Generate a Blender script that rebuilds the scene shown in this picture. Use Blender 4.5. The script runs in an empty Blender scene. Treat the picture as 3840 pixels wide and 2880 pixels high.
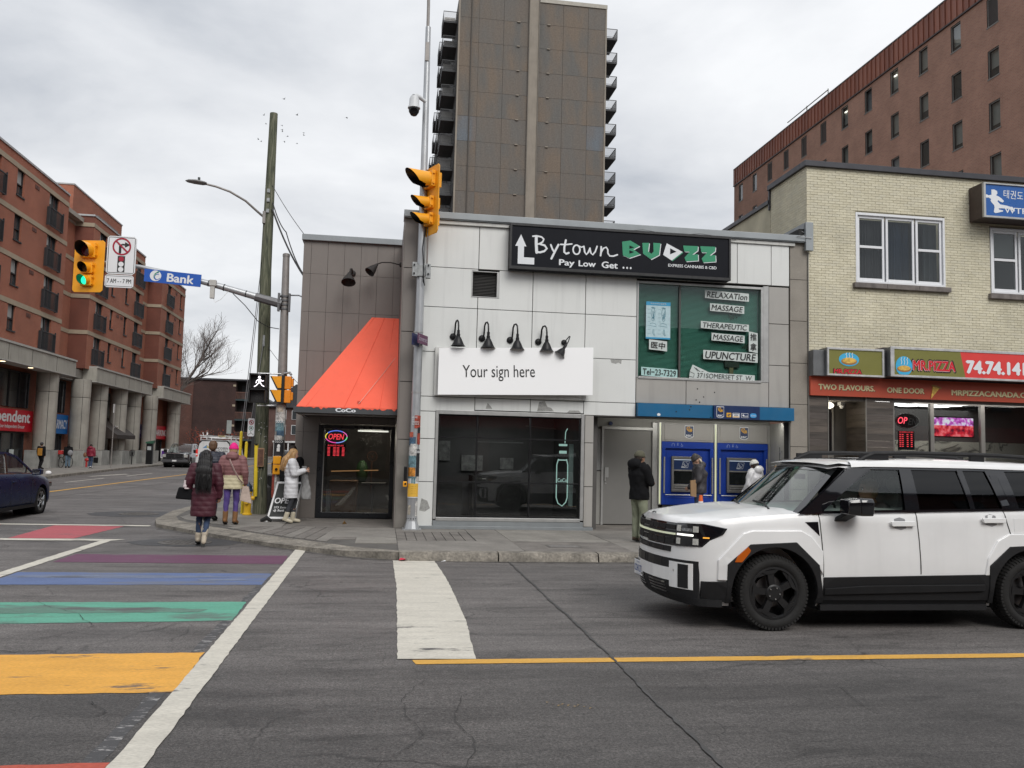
import bpy,bmesh,math,random
import numpy as np
from mathutils import Vector,Matrix
rnd=random.Random(7)
SC=bpy.context.scene
COL=SC.collection
# ---------------------------------------------------------------- camera
cd=bpy.data.cameras.new('camera')
cam=bpy.data.objects.new('camera',cd)
COL.objects.link(cam)
SC.camera=cam
cd.sensor_width=36.0
cd.lens=36.0*3200/3840
cd.clip_start=0.1
cd.clip_end=3000
def cam_pose(loc,yaw,pitch,roll):
 y,p,r=(math.radians(a)for a in(yaw,pitch,roll))
 fw=Vector((math.sin(y)*math.cos(p),math.cos(y)*math.cos(p),math.sin(p)))
 r0=Vector((math.cos(y),-math.sin(y),0))
 u0=r0.cross(fw)
 rt=r0*math.cos(r)+u0*math.sin(r)
 up=-r0*math.sin(r)+u0*math.cos(r)
 m=Matrix((rt,up,-fw)).transposed().to_4x4()
 m.translation=Vector(loc)
 cam.matrix_world=m
cam_pose((0,0,1.70),8.46,4.70,1.413)
# ---------------------------------------------------------------- overcast sky and soft sun
SUN_EL,SUN_AZ=42,163
W=bpy.data.worlds.new('World')
SC.world=W
W.use_nodes=True
wn=W.node_tree.nodes;wl=W.node_tree.links
wn.clear()
def wnode(t,**k):
 n=wn.new(t)
 for a,b in k.items():setattr(n,a,b)
 return n
sky=wnode('ShaderNodeTexSky',sky_type='NISHITA',sun_disc=False)
sky.sun_elevation=math.radians(SUN_EL);sky.sun_rotation=math.radians(SUN_AZ)
skyb=wnode('ShaderNodeMixRGB',blend_type='MULTIPLY');skyb.inputs[0].default_value=1
skyb.inputs[2].default_value=(.9,.9,.9,1)
wl.new(sky.outputs[0],skyb.inputs[1])
tc=wnode('ShaderNodeTexCoord')
sep=wnode('ShaderNodeSeparateXYZ');wl.new(tc.outputs['Generated'],sep.inputs[0])
def wmath(op,a,b=None):
 n=wnode('ShaderNodeMath',operation=op)
 for i,v in enumerate((a,b)):
  if v is None:continue
  if isinstance(v,(int,float)):n.inputs[i].default_value=v
  else:wl.new(v,n.inputs[i])
 return n.outputs[0]
zc=wmath('ADD',wmath('MAXIMUM',sep.outputs[2],0.0),0.16)
comb=wnode('ShaderNodeCombineXYZ')
wl.new(wmath('DIVIDE',sep.outputs[0],zc),comb.inputs[0])
wl.new(wmath('DIVIDE',sep.outputs[1],zc),comb.inputs[1])
def wnoise(scale,detail,rough,dist,off):
 mp=wnode('ShaderNodeMapping');wl.new(comb.outputs[0],mp.inputs[0]);mp.inputs['Location'].default_value=off
 n=wnode('ShaderNodeTexNoise');wl.new(mp.outputs[0],n.inputs['Vector'])
 n.inputs['Scale'].default_value=scale;n.inputs['Detail'].default_value=detail
 n.inputs['Roughness'].default_value=rough;n.inputs['Distortion'].default_value=dist
 return n.outputs[0]
n1=wnoise(0.55,5,.5,.15,(3.1,1.7,0))
n2=wnoise(1.6,7,.55,.2,(8.0,2.0,1.0))
nn=wmath('ADD',wmath('MULTIPLY',n1,.58),wmath('MULTIPLY',n2,.42))
rmp=wnode('ShaderNodeValToRGB')
wl.new(nn,rmp.inputs[0])
e=rmp.color_ramp.elements
e[0].position=.39;e[0].color=(.385,.41,.45,1)
e[1].position=.60;e[1].color=(.72,.73,.745,1)
e.new(.49).color=(.575,.59,.615,1)
zen=wmath('ADD',wmath('MULTIPLY',wmath('MAXIMUM',sep.outputs[2],0.0),.38),.93)
cl=wnode('ShaderNodeVectorMath',operation='SCALE');wl.new(rmp.outputs[0],cl.inputs[0]);wl.new(zen,cl.inputs['Scale'])
mix=wnode('ShaderNodeMixRGB');mix.inputs[0].default_value=.95
sk10=wnode('ShaderNodeVectorMath',operation='SCALE');wl.new(skyb.outputs[0],sk10.inputs[0]);sk10.inputs['Scale'].default_value=1.0
wl.new(sk10.outputs[0],mix.inputs[1])
c10=wnode('ShaderNodeVectorMath',operation='SCALE');wl.new(cl.outputs[0],c10.inputs[0]);c10.inputs['Scale'].default_value=10.0
wl.new(c10.outputs[0],mix.inputs[2])
bg=wnode('ShaderNodeBackground');bg.inputs[1].default_value=0.1
wl.new(mix.outputs[0],bg.inputs[0])
wo=wnode('ShaderNodeOutputWorld');wl.new(bg.outputs[0],wo.inputs[0])
sd=bpy.data.lights.new('sun','SUN');sd.energy=1.5;sd.angle=math.radians(35);sd.color=(1,.97,.93)
so=bpy.data.objects.new('sun',sd);COL.objects.link(so)
so.rotation_euler=(math.radians(90-SUN_EL),0,math.radians(180-SUN_AZ))
so.location=(0,-5,60)
SC.view_settings.view_transform='Standard';SC.view_settings.look='None'
SC.view_settings.exposure=0.34;SC.view_settings.gamma=1
SC.view_settings.use_curve_mapping=False
SC.cycles.max_bounces=6;SC.cycles.diffuse_bounces=3;SC.cycles.glossy_bounces=3
SC.cycles.transparent_max_bounces=10;SC.cycles.transmission_bounces=4
SC.cycles.caustics_reflective=False;SC.cycles.caustics_refractive=False
SC.cycles.use_denoising=True
# ---------------------------------------------------------------- materials
MATS={}
def srgb(c):
 if isinstance(c,str):
  c=[int(c[i:i+2],16)/255 for i in(0,2,4)]
  return tuple(((v+.055)/1.055)**2.4 if v>.04045 else v/12.92 for v in c)
 return tuple(c)
def mat(name,col,rough=.6,metal=0,var=.12,scale=3.0,fine=0,bump=0,bscale=60,spec=.5,coat=0,emit=None,estr=1,streak=0,stretch=(1,1,1),sheen=0,alpha=None):
 """principled paint with uneven tone (var), fine grain (fine), relief (bump) and vertical weather streaks (streak)"""
 if name in MATS:return MATS[name]
 m=bpy.data.materials.new(name);MATS[name]=m;m.use_nodes=True
 nt=m.node_tree;N=nt.nodes;L=nt.links
 b=N['Principled BSDF']
 c=srgb(col)
 b.inputs['Roughness'].default_value=rough;b.inputs['Metallic'].default_value=metal
 b.inputs['Specular IOR Level'].default_value=spec
 b.inputs['Coat Weight'].default_value=coat;b.inputs['Coat Roughness'].default_value=.04
 if emit is not None:
  b.inputs['Emission Color'].default_value=(*srgb(emit),1);b.inputs['Emission Strength'].default_value=estr
 tc=N.new('ShaderNodeTexCoord');mp=N.new('ShaderNodeMapping');L.new(tc.outputs['Object'],mp.inputs[0])
 mp.inputs['Scale'].default_value=stretch
 col_out=None
 rgb=N.new('ShaderNodeRGB');rgb.outputs[0].default_value=(*c,1);col_out=rgb.outputs[0]
 def layer(col_out,vec,sc,amt,detail=4,lo=.3,hi=.7):
  n=N.new('ShaderNodeTexNoise');L.new(vec,n.inputs['Vector']);n.inputs['Scale'].default_value=sc
  n.inputs['Detail'].default_value=detail;n.inputs['Roughness'].default_value=.6
  r=N.new('ShaderNodeMapRange');L.new(n.outputs[0],r.inputs[0])
  r.inputs[1].default_value=lo;r.inputs[2].default_value=hi
  r.inputs[3].default_value=1-amt;r.inputs[4].default_value=1+amt
  v=N.new('ShaderNodeVectorMath');v.operation='SCALE';L.new(col_out,v.inputs[0]);L.new(r.outputs[0],v.inputs['Scale'])
  return v.outputs[0]
 if var:col_out=layer(col_out,mp.outputs[0],scale,var)
 if fine:col_out=layer(col_out,mp.outputs[0],bscale,fine,2)
 if streak:
  m2=N.new('ShaderNodeMapping');L.new(tc.outputs['Object'],m2.inputs[0]);m2.inputs['Scale'].default_value=(7,7,.45)
  n=N.new('ShaderNodeTexNoise');L.new(m2.outputs[0],n.inputs['Vector']);n.inputs['Scale'].default_value=1.3;n.inputs['Detail'].default_value=6
  r=N.new('ShaderNodeMapRange');L.new(n.outputs[0],r.inputs[0]);r.inputs[1].default_value=.52;r.inputs[2].default_value=.75
  r.inputs[3].default_value=1;r.inputs[4].default_value=1-streak
  v=N.new('ShaderNodeVectorMath');v.operation='SCALE';L.new(col_out,v.inputs[0]);L.new(r.outputs[0],v.inputs['Scale'])
  col_out=v.outputs[0]
 L.new(col_out,b.inputs['Base Color'])
 if bump:
  n=N.new('ShaderNodeTexNoise');L.new(mp.outputs[0],n.inputs['Vector']);n.inputs['Scale'].default_value=bscale;n.inputs['Detail'].default_value=3
  bp=N.new('ShaderNodeBump');bp.inputs['Strength'].default_value=bump;bp.inputs['Distance'].default_value=.01
  L.new(n.outputs[0],bp.inputs['Height']);L.new(bp.outputs[0],b.inputs['Normal'])
 if rough>.15 and var:
  n=N.new('ShaderNodeTexNoise');L.new(mp.outputs[0],n.inputs['Vector']);n.inputs['Scale'].default_value=scale*2.3
  r=N.new('ShaderNodeMapRange');L.new(n.outputs[0],r.inputs[0]);r.inputs[3].default_value=max(.02,rough-.12);r.inputs[4].default_value=min(1,rough+.12)
  L.new(r.outputs[0],b.inputs['Roughness'])
 return m
def glassmat(name,tint=(.8,.85,.85),refl=.9,rough=.0,fac0=0,body=None):
 """thin pane: Fresnel mirror over a tinted see-through body"""
 if name in MATS:return MATS[name]
 m=bpy.data.materials.new(name);MATS[name]=m;m.use_nodes=True
 N=m.node_tree.nodes;L=m.node_tree.links;N.clear()
 o=N.new('ShaderNodeOutputMaterial');mx=N.new('ShaderNodeMixShader');tr=N.new('ShaderNodeBsdfTransparent')
 gl=N.new('ShaderNodeBsdfGlossy');fr=N.new('ShaderNodeFresnel');fr.inputs[0].default_value=1.52
 tr.inputs[0].default_value=(*tint,1);gl.inputs[0].default_value=(refl,)*3+(1,);gl.inputs['Roughness'].default_value=rough
 sc=N.new('ShaderNodeMath');sc.operation='MULTIPLY_ADD';sc.inputs[1].default_value=1.0;sc.inputs[2].default_value=fac0;sc.use_clamp=True
 geo=N.new('ShaderNodeNewGeometry');tc=N.new('ShaderNodeTexCoord')
 io=N.new('ShaderNodeMath');io.operation='MULTIPLY_ADD';io.inputs[1].default_value=1/1.52-1.52;io.inputs[2].default_value=1.52;L.new(geo.outputs['Backfacing'],io.inputs[0]);L.new(io.outputs[0],fr.inputs[0])
 n=N.new('ShaderNodeTexNoise');n.inputs['Scale'].default_value=.9;L.new(tc.outputs['Object'],n.inputs['Vector'])
 bp=N.new('ShaderNodeBump');bp.inputs['Strength'].default_value=.04;bp.inputs['Distance'].default_value=.05;L.new(n.outputs[0],bp.inputs['Height'])
 L.new(bp.outputs[0],gl.inputs['Normal'])
 L.new(fr.outputs[0],sc.inputs[0]);L.new(sc.outputs[0],mx.inputs[0]);L.new(tr.outputs[0],mx.inputs[1]);L.new(gl.outputs[0],mx.inputs[2])
 L.new(mx.outputs[0],o.inputs[0])
 return m
def emat(name,col,s,base=(.02,.02,.02)):
 return mat(name,base,.4,var=0,emit=col,estr=s)
def brickmat(name,c1,c2,mortar,bw=.21,bh=.067,ms=.008,rough=.85,var=.18,bump=.4):
 if name in MATS:return MATS[name]
 m=bpy.data.materials.new(name);MATS[name]=m;m.use_nodes=True
 N=m.node_tree.nodes;L=m.node_tree.links;b=N['Principled BSDF'];b.inputs['Roughness'].default_value=rough
 tc=N.new('ShaderNodeTexCoord');s=N.new('ShaderNodeSeparateXYZ');L.new(tc.outputs['Object'],s.inputs[0])
 ad=N.new('ShaderNodeMath');L.new(s.outputs[0],ad.inputs[0]);L.new(s.outputs[1],ad.inputs[1])
 cb=N.new('ShaderNodeCombineXYZ');L.new(ad.outputs[0],cb.inputs[0]);L.new(s.outputs[2],cb.inputs[1])
 br=N.new('ShaderNodeTexBrick');L.new(cb.outputs[0],br.inputs[0])
 br.inputs['Color1'].default_value=(*srgb(c1),1);br.inputs['Color2'].default_value=(*srgb(c2),1);br.inputs['Mortar'].default_value=(*srgb(mortar),1)
 br.inputs['Scale'].default_value=1;br.inputs['Mortar Size'].default_value=ms;br.inputs['Mortar Smooth'].default_value=.1
 br.inputs['Brick Width'].default_value=bw;br.inputs['Row Height'].default_value=bh;br.inputs['Bias'].default_value=-.1
 n=N.new('ShaderNodeTexNoise');L.new(tc.outputs['Object'],n.inputs[0]);n.inputs['Scale'].default_value=.6;n.inputs['Detail'].default_value=6
 r=N.new('ShaderNodeMapRange');L.new(n.outputs[0],r.inputs[0]);r.inputs[1].default_value=.3;r.inputs[2].default_value=.7;r.inputs[3].default_value=1-var;r.inputs[4].default_value=1+var
 v=N.new('ShaderNodeVectorMath');v.operation='SCALE';L.new(br.outputs[0],v.inputs[0]);L.new(r.outputs[0],v.inputs['Scale']);L.new(v.outputs[0],b.inputs['Base Color'])
 bp=N.new('ShaderNodeBump');bp.inputs['Strength'].default_value=bump;bp.inputs['Distance'].default_value=.01;bp.invert=True
 L.new(br.outputs['Fac'],bp.inputs['Height']);L.new(bp.outputs[0],b.inputs['Normal'])
 return m
# ---------------------------------------------------------------- objects
def props(o,label=None,cat=None,group=None,kind=None):
 if label:o['label']=label
 if cat:o['category']=cat
 if group:o['group']=group
 if kind:o['kind']=kind
 return o
def wloc(o):
 v=Vector((0,0,0))
 while o is not None:v+=o.location;o=o.parent
 return v
def thing(name,label,cat,loc=(0,0,0),rot=0,group=None,kind=None):
 o=bpy.data.objects.new(name,None);COL.objects.link(o);o.empty_display_size=.2
 o.location=loc;o.rotation_euler=(0,0,rot)
 return props(o,label,cat,group,kind)
def copy_tree(o,parent=None,**k):
 c=o.copy();COL.objects.link(c);c.parent=parent
 for ch in list(o.children):copy_tree(ch,c)
 for a,b in k.items():
  if a in('label','group'):c[a]=b
  else:setattr(c,a,b)
 return c
class M:
 def __init__(s):s.v=[];s.f=[];s.mi=[];s.cm=0
 def add(s,vs,fs):
  n=len(s.v);s.v+=[tuple(p)for p in vs];s.f+=[tuple(i+n for i in f)for f in fs];s.mi+=[s.cm]*len(fs)
  return s
 def box(s,x0,x1,y0,y1,z0,z1):
  vs=[(x,y,z)for z in(z0,z1)for y in(y0,y1)for x in(x0,x1)]
  return s.add(vs,[(0,2,3,1),(4,5,7,6),(0,1,5,4),(2,6,7,3),(0,4,6,2),(1,3,7,5)])
 def quad(s,*p):return s.add(p,[tuple(range(len(p)))])
 def hexa(s,a,b):
  """solid between two loops of equal length"""
  n=len(a);fs=[tuple(range(n))[::-1],tuple(range(n,2*n))]
  fs+=[(i,(i+1)%n,n+(i+1)%n,n+i)for i in range(n)]
  return s.add(list(a)+list(b),fs)
 def prism(s,poly,axis,a,b):
  """extrude a 2-D outline along an axis; x:(y,z) y:(x,z) z:(x,y)"""
  f={'x':lambda p,t:(t,p[0],p[1]),'y':lambda p,t:(p[0],t,p[1]),'z':lambda p,t:(p[0],p[1],t)}[axis]
  return s.hexa([f(p,a)for p in poly],[f(p,b)for p in poly])
 def tube(s,path,r,n=8,cap=True,sq=None):
  path=[Vector(p)for p in path];k=len(path)
  rs=r if isinstance(r,(list,tuple))else[r]*k
  up=None;base=len(s.v);vs=[]
  for i,p in enumerate(path):
   t=(path[min(i+1,k-1)]-path[max(i-1,0)])
   if t.length<1e-9:t=Vector((0,0,1))
   t.normalize()
   if up is None:
    up=Vector((0,0,1))if abs(t.z)<.9 else Vector((0,1,0))
   u=(up-t*up.dot(t))
   if u.length<1e-6:u=t.orthogonal()
   u.normalize();w=t.cross(u);up=u
   for j in range(n):
    a=2*math.pi*(j+.5*(sq is not None))/n
    ru,rw=(rs[i],rs[i])if sq is None else(rs[i]*sq[0],rs[i]*sq[1])
    vs.append(p+u*math.cos(a)*ru+w*math.sin(a)*rw)
  fs=[(i*n+j,i*n+(j+1)%n,(i+1)*n+(j+1)%n,(i+1)*n+j)for i in range(k-1)for j in range(n)]
  if cap:fs+=[tuple(range(n))[::-1],tuple((k-1)*n+j for j in range(n))]
  return s.add(vs,fs)
 def lathe(s,prof,c=(0,0,0),axis='z',n=24,cap=True):
  vs=[]
  for r,h in prof:
   for j in range(n):
    a=2*math.pi*j/n;x,y=r*math.cos(a),r*math.sin(a)
    p={'z':(x,y,h),'y':(x,h,y),'x':(h,x,y)}[axis]
    vs.append((p[0]+c[0],p[1]+c[1],p[2]+c[2]))
  k=len(prof)
  fs=[(i*n+j,i*n+(j+1)%n,(i+1)*n+(j+1)%n,(i+1)*n+j)for i in range(k-1)for j in range(n)]
  if cap:fs+=[tuple(range(n))[::-1],tuple((k-1)*n+j for j in range(n))]
  return s.add(vs,fs)
 def ell(s,c,r,n=16,m=10):
  if isinstance(r,(int,float)):r=(r,r,r)
  vs=[(c[0],c[1],c[2]-r[2])]
  for i in range(1,m):
   t=math.pi*i/m
   vs+=[(c[0]+r[0]*math.sin(t)*math.cos(2*math.pi*j/n),c[1]+r[1]*math.sin(t)*math.sin(2*math.pi*j/n),c[2]-r[2]*math.cos(t))for j in range(n)]
  vs.append((c[0],c[1],c[2]+r[2]));e=len(vs)-1
  fs=[(0,1+(j+1)%n,1+j)for j in range(n)]
  for i in range(m-2):
   a=1+i*n;fs+=[(a+j,a+(j+1)%n,a+n+(j+1)%n,a+n+j)for j in range(n)]
  a=1+(m-2)*n;fs+=[(a+j,a+(j+1)%n,e)for j in range(n)]
  return s.add(vs,fs)
 def grid(s,rows,wrap=False):
  n=len(rows[0]);k=len(rows);vs=[p for r in rows for p in r]
  w=n if wrap else n-1
  return s.add(vs,[(i*n+j,i*n+(j+1)%n,(i+1)*n+(j+1)%n,(i+1)*n+j)for i in range(k-1)for j in range(w)])
 def mesh(s,name):
  me=bpy.data.meshes.new(name);me.from_pydata(s.v,[],s.f);me.update()
  return me
 def o(s,name,ma,parent=None,label=None,cat=None,group=None,kind=None,smooth=False,bevel=0,local=False,fix=True,sharp=35):
  off=Vector((0,0,0))if(parent is None or local)else wloc(parent)
  if off.length:s.v=[(a-off.x,b-off.y,c-off.z)for a,b,c in s.v]
  me=s.mesh(name)
  if fix:
   bm=bmesh.new();bm.from_mesh(me);bmesh.ops.recalc_face_normals(bm,faces=bm.faces);bm.to_mesh(me);bm.free()
  for m_ in(ma if isinstance(ma,(list,tuple))else[ma]):me.materials.append(m_)
  if any(s.mi)and len(s.mi)==len(me.polygons):me.polygons.foreach_set('material_index',s.mi)
  ob=bpy.data.objects.new(name,me);COL.objects.link(ob);ob.parent=parent
  if smooth:
   me.polygons.foreach_set('use_smooth',[True]*len(me.polygons))
   if sharp:me.set_sharp_from_angle(angle=math.radians(sharp))
  if bevel:
   bv=ob.modifiers.new('bevel','BEVEL');bv.width=bevel;bv.segments=2;bv.limit_method='ANGLE';bv.harden_normals=False
  return props(ob,label,cat,group,kind)
def inst(me,name,parent,loc,rot=(0,0,0),sc=None):
 o=bpy.data.objects.new(name,me);COL.objects.link(o);o.parent=parent
 o.location=Vector(loc)-wloc(parent)if parent is not None else loc
 o.rotation_euler=rot
 if sc:o.scale=sc
 return o
FACE={'-y':(Vector((1,0,0)),Vector((0,0,1))),'+x':(Vector((0,1,0)),Vector((0,0,1))),'-x':(Vector((0,-1,0)),Vector((0,0,1)))}
def text_verts(s,bold=0.0,space=1.0,res=3,extr=0.0,shear=0.0):
 cu=bpy.data.curves.new('t','FONT');cu.body=s;cu.size=1;cu.space_character=space
 cu.resolution_u=res;cu.extrude=extr;cu.shear=shear
 ob=bpy.data.objects.new('t',cu);COL.objects.link(ob)
 bpy.context.view_layer.update()
 me=bpy.data.meshes.new_from_object(ob.evaluated_get(bpy.context.evaluated_depsgraph_get()))
 vs=[tuple(v.co)for v in me.vertices];fs=[tuple(p.vertices)for p in me.polygons]
 bpy.data.objects.remove(ob);bpy.data.curves.remove(cu);bpy.data.meshes.remove(me)
 if bold>.004:
  v0,f0,k=vs,fs,len(vs);vs,fs=[],[]
  for q,(dx,dy)in enumerate(((-1,0),(1,0),(0,.7),(0,-.7))):vs+=[(a+dx*bold,b+dy*bold,q*.00012)for a,b,c in v0];fs+=[tuple(i+q*k for i in f)for f in f0]
 return vs,fs
def fit(vs,fs,c,w,h,face='-y',rot=0.0,name='lettering',ma=None,parent=None,flat=.003,arc=None,local=False):
 """place flat print: fit (w,h), centre c, on a wall facing `face`; a thin raised layer"""
 if not vs:return None
 xs=[v[0]for v in vs];ys=[v[1]for v in vs]
 x0,x1,y0,y1=min(xs),max(xs),min(ys),max(ys)
 R_,U_=FACE[face]if isinstance(face,str)else face
 nrm=R_.cross(U_)
 cr,sr=math.cos(rot),math.sin(rot);out=[]
 for v in vs:
  a=((v[0]-x0)/(x1-x0+1e-9)-.5)*w;b=((v[1]-y0)/(y1-y0+1e-9)-.5)*h
  a,b=a*cr-b*sr,a*sr+b*cr
  out.append(Vector(c)+R_*a+U_*b+nrm*(flat+v[2]))
 m=M();m.add(out,fs)
 return m.o(name,ma,parent,fix=False,local=local)
def txt(s,c,w,h,ma,parent,face='-y',bold=0.0,rot=0.0,space=1.0,shear=0.0,res=3,name='lettering',flat=.003,local=False):
 vs,fs=text_verts(s,bold,space,res,0,shear)
 return fit(vs,fs,c,w,h,face,rot,name,ma,parent,flat,local=local)
def strokes(m2,lines,w,n=6):
 """brush strokes as flat ribbons with round ends -> (vs, fs) in 2-D"""
 vs,fs=m2
 for li,ln in enumerate(lines):
  z_=(len(fs)%97)*.00006+.0001
  if isinstance(ln[0],(int,float)):wd,ln=ln[0],ln[1:]
  else:wd=w
  P=[Vector(p)for p in ln];k=len(P)
  L_=[];R_=[]
  for i in range(k):
   t=P[min(i+1,k-1)]-P[max(i-1,0)]
   if t.length<1e-9:t=Vector((1,0))
   t.normalize();nrm=Vector((-t.y,t.x))
   L_.append(P[i]+nrm*wd/2);R_.append(P[i]-nrm*wd/2)
  b=len(vs);vs+=[(p.x,p.y,z_)for p in L_+R_]
  fs+=[(b+i,b+k+i,b+k+i+1,b+i+1)for i in range(k-1)]
  for qi,q in enumerate((P[0],P[-1])):
   b=len(vs);vs+=[(q.x+wd/2*math.cos(2*math.pi*j/10),q.y+wd/2*math.sin(2*math.pi*j/10),z_+.00007*(qi+1))for j in range(10)]
   fs.append(tuple(range(b,b+10)))
 return vs,fs
def place2d(vs,fs,org,s,ma,parent,name,face='-y',flat=.003):
 """2-D art in metres about org, no fitting"""
 R_,U_=FACE[face];nrm=R_.cross(U_)
 m=M();m.add([Vector(org)+R_*v[0]*s+U_*v[1]*s+nrm*(flat+(v[2]if len(v)>2 else 0))for v in vs],fs)
 return m.o(name,ma,parent,fix=False)
def arcpts(cx,cy,r,a0,a1,n=10,ry=None):
 ry=ry or r
 return[(cx+r*math.cos(math.radians(a0+(a1-a0)*i/n)),cy+ry*math.sin(math.radians(a0+(a1-a0)*i/n)))for i in range(n+1)]
# ================================================================ ground, roads, pavements
def asphalt(name,base,tone=1.0):
 m=bpy.data.materials.new(name);m.use_nodes=True
 N=m.node_tree.nodes;L=m.node_tree.links;b=N['Principled BSDF']
 tc=N.new('ShaderNodeTexCoord')
 def noise(sc,stretch=(1,1,1),det=5,rough=.6,dist=0):
  mp=N.new('ShaderNodeMapping');L.new(tc.outputs['Object'],mp.inputs[0]);mp.inputs['Scale'].default_value=stretch
  n=N.new('ShaderNodeTexNoise');L.new(mp.outputs[0],n.inputs[0]);n.inputs['Scale'].default_value=sc
  n.inputs['Detail'].default_value=det;n.inputs['Roughness'].default_value=rough;n.inputs['Distortion'].default_value=dist
  return n.outputs[0]
 def rng(v,a,b_,c,d):
  r=N.new('ShaderNodeMapRange');L.new(v,r.inputs[0])
  for i,x in enumerate((a,b_,c,d)):r.inputs[1+i].default_value=x
  return r.outputs[0]
 def mul(a,b_):
  n=N.new('ShaderNodeMath');n.operation='MULTIPLY';L.new(a,n.inputs[0]);L.new(b_,n.inputs[1]);return n.outputs[0]
 big=rng(noise(.28,det=3),.38,.62,.84,1.16)
 streak=rng(noise(1.1,(.35,2.6,1),6,.65,.3),.38,.62,.78,1.20)
 spots=rng(noise(2.1,(.45,1.4,1),8,.75,.5),.54,.64,1.0,.62)
 grain=rng(noise(55,det=3,rough=.85),.38,.62,.5,1.55)
 grain2=rng(noise(17,det=5,rough=.85),.38,.62,.78,1.24)
 vo=N.new('ShaderNodeTexVoronoi');vo.inputs['Scale'].default_value=75;L.new(tc.outputs['Object'],vo.inputs[0])
 peb=rng(vo.outputs['Distance'],.12,.30,1.55,1.0)
 dm=N.new('ShaderNodeTexNoise');dm.inputs['Scale'].default_value=2.2;dm.inputs['Detail'].default_value=5;L.new(tc.outputs['Object'],dm.inputs[0])
 av=N.new('ShaderNodeVectorMath');av.operation='MULTIPLY_ADD';L.new(dm.outputs['Color'],av.inputs[0]);av.inputs[1].default_value=(.5,.5,0);L.new(tc.outputs['Object'],av.inputs[2])
 vc=N.new('ShaderNodeTexVoronoi');vc.feature='DISTANCE_TO_EDGE';vc.inputs['Scale'].default_value=.75;L.new(av.outputs[0],vc.inputs[0])
 ln=rng(vc.outputs['Distance'],.0,.010,1,0);mk=rng(noise(.33,det=2),.50,.58,0,1)
 vc2=N.new('ShaderNodeTexVoronoi');vc2.feature='DISTANCE_TO_EDGE';vc2.inputs['Scale'].default_value=3.1;L.new(av.outputs[0],vc2.inputs[0])
 ln2=rng(vc2.outputs['Distance'],.0,.028,.8,0);mk2=rng(noise(.6,det=3),.60,.66,0,1)
 mx=N.new('ShaderNodeMath');mx.operation='MAXIMUM';L.new(mul(ln,mk),mx.inputs[0]);L.new(mul(ln2,mk2),mx.inputs[1])
 ck=rng(mx.outputs[0],0,1,1,.35)
 sp=N.new('ShaderNodeSeparateXYZ');L.new(tc.outputs['Object'],sp.inputs[0])
 wob=N.new('ShaderNodeMath');wob.operation='MULTIPLY_ADD';L.new(noise(.6,(.4,1,1)),wob.inputs[0]);wob.inputs[1].default_value=1.6;L.new(sp.outputs[1],wob.inputs[2])
 lane=rng(wob.outputs[0],6.9,8.6,.66,1.06);blot=rng(noise(.9,(.7,1.3,1),6,.7),.53,.63,1,.76);big=mul(mul(big,lane),blot)
 f=mul(mul(mul(big,streak),mul(spots,grain)),mul(mul(peb,ck),grain2))
 c=N.new('ShaderNodeRGB');c.outputs[0].default_value=(*srgb(base),1)
 v=N.new('ShaderNodeVectorMath');v.operation='SCALE';L.new(c.outputs[0],v.inputs[0]);L.new(f,v.inputs['Scale'])
 L.new(v.outputs[0],b.inputs['Base Color'])
 L.new(rng(noise(.5),.3,.7,.55,.85),b.inputs['Roughness'])
 bp=N.new('ShaderNodeBump');bp.inputs['Strength'].default_value=.55;bp.inputs['Distance'].default_value=.006
 h=N.new('ShaderNodeMath');h.operation='MULTIPLY_ADD';L.new(noise(90,det=3,rough=.8),h.inputs[0]);h.inputs[1].default_value=1;L.new(ck,h.inputs[2])
 L.new(h.outputs[0],bp.inputs['Height']);L.new(bp.outputs[0],b.inputs['Normal'])
 return m
A_ROAD=asphalt('asphalt',(.110,.101,.096))
def paintmat(name,col,wear=.5,under=(.09,.086,.084),sc=1.6):
 """road paint worn through to the asphalt in ragged patches"""
 m=mat(name,col,.72,var=.10,scale=2.5,fine=.16,bump=.35,bscale=55,stretch=(.6,2.2,1))
 N=m.node_tree.nodes;L=m.node_tree.links;b=N['Principled BSDF'];src=b.inputs['Base Color'].links[0].from_socket
 tc=N.new('ShaderNodeTexCoord');mp=N.new('ShaderNodeMapping');mp.inputs['Scale'].default_value=(.5,1.8,1);L.new(tc.outputs['Object'],mp.inputs[0])
 n=N.new('ShaderNodeTexNoise');n.inputs['Scale'].default_value=sc;n.inputs['Detail'].default_value=9;n.inputs['Roughness'].default_value=.72;L.new(mp.outputs[0],n.inputs[0])
 r=N.new('ShaderNodeMapRange');L.new(n.outputs[0],r.inputs[0]);r.inputs[1].default_value=.69-wear*.22;r.inputs[2].default_value=.74-wear*.20
 mx=N.new('ShaderNodeMixRGB');L.new(r.outputs[0],mx.inputs[0]);L.new(src,mx.inputs[1]);mx.inputs[2].default_value=(*under,1)
 L.new(mx.outputs[0],b.inputs['Base Color'])
 return m
P_WHITE=paintmat('road_white',(.56,.53,.46),.46)
P_WORN=paintmat('road_white_worn',(.062,.061,.063),.62,under=(.36,.35,.34),sc=13)
P_YEL=paintmat('road_yellow',(.62,.34,.06),.35)
P_ORANGE=paintmat('band_orange',(.70,.35,.055),.42)
P_GREEN=paintmat('band_green',(.10,.33,.235),.80,under=(.10,.17,.14),sc=1.0)
P_BLUE=paintmat('band_blue',(.10,.145,.285),.80,under=(.13,.15,.21),sc=1.0)
P_PURPLE=paintmat('band_purple',(.125,.045,.09),.6,under=(.12,.09,.10))
P_PINK=paintmat('band_pink',(.40,.085,.10),.45)
P_RED=paintmat('band_red',(.45,.08,.05),.3)
CONC=mat('pavement_concrete',(.215,.20,.18),.85,var=.22,scale=1.3,fine=.16,bump=.4,bscale=45)
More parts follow.
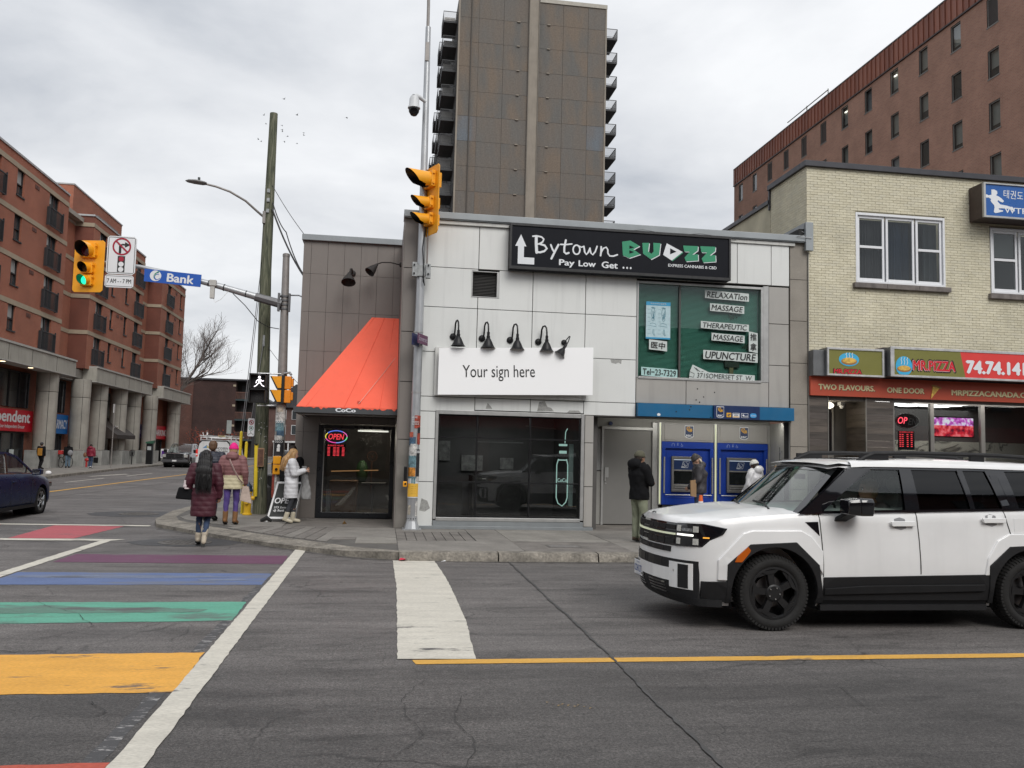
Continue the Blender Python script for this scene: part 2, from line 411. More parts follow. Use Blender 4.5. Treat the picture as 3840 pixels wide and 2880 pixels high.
CONC2=mat('pavement_concrete_dark',(.17,.155,.14),.85,var=.28,scale=2.2,fine=.18,bump=.4,bscale=45)
KERB=mat('kerb_concrete',(.215,.195,.165),.9,var=.42,scale=3.5,fine=.3,bump=1.0,bscale=25)
JOINT=mat('joint_dirt',(.035,.032,.03),.95,var=.2)
g=M();g.quad((-900,-900,-.01),(900,-900,-.01),(900,900,-.01),(-900,900,-.01))
g.o('ground',mat('far_ground',(.11,.108,.105),.9,var=.2,scale=.05),kind='structure',fix=False)
g=M()
g.quad((-60,-6.0,0),(60,-6.0,0),(60,14.2,0),(-60,14.2,0))
g.o('road',A_ROAD,kind='structure',fix=False,label='worn grey asphalt street in the foreground')
g=M();g.quad((-26,14.2,0),(3,14.2,0),(3,190,0),(-26,190,0))
g.o('side_road',A_ROAD,kind='structure',fix=False)
def disc(m,x,y,rx,ry,z,n=40,jit=0.0,seed=1):
 r_=random.Random(seed)
 m.add([(x+rx*(1+jit*(r_.random()-.5))*math.cos(2*math.pi*i/n),y+ry*(1+jit*(r_.random()-.5))*math.sin(2*math.pi*i/n),z)for i in range(n)],[tuple(range(n))])
 return m
TARM=mat('fresh_tar',(.042,.042,.044),.6,var=.2,scale=3,fine=.25,bump=.3)
IRON=mat('cast_iron',(.13,.12,.11),.6,.5,var=.3,scale=9,bump=.5,bscale=30)
for x,y,rx,ry,R_,sd in((-5.9,22.4,1.15,.95,.42,3),(-3.4,15.95,0.95,.62,.40,5)):
 disc(M(),x,y,rx,ry,.004,40,.12,sd).o('tar_patch',TARM,kind='structure',fix=False)
 t=thing('manhole_cover','round cast iron manhole cover in the road %s'%('beside the blue car' if sd==3 else 'under the woman in the burgundy coat'),'manhole cover',(x,y,0))
 M().lathe([(R_+.05,.006),(R_+.05,.012),(R_,.013),(R_,.008)],(x,y,0),n=36,cap=False).o('frame_ring',IRON,t)
 disc(M(),x,y,R_-.005,R_-.005,.009).o('lid',IRON,t,fix=False)
 m=M()
 for k in range(-4,5):
  for j in range(-4,5):
   if k*k+j*j<17:m.box(x+k*.085-.026,x+k*.085+.026,y+j*.085-.026,y+j*.085+.026,.008,.015)
 m.o('stud',IRON,t,kind='stuff')
def ragged(m,pts,z,jit=.006,step=.12,seed=0):
 r_=random.Random(seed);out=[]
 n=len(pts)
 for i in range(n):
  a=Vector(pts[i]);b=Vector(pts[(i+1)%n]);k=max(1,int((b-a).length/step))
  for j in range(k):
   p=a.lerp(b,j/k);out.append((p.x+r_.uniform(-jit,jit),p.y+r_.uniform(-jit,jit),z))
 m.add(out,[tuple(range(len(out)))]);return m
def marking(name,pts,ma,z=.0035,label=None,jit=.009,seed=0):
 return ragged(M(),pts,z,jit,.09,seed).o(name,ma,kind='structure',fix=False,label=label)
marking('crosswalk_line',[(-1.40,14.95),(-1.22,14.9),(-1.17,-1.5),(-1.36,-1.5)],P_WHITE,.007,'long white edge line of the rainbow crosswalk',.006,1)
marking('old_crosswalk_line',[(-1.48,12.2),(-1.40,12.2),(-1.44,1.0),(-1.56,1.0)],P_WORN,.002,seed=2)
marking('crosswalk_line',[(-4.50,16.36),(-4.68,16.1),(-4.72,3.0),(-4.90,3.0),(-4.86,16.06),(-4.9,16.1),(-4.85,16.36)],P_WHITE,.007,seed=3)
marking('crosswalk_line',[(-4.86,16.36),(-4.86,16.06),(-22,16.0),(-22,16.3)],P_WHITE,.008,seed=4)
marking('crosswalk_line',[(-4.80,19.22),(-4.80,18.98),(-22,19.35),(-22,19.62)],P_WHITE,.008,seed=5)
marking('purple_band',[(-4.62,14.17),(-1.43,14.12),(-1.41,13.12),(-4.62,13.2)],P_PURPLE,seed=6)
marking('blue_band',[(-4.66,12.18),(-1.43,12.12),(-1.43,11.13),(-4.66,11.11)],P_BLUE,seed=7)
marking('green_band',[(-4.68,9.89),(-1.43,9.92),(-1.40,8.86),(-4.68,8.69)],P_GREEN,seed=8)
marking('orange_band',[(-4.68,7.48),(-1.40,7.51),(-1.36,6.33),(-4.68,6.35)],P_ORANGE,seed=9)
marking('red_band',[(-4.68,4.98),(-1.38,4.98),(-1.36,3.8),(-4.68,3.8)],P_RED,seed=10)
marking('pink_band',[(-6.66,19.06),(-5.28,18.98),(-5.42,16.45),(-6.50,16.42)],P_PINK,seed=11)
marking('red_band',[(-9.2,19.25),(-7.67,19.2),(-7.9,16.42),(-9.4,16.42)],P_RED,seed=12)
G2=paintmat('green_scuffed',(.10,.20,.155),.8,under=(.09,.10,.095),sc=2.2);B2=paintmat('blue_scuffed',(.145,.175,.255),.8,under=(.10,.11,.14),sc=2.2)
marking('scuffed_streak',[(-4.6,9.52),(-3.2,9.60),(-2.3,9.56),(-1.75,9.45),(-1.8,9.30),(-2.5,9.27),(-3.6,9.26),(-4.6,9.32)],G2,.0055,jit=.02,seed=31)
marking('scuffed_streak',[(-4.5,11.85),(-3.3,11.92),(-2.2,11.88),(-1.9,11.75),(-2.9,11.66),(-4.5,11.68)],B2,.0055,jit=.02,seed=32)
marking('scuffed_streak',[(-2.3,11.58),(-1.75,11.62),(-1.65,11.5),(-2.2,11.42)],B2,.0056,jit=.02,seed=33)
marking('stop_line',[(.21,13.58),(.86,13.53),(.91,11.74),(.91,10.09),(.90,8.85),(.82,7.18),(.18,7.20),(.23,10.9)],P_WHITE,.007,'broad white stop bar painted across the near lane',.006,13)
marking('yellow_line',[(.30,7.17),(.81,7.175),(60,7.17),(60,7.02),(.81,7.03),(.32,7.03)],P_YEL,.0045,'yellow centre line of the street',.004,14)
marking('yellow_line',[(-11.30,29),(-11.62,57.3),(-12.4,110),(-12.55,110),(-11.8,57.3),(-11.46,29)],P_YEL,.006,seed=15)
marking('lane_line',[(-13.70,39.9),(-13.58,39.9),(-13.70,45.5),(-13.82,45.5)],P_WHITE,seed=16)
marking('lane_line',[(-13.78,49.2),(-13.66,49.2),(-13.8,55),(-13.92,55)],P_WHITE,seed=17)
marking('lane_arrow',[(-15.15,47.4),(-14.95,47.6),(-14.75,50),(-14.5,52.6),(-14.75,52.6),(-15.0,50.2)],P_WHITE,seed=18)
for q_ in range(9):qx,qy=1.17+q_*.034,5.93-q_*.012-(q_%3)*.022;marking('yellow_mark',[(qx,qy),(qx+.03,qy-.004),(qx+.025,qy-.022),(qx+.004,qy-.018)],paintmat('yellow_mark_paint',(.30,.20,.08),.95,sc=13),.004,jit=.02,seed=19)
marking('gutter_grime',[(.1,13.52),(3,13.36),(8,13.40),(13,13.38),(13,13.56),(.3,13.60)],paintmat('grime',(.045,.04,.035),1.0,under=(.10,.093,.086),sc=5),.0022,jit=.04,seed=41)
marking('gutter_grime',[(-4.5,18.4),(-3.5,17.25),(-2.6,16.15),(-1.9,15.28),(-1.25,14.6),(-.5,13.9),(.1,13.52),(.22,13.70),(-.55,14.10),(-1.25,14.80),(-2.70,16.38),(-4.55,18.8)],MATS['grime'],.0022,jit=.03,seed=42)
def crack(pts,w,seed,z=.009,name='road_crack',ma=None,step=.07,jx=.02):
 r_=random.Random(seed);P=[]
 for a,b in zip(pts,pts[1:]):
  a=Vector(a);b=Vector(b);k=max(1,int((b-a).length/step));P+=[a.lerp(b,i/k)for i in range(k)]
 P.append(Vector(pts[-1]));L_,R_=[],[];ox=oy=0
 for p in P:
  ox=ox*.85+r_.uniform(-jx,jx);oy=oy*.85+r_.uniform(-jx,jx);ww=w*r_.uniform(.4,1.4)
  L_.append((p.x+ox-ww/2,p.y+oy,z));R_.append((p.x+ox+ww/2,p.y+oy-ww*.3,z))
 m=M();m.add(L_+R_,[(i,len(L_)+i,len(L_)+i+1,i+1)for i in range(len(L_)-1)])
 m.o(name,ma or mat('crack_dark',(.04,.038,.037),.9,var=.2),kind='structure',fix=False)
crack([(2.03,13.5),(2.01,10.8),(2.0,8.7),(1.97,7.0),(1.94,5.8),(1.92,4.2)],.03,1,ma=mat('seam_tar',(.062,.060,.058),.65,var=.3,scale=6),jx=.006)
for i,(pts,w)in enumerate((([(.25,8.0),(-.1,8.05),(-.5,7.75),(-.8,7.6)],.018),([(.62,6.1),(.50,5.6),(.62,5.2),(.52,4.7),(.6,4.2)],.014),([(.35,6.6),(.15,6.0),(.3,5.3),(.05,4.8)],.012),([(-3.6,9.9),(-2.9,9.2),(-2.6,8.6),(-2.9,8.0)],.022),([(-2.1,6.25),(-1.85,6.1),(-1.7,5.9),(-1.78,5.75)],.02),([(3.3,6.9),(3.5,6.2),(3.4,5.6),(3.7,5.0),(3.9,4.6)],.013),([(-7.6,16.0),(-6.6,15.9),(-5.9,15.0),(-6.4,13.9)],.03),([(3.6,5.6),(4.2,5.3),(4.6,5.35)],.012),([(-11,22.6),(-10.1,31),(-9.6,40),(-9.4,60)],.10))):
 crack(pts,w*.34,20+i,z=.0092+.0003*i,step=.07 if i<8 else .4)
# ---------------------------------------------------------------- pavement on the near-building side
EDGE=[(-4.95,190),(-4.95,60),(-4.96,26),(-5.05,22),(-4.92,20),(-4.62,18.9),(-3.64,17.62),(-2.70,16.4),(-1.9,15.45),(-1.25,14.82),(-.55,14.12),(.22,13.72),(12,13.5),(60,13.5)]
INN=[(-4.75,190),(-4.75,60),(-4.74,26),(-4.72,22.2),(-4.55,20.3),(-4.25,19.25),(-3.38,17.95),(-2.45,16.75),(-1.66,15.8),(-1.02,15.12),(-.40,14.42),(.30,13.96),(12,13.72),(60,13.72)]
m=M();HE=[.13,.13,.13,.11,.08,.07,.065,.065,.065,.07,.09,.125,.13,.13]
n=len(EDGE)
vs=[(x,y,-.02)for x,y in EDGE]+[(x,y,h)for(x,y),h in zip(EDGE,HE)]+[(x,y,.118)for x,y in INN]
m.add(vs,[(i,i+1,n+i+1,n+i)for i in range(n-1)]+[(n+i,n+i+1,2*n+i+1,2*n+i)for i in range(n-1)])
m.o('kerb_apron',KERB,kind='structure')
m=M();poly=INN+[(60,26),(2,26),(2,190)]
m.add([(x,y,.118)for x,y in poly],[tuple(range(len(poly)))])
m.o('sidewalk_base',mat('joint_concrete',(.10,.094,.086),.9,var=.3,scale=3),kind='structure',fix=False)
side=thing('sidewalk','cracked grey concrete pavement along the shop fronts',None,(0,14,.1),kind='structure')
x=.30;k=0;r_=random.Random(4)
while x<13:
 ln=1.62+r_.uniform(-.1,.1)
 kb=M();yy=13.56+.0
 a=.012
 nx=9;rows=[]
 for i in range(nx+1):
  xx=x+a+(ln-2*a)*i/nx
  j=lambda s_:r_.uniform(-s_,s_)
  rows.append([(xx,yy+j(.012)-.02,-.01),(xx,yy+j(.012),.09+j(.01)),(xx,yy+.03+j(.008),.136+j(.004)),(xx,yy+.24,.14),(xx,yy+.26,.0)])
 kb.grid(rows);kb.add([rows[0][i]for i in range(5)],[(0,1,2,3,4)]);kb.add([rows[-1][i]for i in range(5)],[(0,1,2,3,4)])
 kb.o('kerb_stone',KERB,side,smooth=True)
 x+=ln;k+=1
def slab(x0,x1,y0,y1,ma=None,name='paving_slab',gap=.010,z=.13,tilt=.0):
 m=M();a=gap/2
 m.hexa([(x0+a,y0+a,.05),(x1-a,y0+a,.05),(x1-a,y1-a,.05),(x0+a,y1-a,.05)],[(x0+a,y0+a,z+r_.uniform(-.003,.004)),(x1-a,y0+a,z+r_.uniform(-.003,.004)),(x1-a,y1-a,z+r_.uniform(-.003,.004)),(x0+a,y1-a,z+r_.uniform(-.003,.004))])
 return m.o(name,ma or CONC,side)
cm=[CONC,CONC2,mat('pavement_concrete_pale',(.245,.23,.205),.85,var=.2,scale=1.7,fine=.16,bump=.4,bscale=45)]
xs=[.30,2.35,4.2,6.0,7.8,9.6,11.4,13.2]
for a,b in zip(xs,xs[1:]):
 slab(a,b,13.84,15.42,cm[int(a*3)%3])
 if a>.3:slab(a,b,15.42,17.78,cm[int(a*5)%3])
slab(1.72,2.35,15.42,17.78,CONC)
x=.30
while x<1.70:
 slab(x,x+.175,15.42,17.1,CONC2,'scored_strip',.016);x+=.175
slab(.30,1.72,17.1,17.78,CONC)
slab(.29,13.2,17.79,20.3,CONC2,z=.128)
slab(-1.0,.30,15.9,17.9,CONC);slab(-.42,.30,14.95,15.9,cm[2]);slab(-1.0,-.42,15.55,15.9,CONC2,z=.125)
slab(-1.95,.29,17.9,20.19,CONC2,z=.129)
x=-3.0;k=0
def inner_y(xx):
 for(ax,ay),(bx,by)in zip(INN,INN[1:]):
  if ax<=xx<=bx:return ay+(by-ay)*(xx-ax)/(bx-ax+1e-9)
 return 14
while x<-1.02:
 yb=inner_y(x)+.12;yb2=inner_y(x+.21)+.12
 m=M();a=.009
 m.hexa([(x+a,yb,.05),(x+.21-a,yb2,.05),(x+.21-a+.25,17.88,.05),(x+a+.25,17.88,.05)],[(x+a,yb,.131),(x+.21-a,yb2,.131),(x+.21-a+.25,17.88,.131),(x+a+.25,17.88,.131)])
 m.o('scored_strip',CONC2 if k%3 else CONC,side);x+=.21;k+=1
m=M();pl=[(-3.25,18.3),(-2.95,17.92),(-1.97,17.92),(-1.97,20.19),(-4.45,20.19),(-4.18,19.45)]
m.prism(pl,'z',.05,.129);m.o('paving_slab',CONC,side)
y=20.2;k=0
while y<60:
 d=1.55 if y<40 else 5
 slab(-4.4 if y<23 else-4.62,-1.98,y,y+d,cm[k%3]);y+=d;k+=1
slab(-4.6,-1.98,60,188,CONC)
t=thing('utility_cover','small rectangular iron cover set in the pavement near the kerb','utility cover',(3.15,14.6,.13))
M().box(2.86,3.44,14.42,14.82,.120,.1345).o('frame',IRON,t);M().box(2.89,3.41,14.45,14.79,.12,.138).o('lid',mat('cover_concrete',(.17,.16,.15),.8,var=.3,scale=8),t)
# ---------------------------------------------------------------- pavement across the side street
LK=[(-14.2,34),(-14.9,38),(-15.9,46),(-17.3,61),(-18.3,75),(-18.6,90),(-18.7,190)]
m=M();n=len(LK)
m.add([(x,y,-.01)for x,y in LK]+[(x,y,.13)for x,y in LK]+[(x-.25,y,.135)for x,y in LK],[(i,i+1,n+i+1,n+i)for i in range(n-1)]+[(n+i,n+i+1,2*n+i+1,2*n+i)for i in range(n-1)])
m.o('kerb_far',KERB,kind='structure')
m=M();pl=[(x-.24,y)for x,y in LK]+[(-60,190),(-60,34)]
m.add([(x,y,.131)for x,y in pl],[tuple(range(len(pl)))]);m.o('sidewalk_far',CONC,kind='structure',fix=False)
M().box(-60,60,-20,-6,-.02,.13).o('sidewalk_near',CONC,kind='structure')
# ================================================================ the white corner shop building
WPAN=mat('white_panel',(.70,.71,.69),.42,var=.04,scale=.8,streak=.09,fine=.02)
GPAN=mat('grey_panel',(.37,.355,.33),.5,var=.06,scale=1,streak=.10)
BEIGE=mat('beige_stone',(.275,.25,.215),.85,var=.12,scale=2,fine=.10,bump=.3,bscale=80)
BROWN=mat('brown_panel',(.19,.168,.152),.55,var=.06,scale=1.2,streak=.08)
STEEL=mat('grey_flashing',(.27,.29,.30),.45,.35,var=.10,scale=2)
ALU=mat('aluminium_frame',(.42,.42,.41),.4,.5,var=.10,scale=5)
ALUD=mat('grey_bronze_frame',(.20,.19,.175),.45,.4,var=.10,scale=5)
BLACK=mat('black_metal',(.010,.010,.011),.38,var=.2,spec=.3)
DARKB=mat('dark_backing',(.02,.02,.02),.9,var=.1)
GLS=glassmat('shop_glass',(.74,.76,.76),.95)
GLSW=glassmat('window_glass',(.76,.79,.79),.95)
def panel(m,x0,x1,z0,z1,y0,y1,gap=.014):
 a=gap/2;m.box(x0+a,x1-a,y0,y1,z0+a,z1-a);return m
wb=thing('shop_building','white panelled two storey shop building with black sign and blank white sign board','building',(4.5,18.5,.13))
PARTN=0
def wp(rects,ma,y0=17.80,y1=17.85,name='wall_panel',gap=.014,bev=.003):
 for r in rects:
  rr=r if isinstance(r[0],(tuple,list))else[r]
  m=M()
  for a in rr:panel(m,a[0],a[1],a[2],a[3],y0,y1,gap)
  m.o(name,ma,wb,bevel=bev)
V=[.72,1.87,3.05,4.21,5.355]
m=M()
for x0,x1,z0,z1 in((.72,1.08,.13,2.6),(.72,5.36,2.58,3.9),(.72,1.73,3.9,6.7),(1.73,2.32,5.57,6.7),(1.73,2.32,3.9,4.99),(2.32,5.36,3.9,6.7),(5.36,8.9,5.54,6.7),(5.36,8.9,2.6,3.42),(8.27,8.9,3.42,5.54),(4.23,4.44,.13,2.58),(8.9,9.31,.13,6.7)):
 m.box(x0+.004,x1-.004,17.86,18.1,z0,z1)
m.o('wall_backing',DARKB,wb)
m=M();m.box(.3,9.3,18.1,30,2.75,3.0);m.box(.3,9.3,18.1,30,6.3,6.5);m.box(.3,9.3,29.8,30,0,6.4);m.box(4.46,4.6,18.12,19.28,0,2.7);m.box(.3,.36,20.22,29.8,0,6.3)
m.o('inner_wall',mat('inner_wall',(.10,.095,.09),.9,var=.1),wb)
wp([(V[i],V[i+1],4.75,5.60)for i in range(2,4)],WPAN)
wp([(V[i],V[i+1],5.60,6.52)for i in range(4)],WPAN)
wp([(V[i],V[i+1],3.80,4.75)for i in range(4)],WPAN)
wp([(V[i],V[i+1],2.86,3.80)for i in range(4)],WPAN)
wp([[(.72,1.737,4.75,5.60),(1.723,1.87,4.75,5.00),(1.723,1.87,5.56,5.60)],[(1.87,2.33,4.75,5.00),(2.316,3.05,4.75,5.60)]],WPAN)
wp([(.72,1.87,2.55,2.86),(1.87,3.05,2.60,2.86),(3.05,4.21,2.60,2.86),(4.21,5.355,2.57,2.86)],WPAN)
wp([(.72,1.06,1.98,2.55),(.72,1.06,1.09,1.98),(.72,1.06,.16,1.09)],WPAN)
wp([(4.24,4.44,1.98,2.57),(4.24,4.44,1.05,1.98),(4.24,4.44,.20,1.05)],GPAN)
wp([(5.355,6.5,5.60,6.52),(6.5,7.65,5.60,6.52),(7.65,8.45,5.60,6.52),(8.45,8.88,5.60,6.52)],WPAN,17.78,17.85)
wp([(8.40,8.88,4.74,5.58),(8.40,8.88,3.81,4.74),(8.40,8.88,2.87,3.81),(5.36,6.49,2.87,3.42),(6.49,8.40,2.87,3.42)],GPAN)
wp([(8.90,9.315,a,b)for a,b in((5.77,6.69),(4.83,5.77),(3.88,4.83),(2.96,3.88),(2.02,2.96),(1.08,2.02),(.13,1.08))],BEIGE,17.79,17.85,'pilaster_block',.01)
m=M();m.box(.70,9.0,17.74,17.80,6.52,6.60);m.o('trim',mat('trim_white',(.60,.60,.57),.5,var=.08,streak=.2),wb,bevel=.006)
m=M();m.box(.26,9.36,17.68,18.2,6.62,6.76);m.box(.26,9.36,17.70,17.72,6.60,6.62);m.o('parapet_flashing',STEEL,wb,bevel=.008)
S_B=[(.285,.715,a,b)for a,b in((5.55,6.62),(4.20,5.55),(3.15,4.20),(1.95,3.15))]
for r in S_B:panel(M(),*r,17.80,17.85).o('wall_panel',BROWN,wb,bevel=.003)
panel(M(),.285,.715,.13,1.95,17.80,17.85).o('wall_panel',mat('stucco_patch',(.20,.185,.165),.8,var=.18,scale=2.5,bump=.3),wb,bevel=.003)
m=M();m.box(.27,.29,17.80,20.2,.13,6.6);m.box(.30,.70,17.86,18.0,.1,6.6);m.o('return_wall',BROWN,wb)
m=M();m.box(1.74,2.31,17.95,17.97,5.0,5.56);m.o('vent_back',DARKB,wb)
vf=M();vf.box(1.73,1.75,17.79,17.95,5.0,5.56);vf.box(2.27,2.32,17.79,17.95,5.0,5.56);vf.box(1.75,2.27,17.79,17.95,5.0,5.015);vf.box(1.75,2.27,17.79,17.95,5.545,5.56);vf.o('vent_frame',ALU,wb)
sl=M();sl.box(1.75,2.27,17.88,17.935,-.006,.006);slm=sl.mesh('vent_slat');slm.materials.append(mat('vent_grey',(.06,.058,.055),.7,var=.2))
for i in range(16):inst(slm,'vent_slat',wb,(0,0,5.035+i*.032))
m=M();m.box(1.0,4.24,17.71,17.79,2.88,3.89);m.o('sign_backing',mat('sign_back_white',(.62,.62,.60),.5,var=.06,streak=.25),wb,bevel=.008)
m=M()
for a in((1.06,1.12,.33,2.58),(4.16,4.23,.33,2.58)):m.box(a[0],a[1],17.77,17.92,a[2],a[3])
m.box(1.12,4.16,17.77,17.92,2.50,2.585);m.box(1.12,4.16,17.75,17.92,.30,.37);m.o('window_surround',ALU,wb,bevel=.005)
m=M();m.box(.72,4.44,17.74,17.86,.13,.195);m.box(1.06,4.23,17.76,17.86,.195,.30);m.o('base_trim',STEEL,wb,bevel=.004)
sw=M()
for x in(1.12,1.925,3.055,4.135):sw.box(x-.0,x+.03,17.83,17.90,.37,2.50)
for z in(.37,1.085,2.01,2.475):
 for a,b in((1.15,1.925),(1.955,3.055),(3.085,4.135)):sw.box(a,b,17.835,17.895,z,z+.028)
sw.o('window_frame',BLACK,wb)
for a,b in((1.15,1.925),(1.955,3.055),(3.085,4.135)):
 for c,d in((.398,1.085),(1.113,2.01),(2.038,2.475)):
  M().box(a,b,17.862,17.868,c,d).o('pane',GLS,wb)
inn=thing('shop_interior','dim empty shop seen through the large nine pane window','room',(2.6,19.5,.13))
M().box(.80,4.44,18.1,22.0,.10,.128).o('floor',mat('shop_floor',(.10,.095,.09),.5,var=.2),inn)
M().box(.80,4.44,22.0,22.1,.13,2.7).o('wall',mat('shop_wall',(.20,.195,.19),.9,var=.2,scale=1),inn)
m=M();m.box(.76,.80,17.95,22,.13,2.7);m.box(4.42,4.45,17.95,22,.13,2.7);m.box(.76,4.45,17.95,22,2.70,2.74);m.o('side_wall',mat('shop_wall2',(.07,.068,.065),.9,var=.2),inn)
m=M();m.box(1.25,1.9,20.4,21.2,.13,1.0);m.box(2.2,3.4,21.0,21.9,.13,1.15);m.o('counter',mat('counter_grey',(.11,.105,.10),.7,var=.3),inn)
m=M();m.box(2.0,2.55,21.93,21.98,1.25,1.65);m.box(1.2,1.7,21.93,21.98,1.5,2.0);m.box(3.0,3.35,21.93,21.98,1.3,1.6);m.o('poster',mat('poster_reflect',(.42,.42,.40),.8,var=.4,scale=9),inn)  # posters toned pale to stand in for reflections in the window
m=M();m.tube([(2.0,18.3,1.95),(3.0,18.3,1.95)],.012,6);m.tube([(3.2,19.2,2.35),(3.9,19.2,2.3)],.01,6);m.o('rail',ALU,inn)
sl_=bpy.data.lights.new('shop_glow','AREA');sl_.energy=13;sl_.size=1.6;so_2=bpy.data.objects.new('shop_glow',sl_);COL.objects.link(so_2);so_2.location=(2.6,20.3,2.66)
M().box(1.9,3.3,20.1,20.2,2.66,2.69).o('ceiling_tube',emat('tube_white',(1,.98,.95),1.2),inn)
MINT=emat('mint_tube',(.62,.95,.85),.62)
nb=thing('bottle_light','tall mint glowing outline of a bubble tea bottle inside the shop window','light sign',(3.86,18.05,.6))
m=M();t_=[(3.735,1.62),(3.70,1.50),(3.70,.80),(3.74,.68),(3.83,.62),(3.91,.70),(3.94,.80),(3.94,1.50),(3.91,1.62)]
m.tube([(x,18.05,z)for x,z in t_],.012,6);m.tube([(3.74,18.05,1.60),(3.90,18.05,1.60)],.012,6);m.o('bottle_outline',MINT,nb)
m=M();m.box(3.74,3.92,18.04,18.06,1.90,1.945);m.box(3.75,3.91,18.04,18.06,1.74,1.80);m.o('bottle_cap',MINT,nb)
M().tube([(3.87,18.05,1.96),(3.88,18.05,2.20),(3.92,18.05,2.28)],.010,6).o('straw',MINT,nb)
txt('CoCo',(3.82,18.03,1.17),.21,.085,MINT,nb,bold=.02)
M().box(3.96,4.05,18.0,18.06,.62,1.95).o('light_housing',mat('mint_side',(.25,.32,.30),.6,var=.1),nb)
def gooseneck(x,z,tw=0.0,label='',s=1.0):
 t=thing('gooseneck_lamp',label,'wall lamp',(x,17.79,z),0,'black gooseneck lamps over the white sign board');t.scale=(1.15,1,1.15)
 M().lathe([(.062,0),(.062,-.012),(.045,-.03),(.022,-.04)],(0,0,0),'y',20).o('wall_plate',BLACK,t,smooth=True,local=True)
 ca,sa=math.cos(tw),math.sin(tw)
 def q(u,zz):return(sa*u,-ca*u,zz)
 path=[q(.03,0),q(.07,.03),q(.09,.12),q(.10,.22),q(.14,.275),q(.20,.28),q(.245,.24),q(.26,.16),q(.262,.08)]
 M().tube(path,.016,8).o('neck',BLACK,t,smooth=True,local=True)
 m=M();x0,y0,_=q(.262,0)
 m.lathe([(.018,.10),(.026,.09),(.026,.03),(.034,.02),(.034,-.02),(.05,-.04),(.075,-.09),(.10,-.15),(.125,-.19),(.135,-.195),(.12,-.185),(.09,-.14),(.0,-.03)],(x0,y0,0),'z',24,cap=False)
 sh=m.o('shade',BLACK,t,smooth=True,local=True)
 return t,sh
labs=['leftmost upright gooseneck lamp over the white sign board','second gooseneck lamp from the left over the white sign board','middle gooseneck lamp over the white sign board','fourth gooseneck lamp with its shade nearly touching the sign board','rightmost gooseneck lamp, bent down and to the left behind the sign board']
for i,(x,z)in enumerate(((1.37,4.13),(1.98,4.12),(2.58,4.11),(3.19,4.10))):
 gooseneck(x,z,.30+.06*i,labs[i])
t=thing('gooseneck_lamp',labs[4],'wall lamp',(3.75,17.79,4.11),0,'black gooseneck lamps over the white sign board')
M().lathe([(.062,0),(.062,-.012),(.045,-.03),(.022,-.04)],(0,0,0),'y',20).o('wall_plate',BLACK,t,smooth=True,local=True)
M().tube([(0,-.03,0),(.04,-.10,.06),(.08,-.16,.12),(.09,-.19,.11),(.05,-.21,.0),(0,-.22,-.10)],.011,8).o('neck',BLACK,t,smooth=True,local=True)
m=M();A=Matrix.Rotation(math.radians(33),3,'Y');mm=M().lathe([(.018,.10),(.026,.08),(.034,.02),(.034,-.02),(.05,-.04),(.075,-.09),(.10,-.15),(.13,-.19),(.09,-.14),(.0,-.03)],(0,0,0),'z',24,cap=False)
m.add([tuple(A@Vector(v)+Vector((-.04,-.22,-.14)))for v in mm.v],mm.f);m.o('shade',BLACK,t,smooth=True,local=True)
ys=thing('sign_board','blank white sign board with the words Your sign here','sign',(2.7,17.6,3.4))
m=M();cor=[(1.07,2.885),(4.34,2.985),(4.34,4.00),(1.07,3.85)]
m.prism(cor,'y',17.55,17.585);M().box(1.3,4.1,17.585,17.71,3.05,3.75).o('standoff',ALU,ys);m.o('board',mat('plain_white',(.95,.95,.95),.5,var=0,emit=(1,1,1),estr=.0),ys)
txt('Your sign here',(2.33,17.549,3.375),1.52,.335,mat('print_black',(.01,.01,.01),.5,var=0),ys,rot=.038,flat=.004)
# ---------------------------------------------------------------- big black sign
bs=thing('shop_sign','long black sign box with arrow and white and green lettering above the shops','sign',(4.94,17.7,6.1))
SB=mat('sign_black',(.006,.007,.011),.5,var=.1,spec=.15);SW=mat('sign_white',(.72,.74,.76),.5,var=.02);SG=mat('sign_green',(.02,.26,.13),.5,var=.04)
m=M();m.box(2.49,7.39,17.545,17.77,5.60,6.575);m.o('box',SB,bs,bevel=.01)
m=M();y0,y1=17.52,17.545
m.box(2.49,7.39,y0,y1,6.53,6.575);m.box(2.49,7.39,y0,y1,5.60,5.66);m.box(2.49,2.53,y0,y1,5.66,6.53);m.box(7.35,7.39,y0,y1,5.66,6.53);m.o('frame',mat('sign_frame',(.015,.015,.016),.45,var=.5,scale=9),bs)
YS=17.544
ar=[(2.665,5.71),(3.02,5.71),(3.02,5.855),(2.795,5.855),(2.795,6.09),(2.845,6.09),(2.725,6.345),(2.605,6.09),(2.665,6.09)]
m=M();m.add([(x,YS-.004,z)for x,z in ar],[tuple(range(len(ar)))]);m.o('arrow',SW,bs,fix=False)
def pen(org,h,lines,w,name='lettering',ma=SW,sx=1.0):
 vs,fs=[],[]
 strokes((vs,fs),[[l[0]]+[(p[0]*h*sx,p[1]*h)for p in l[1:]]if isinstance(l[0],(int,float))else[(p[0]*h*sx,p[1]*h)for p in l]for l in lines],w)
 return place2d(vs,fs,(org[0],YS,org[1]),1,ma,bs,name,flat=.004)
pen((3.02,5.975),.35,[[.062,(.14,.0),(.10,.5),(.09,.96)],[.035,(-.12,.98),(.1,1.02),(.42,.97),(.56,.84),(.5,.68),(.3,.54),(.12,.5)],[.045,(.3,.54),(.62,.46),(.76,.28),(.6,.1),(.35,.02),(.14,.02)]],.05,'lettering_b')
pen((3.37,5.97),.22,[[.038,(0,.85),(.16,.45),(.3,.22)],[.045,(.75,.9),(.45,.3),(.2,-.25),(.08,-.5)]],.045,'lettering_y')
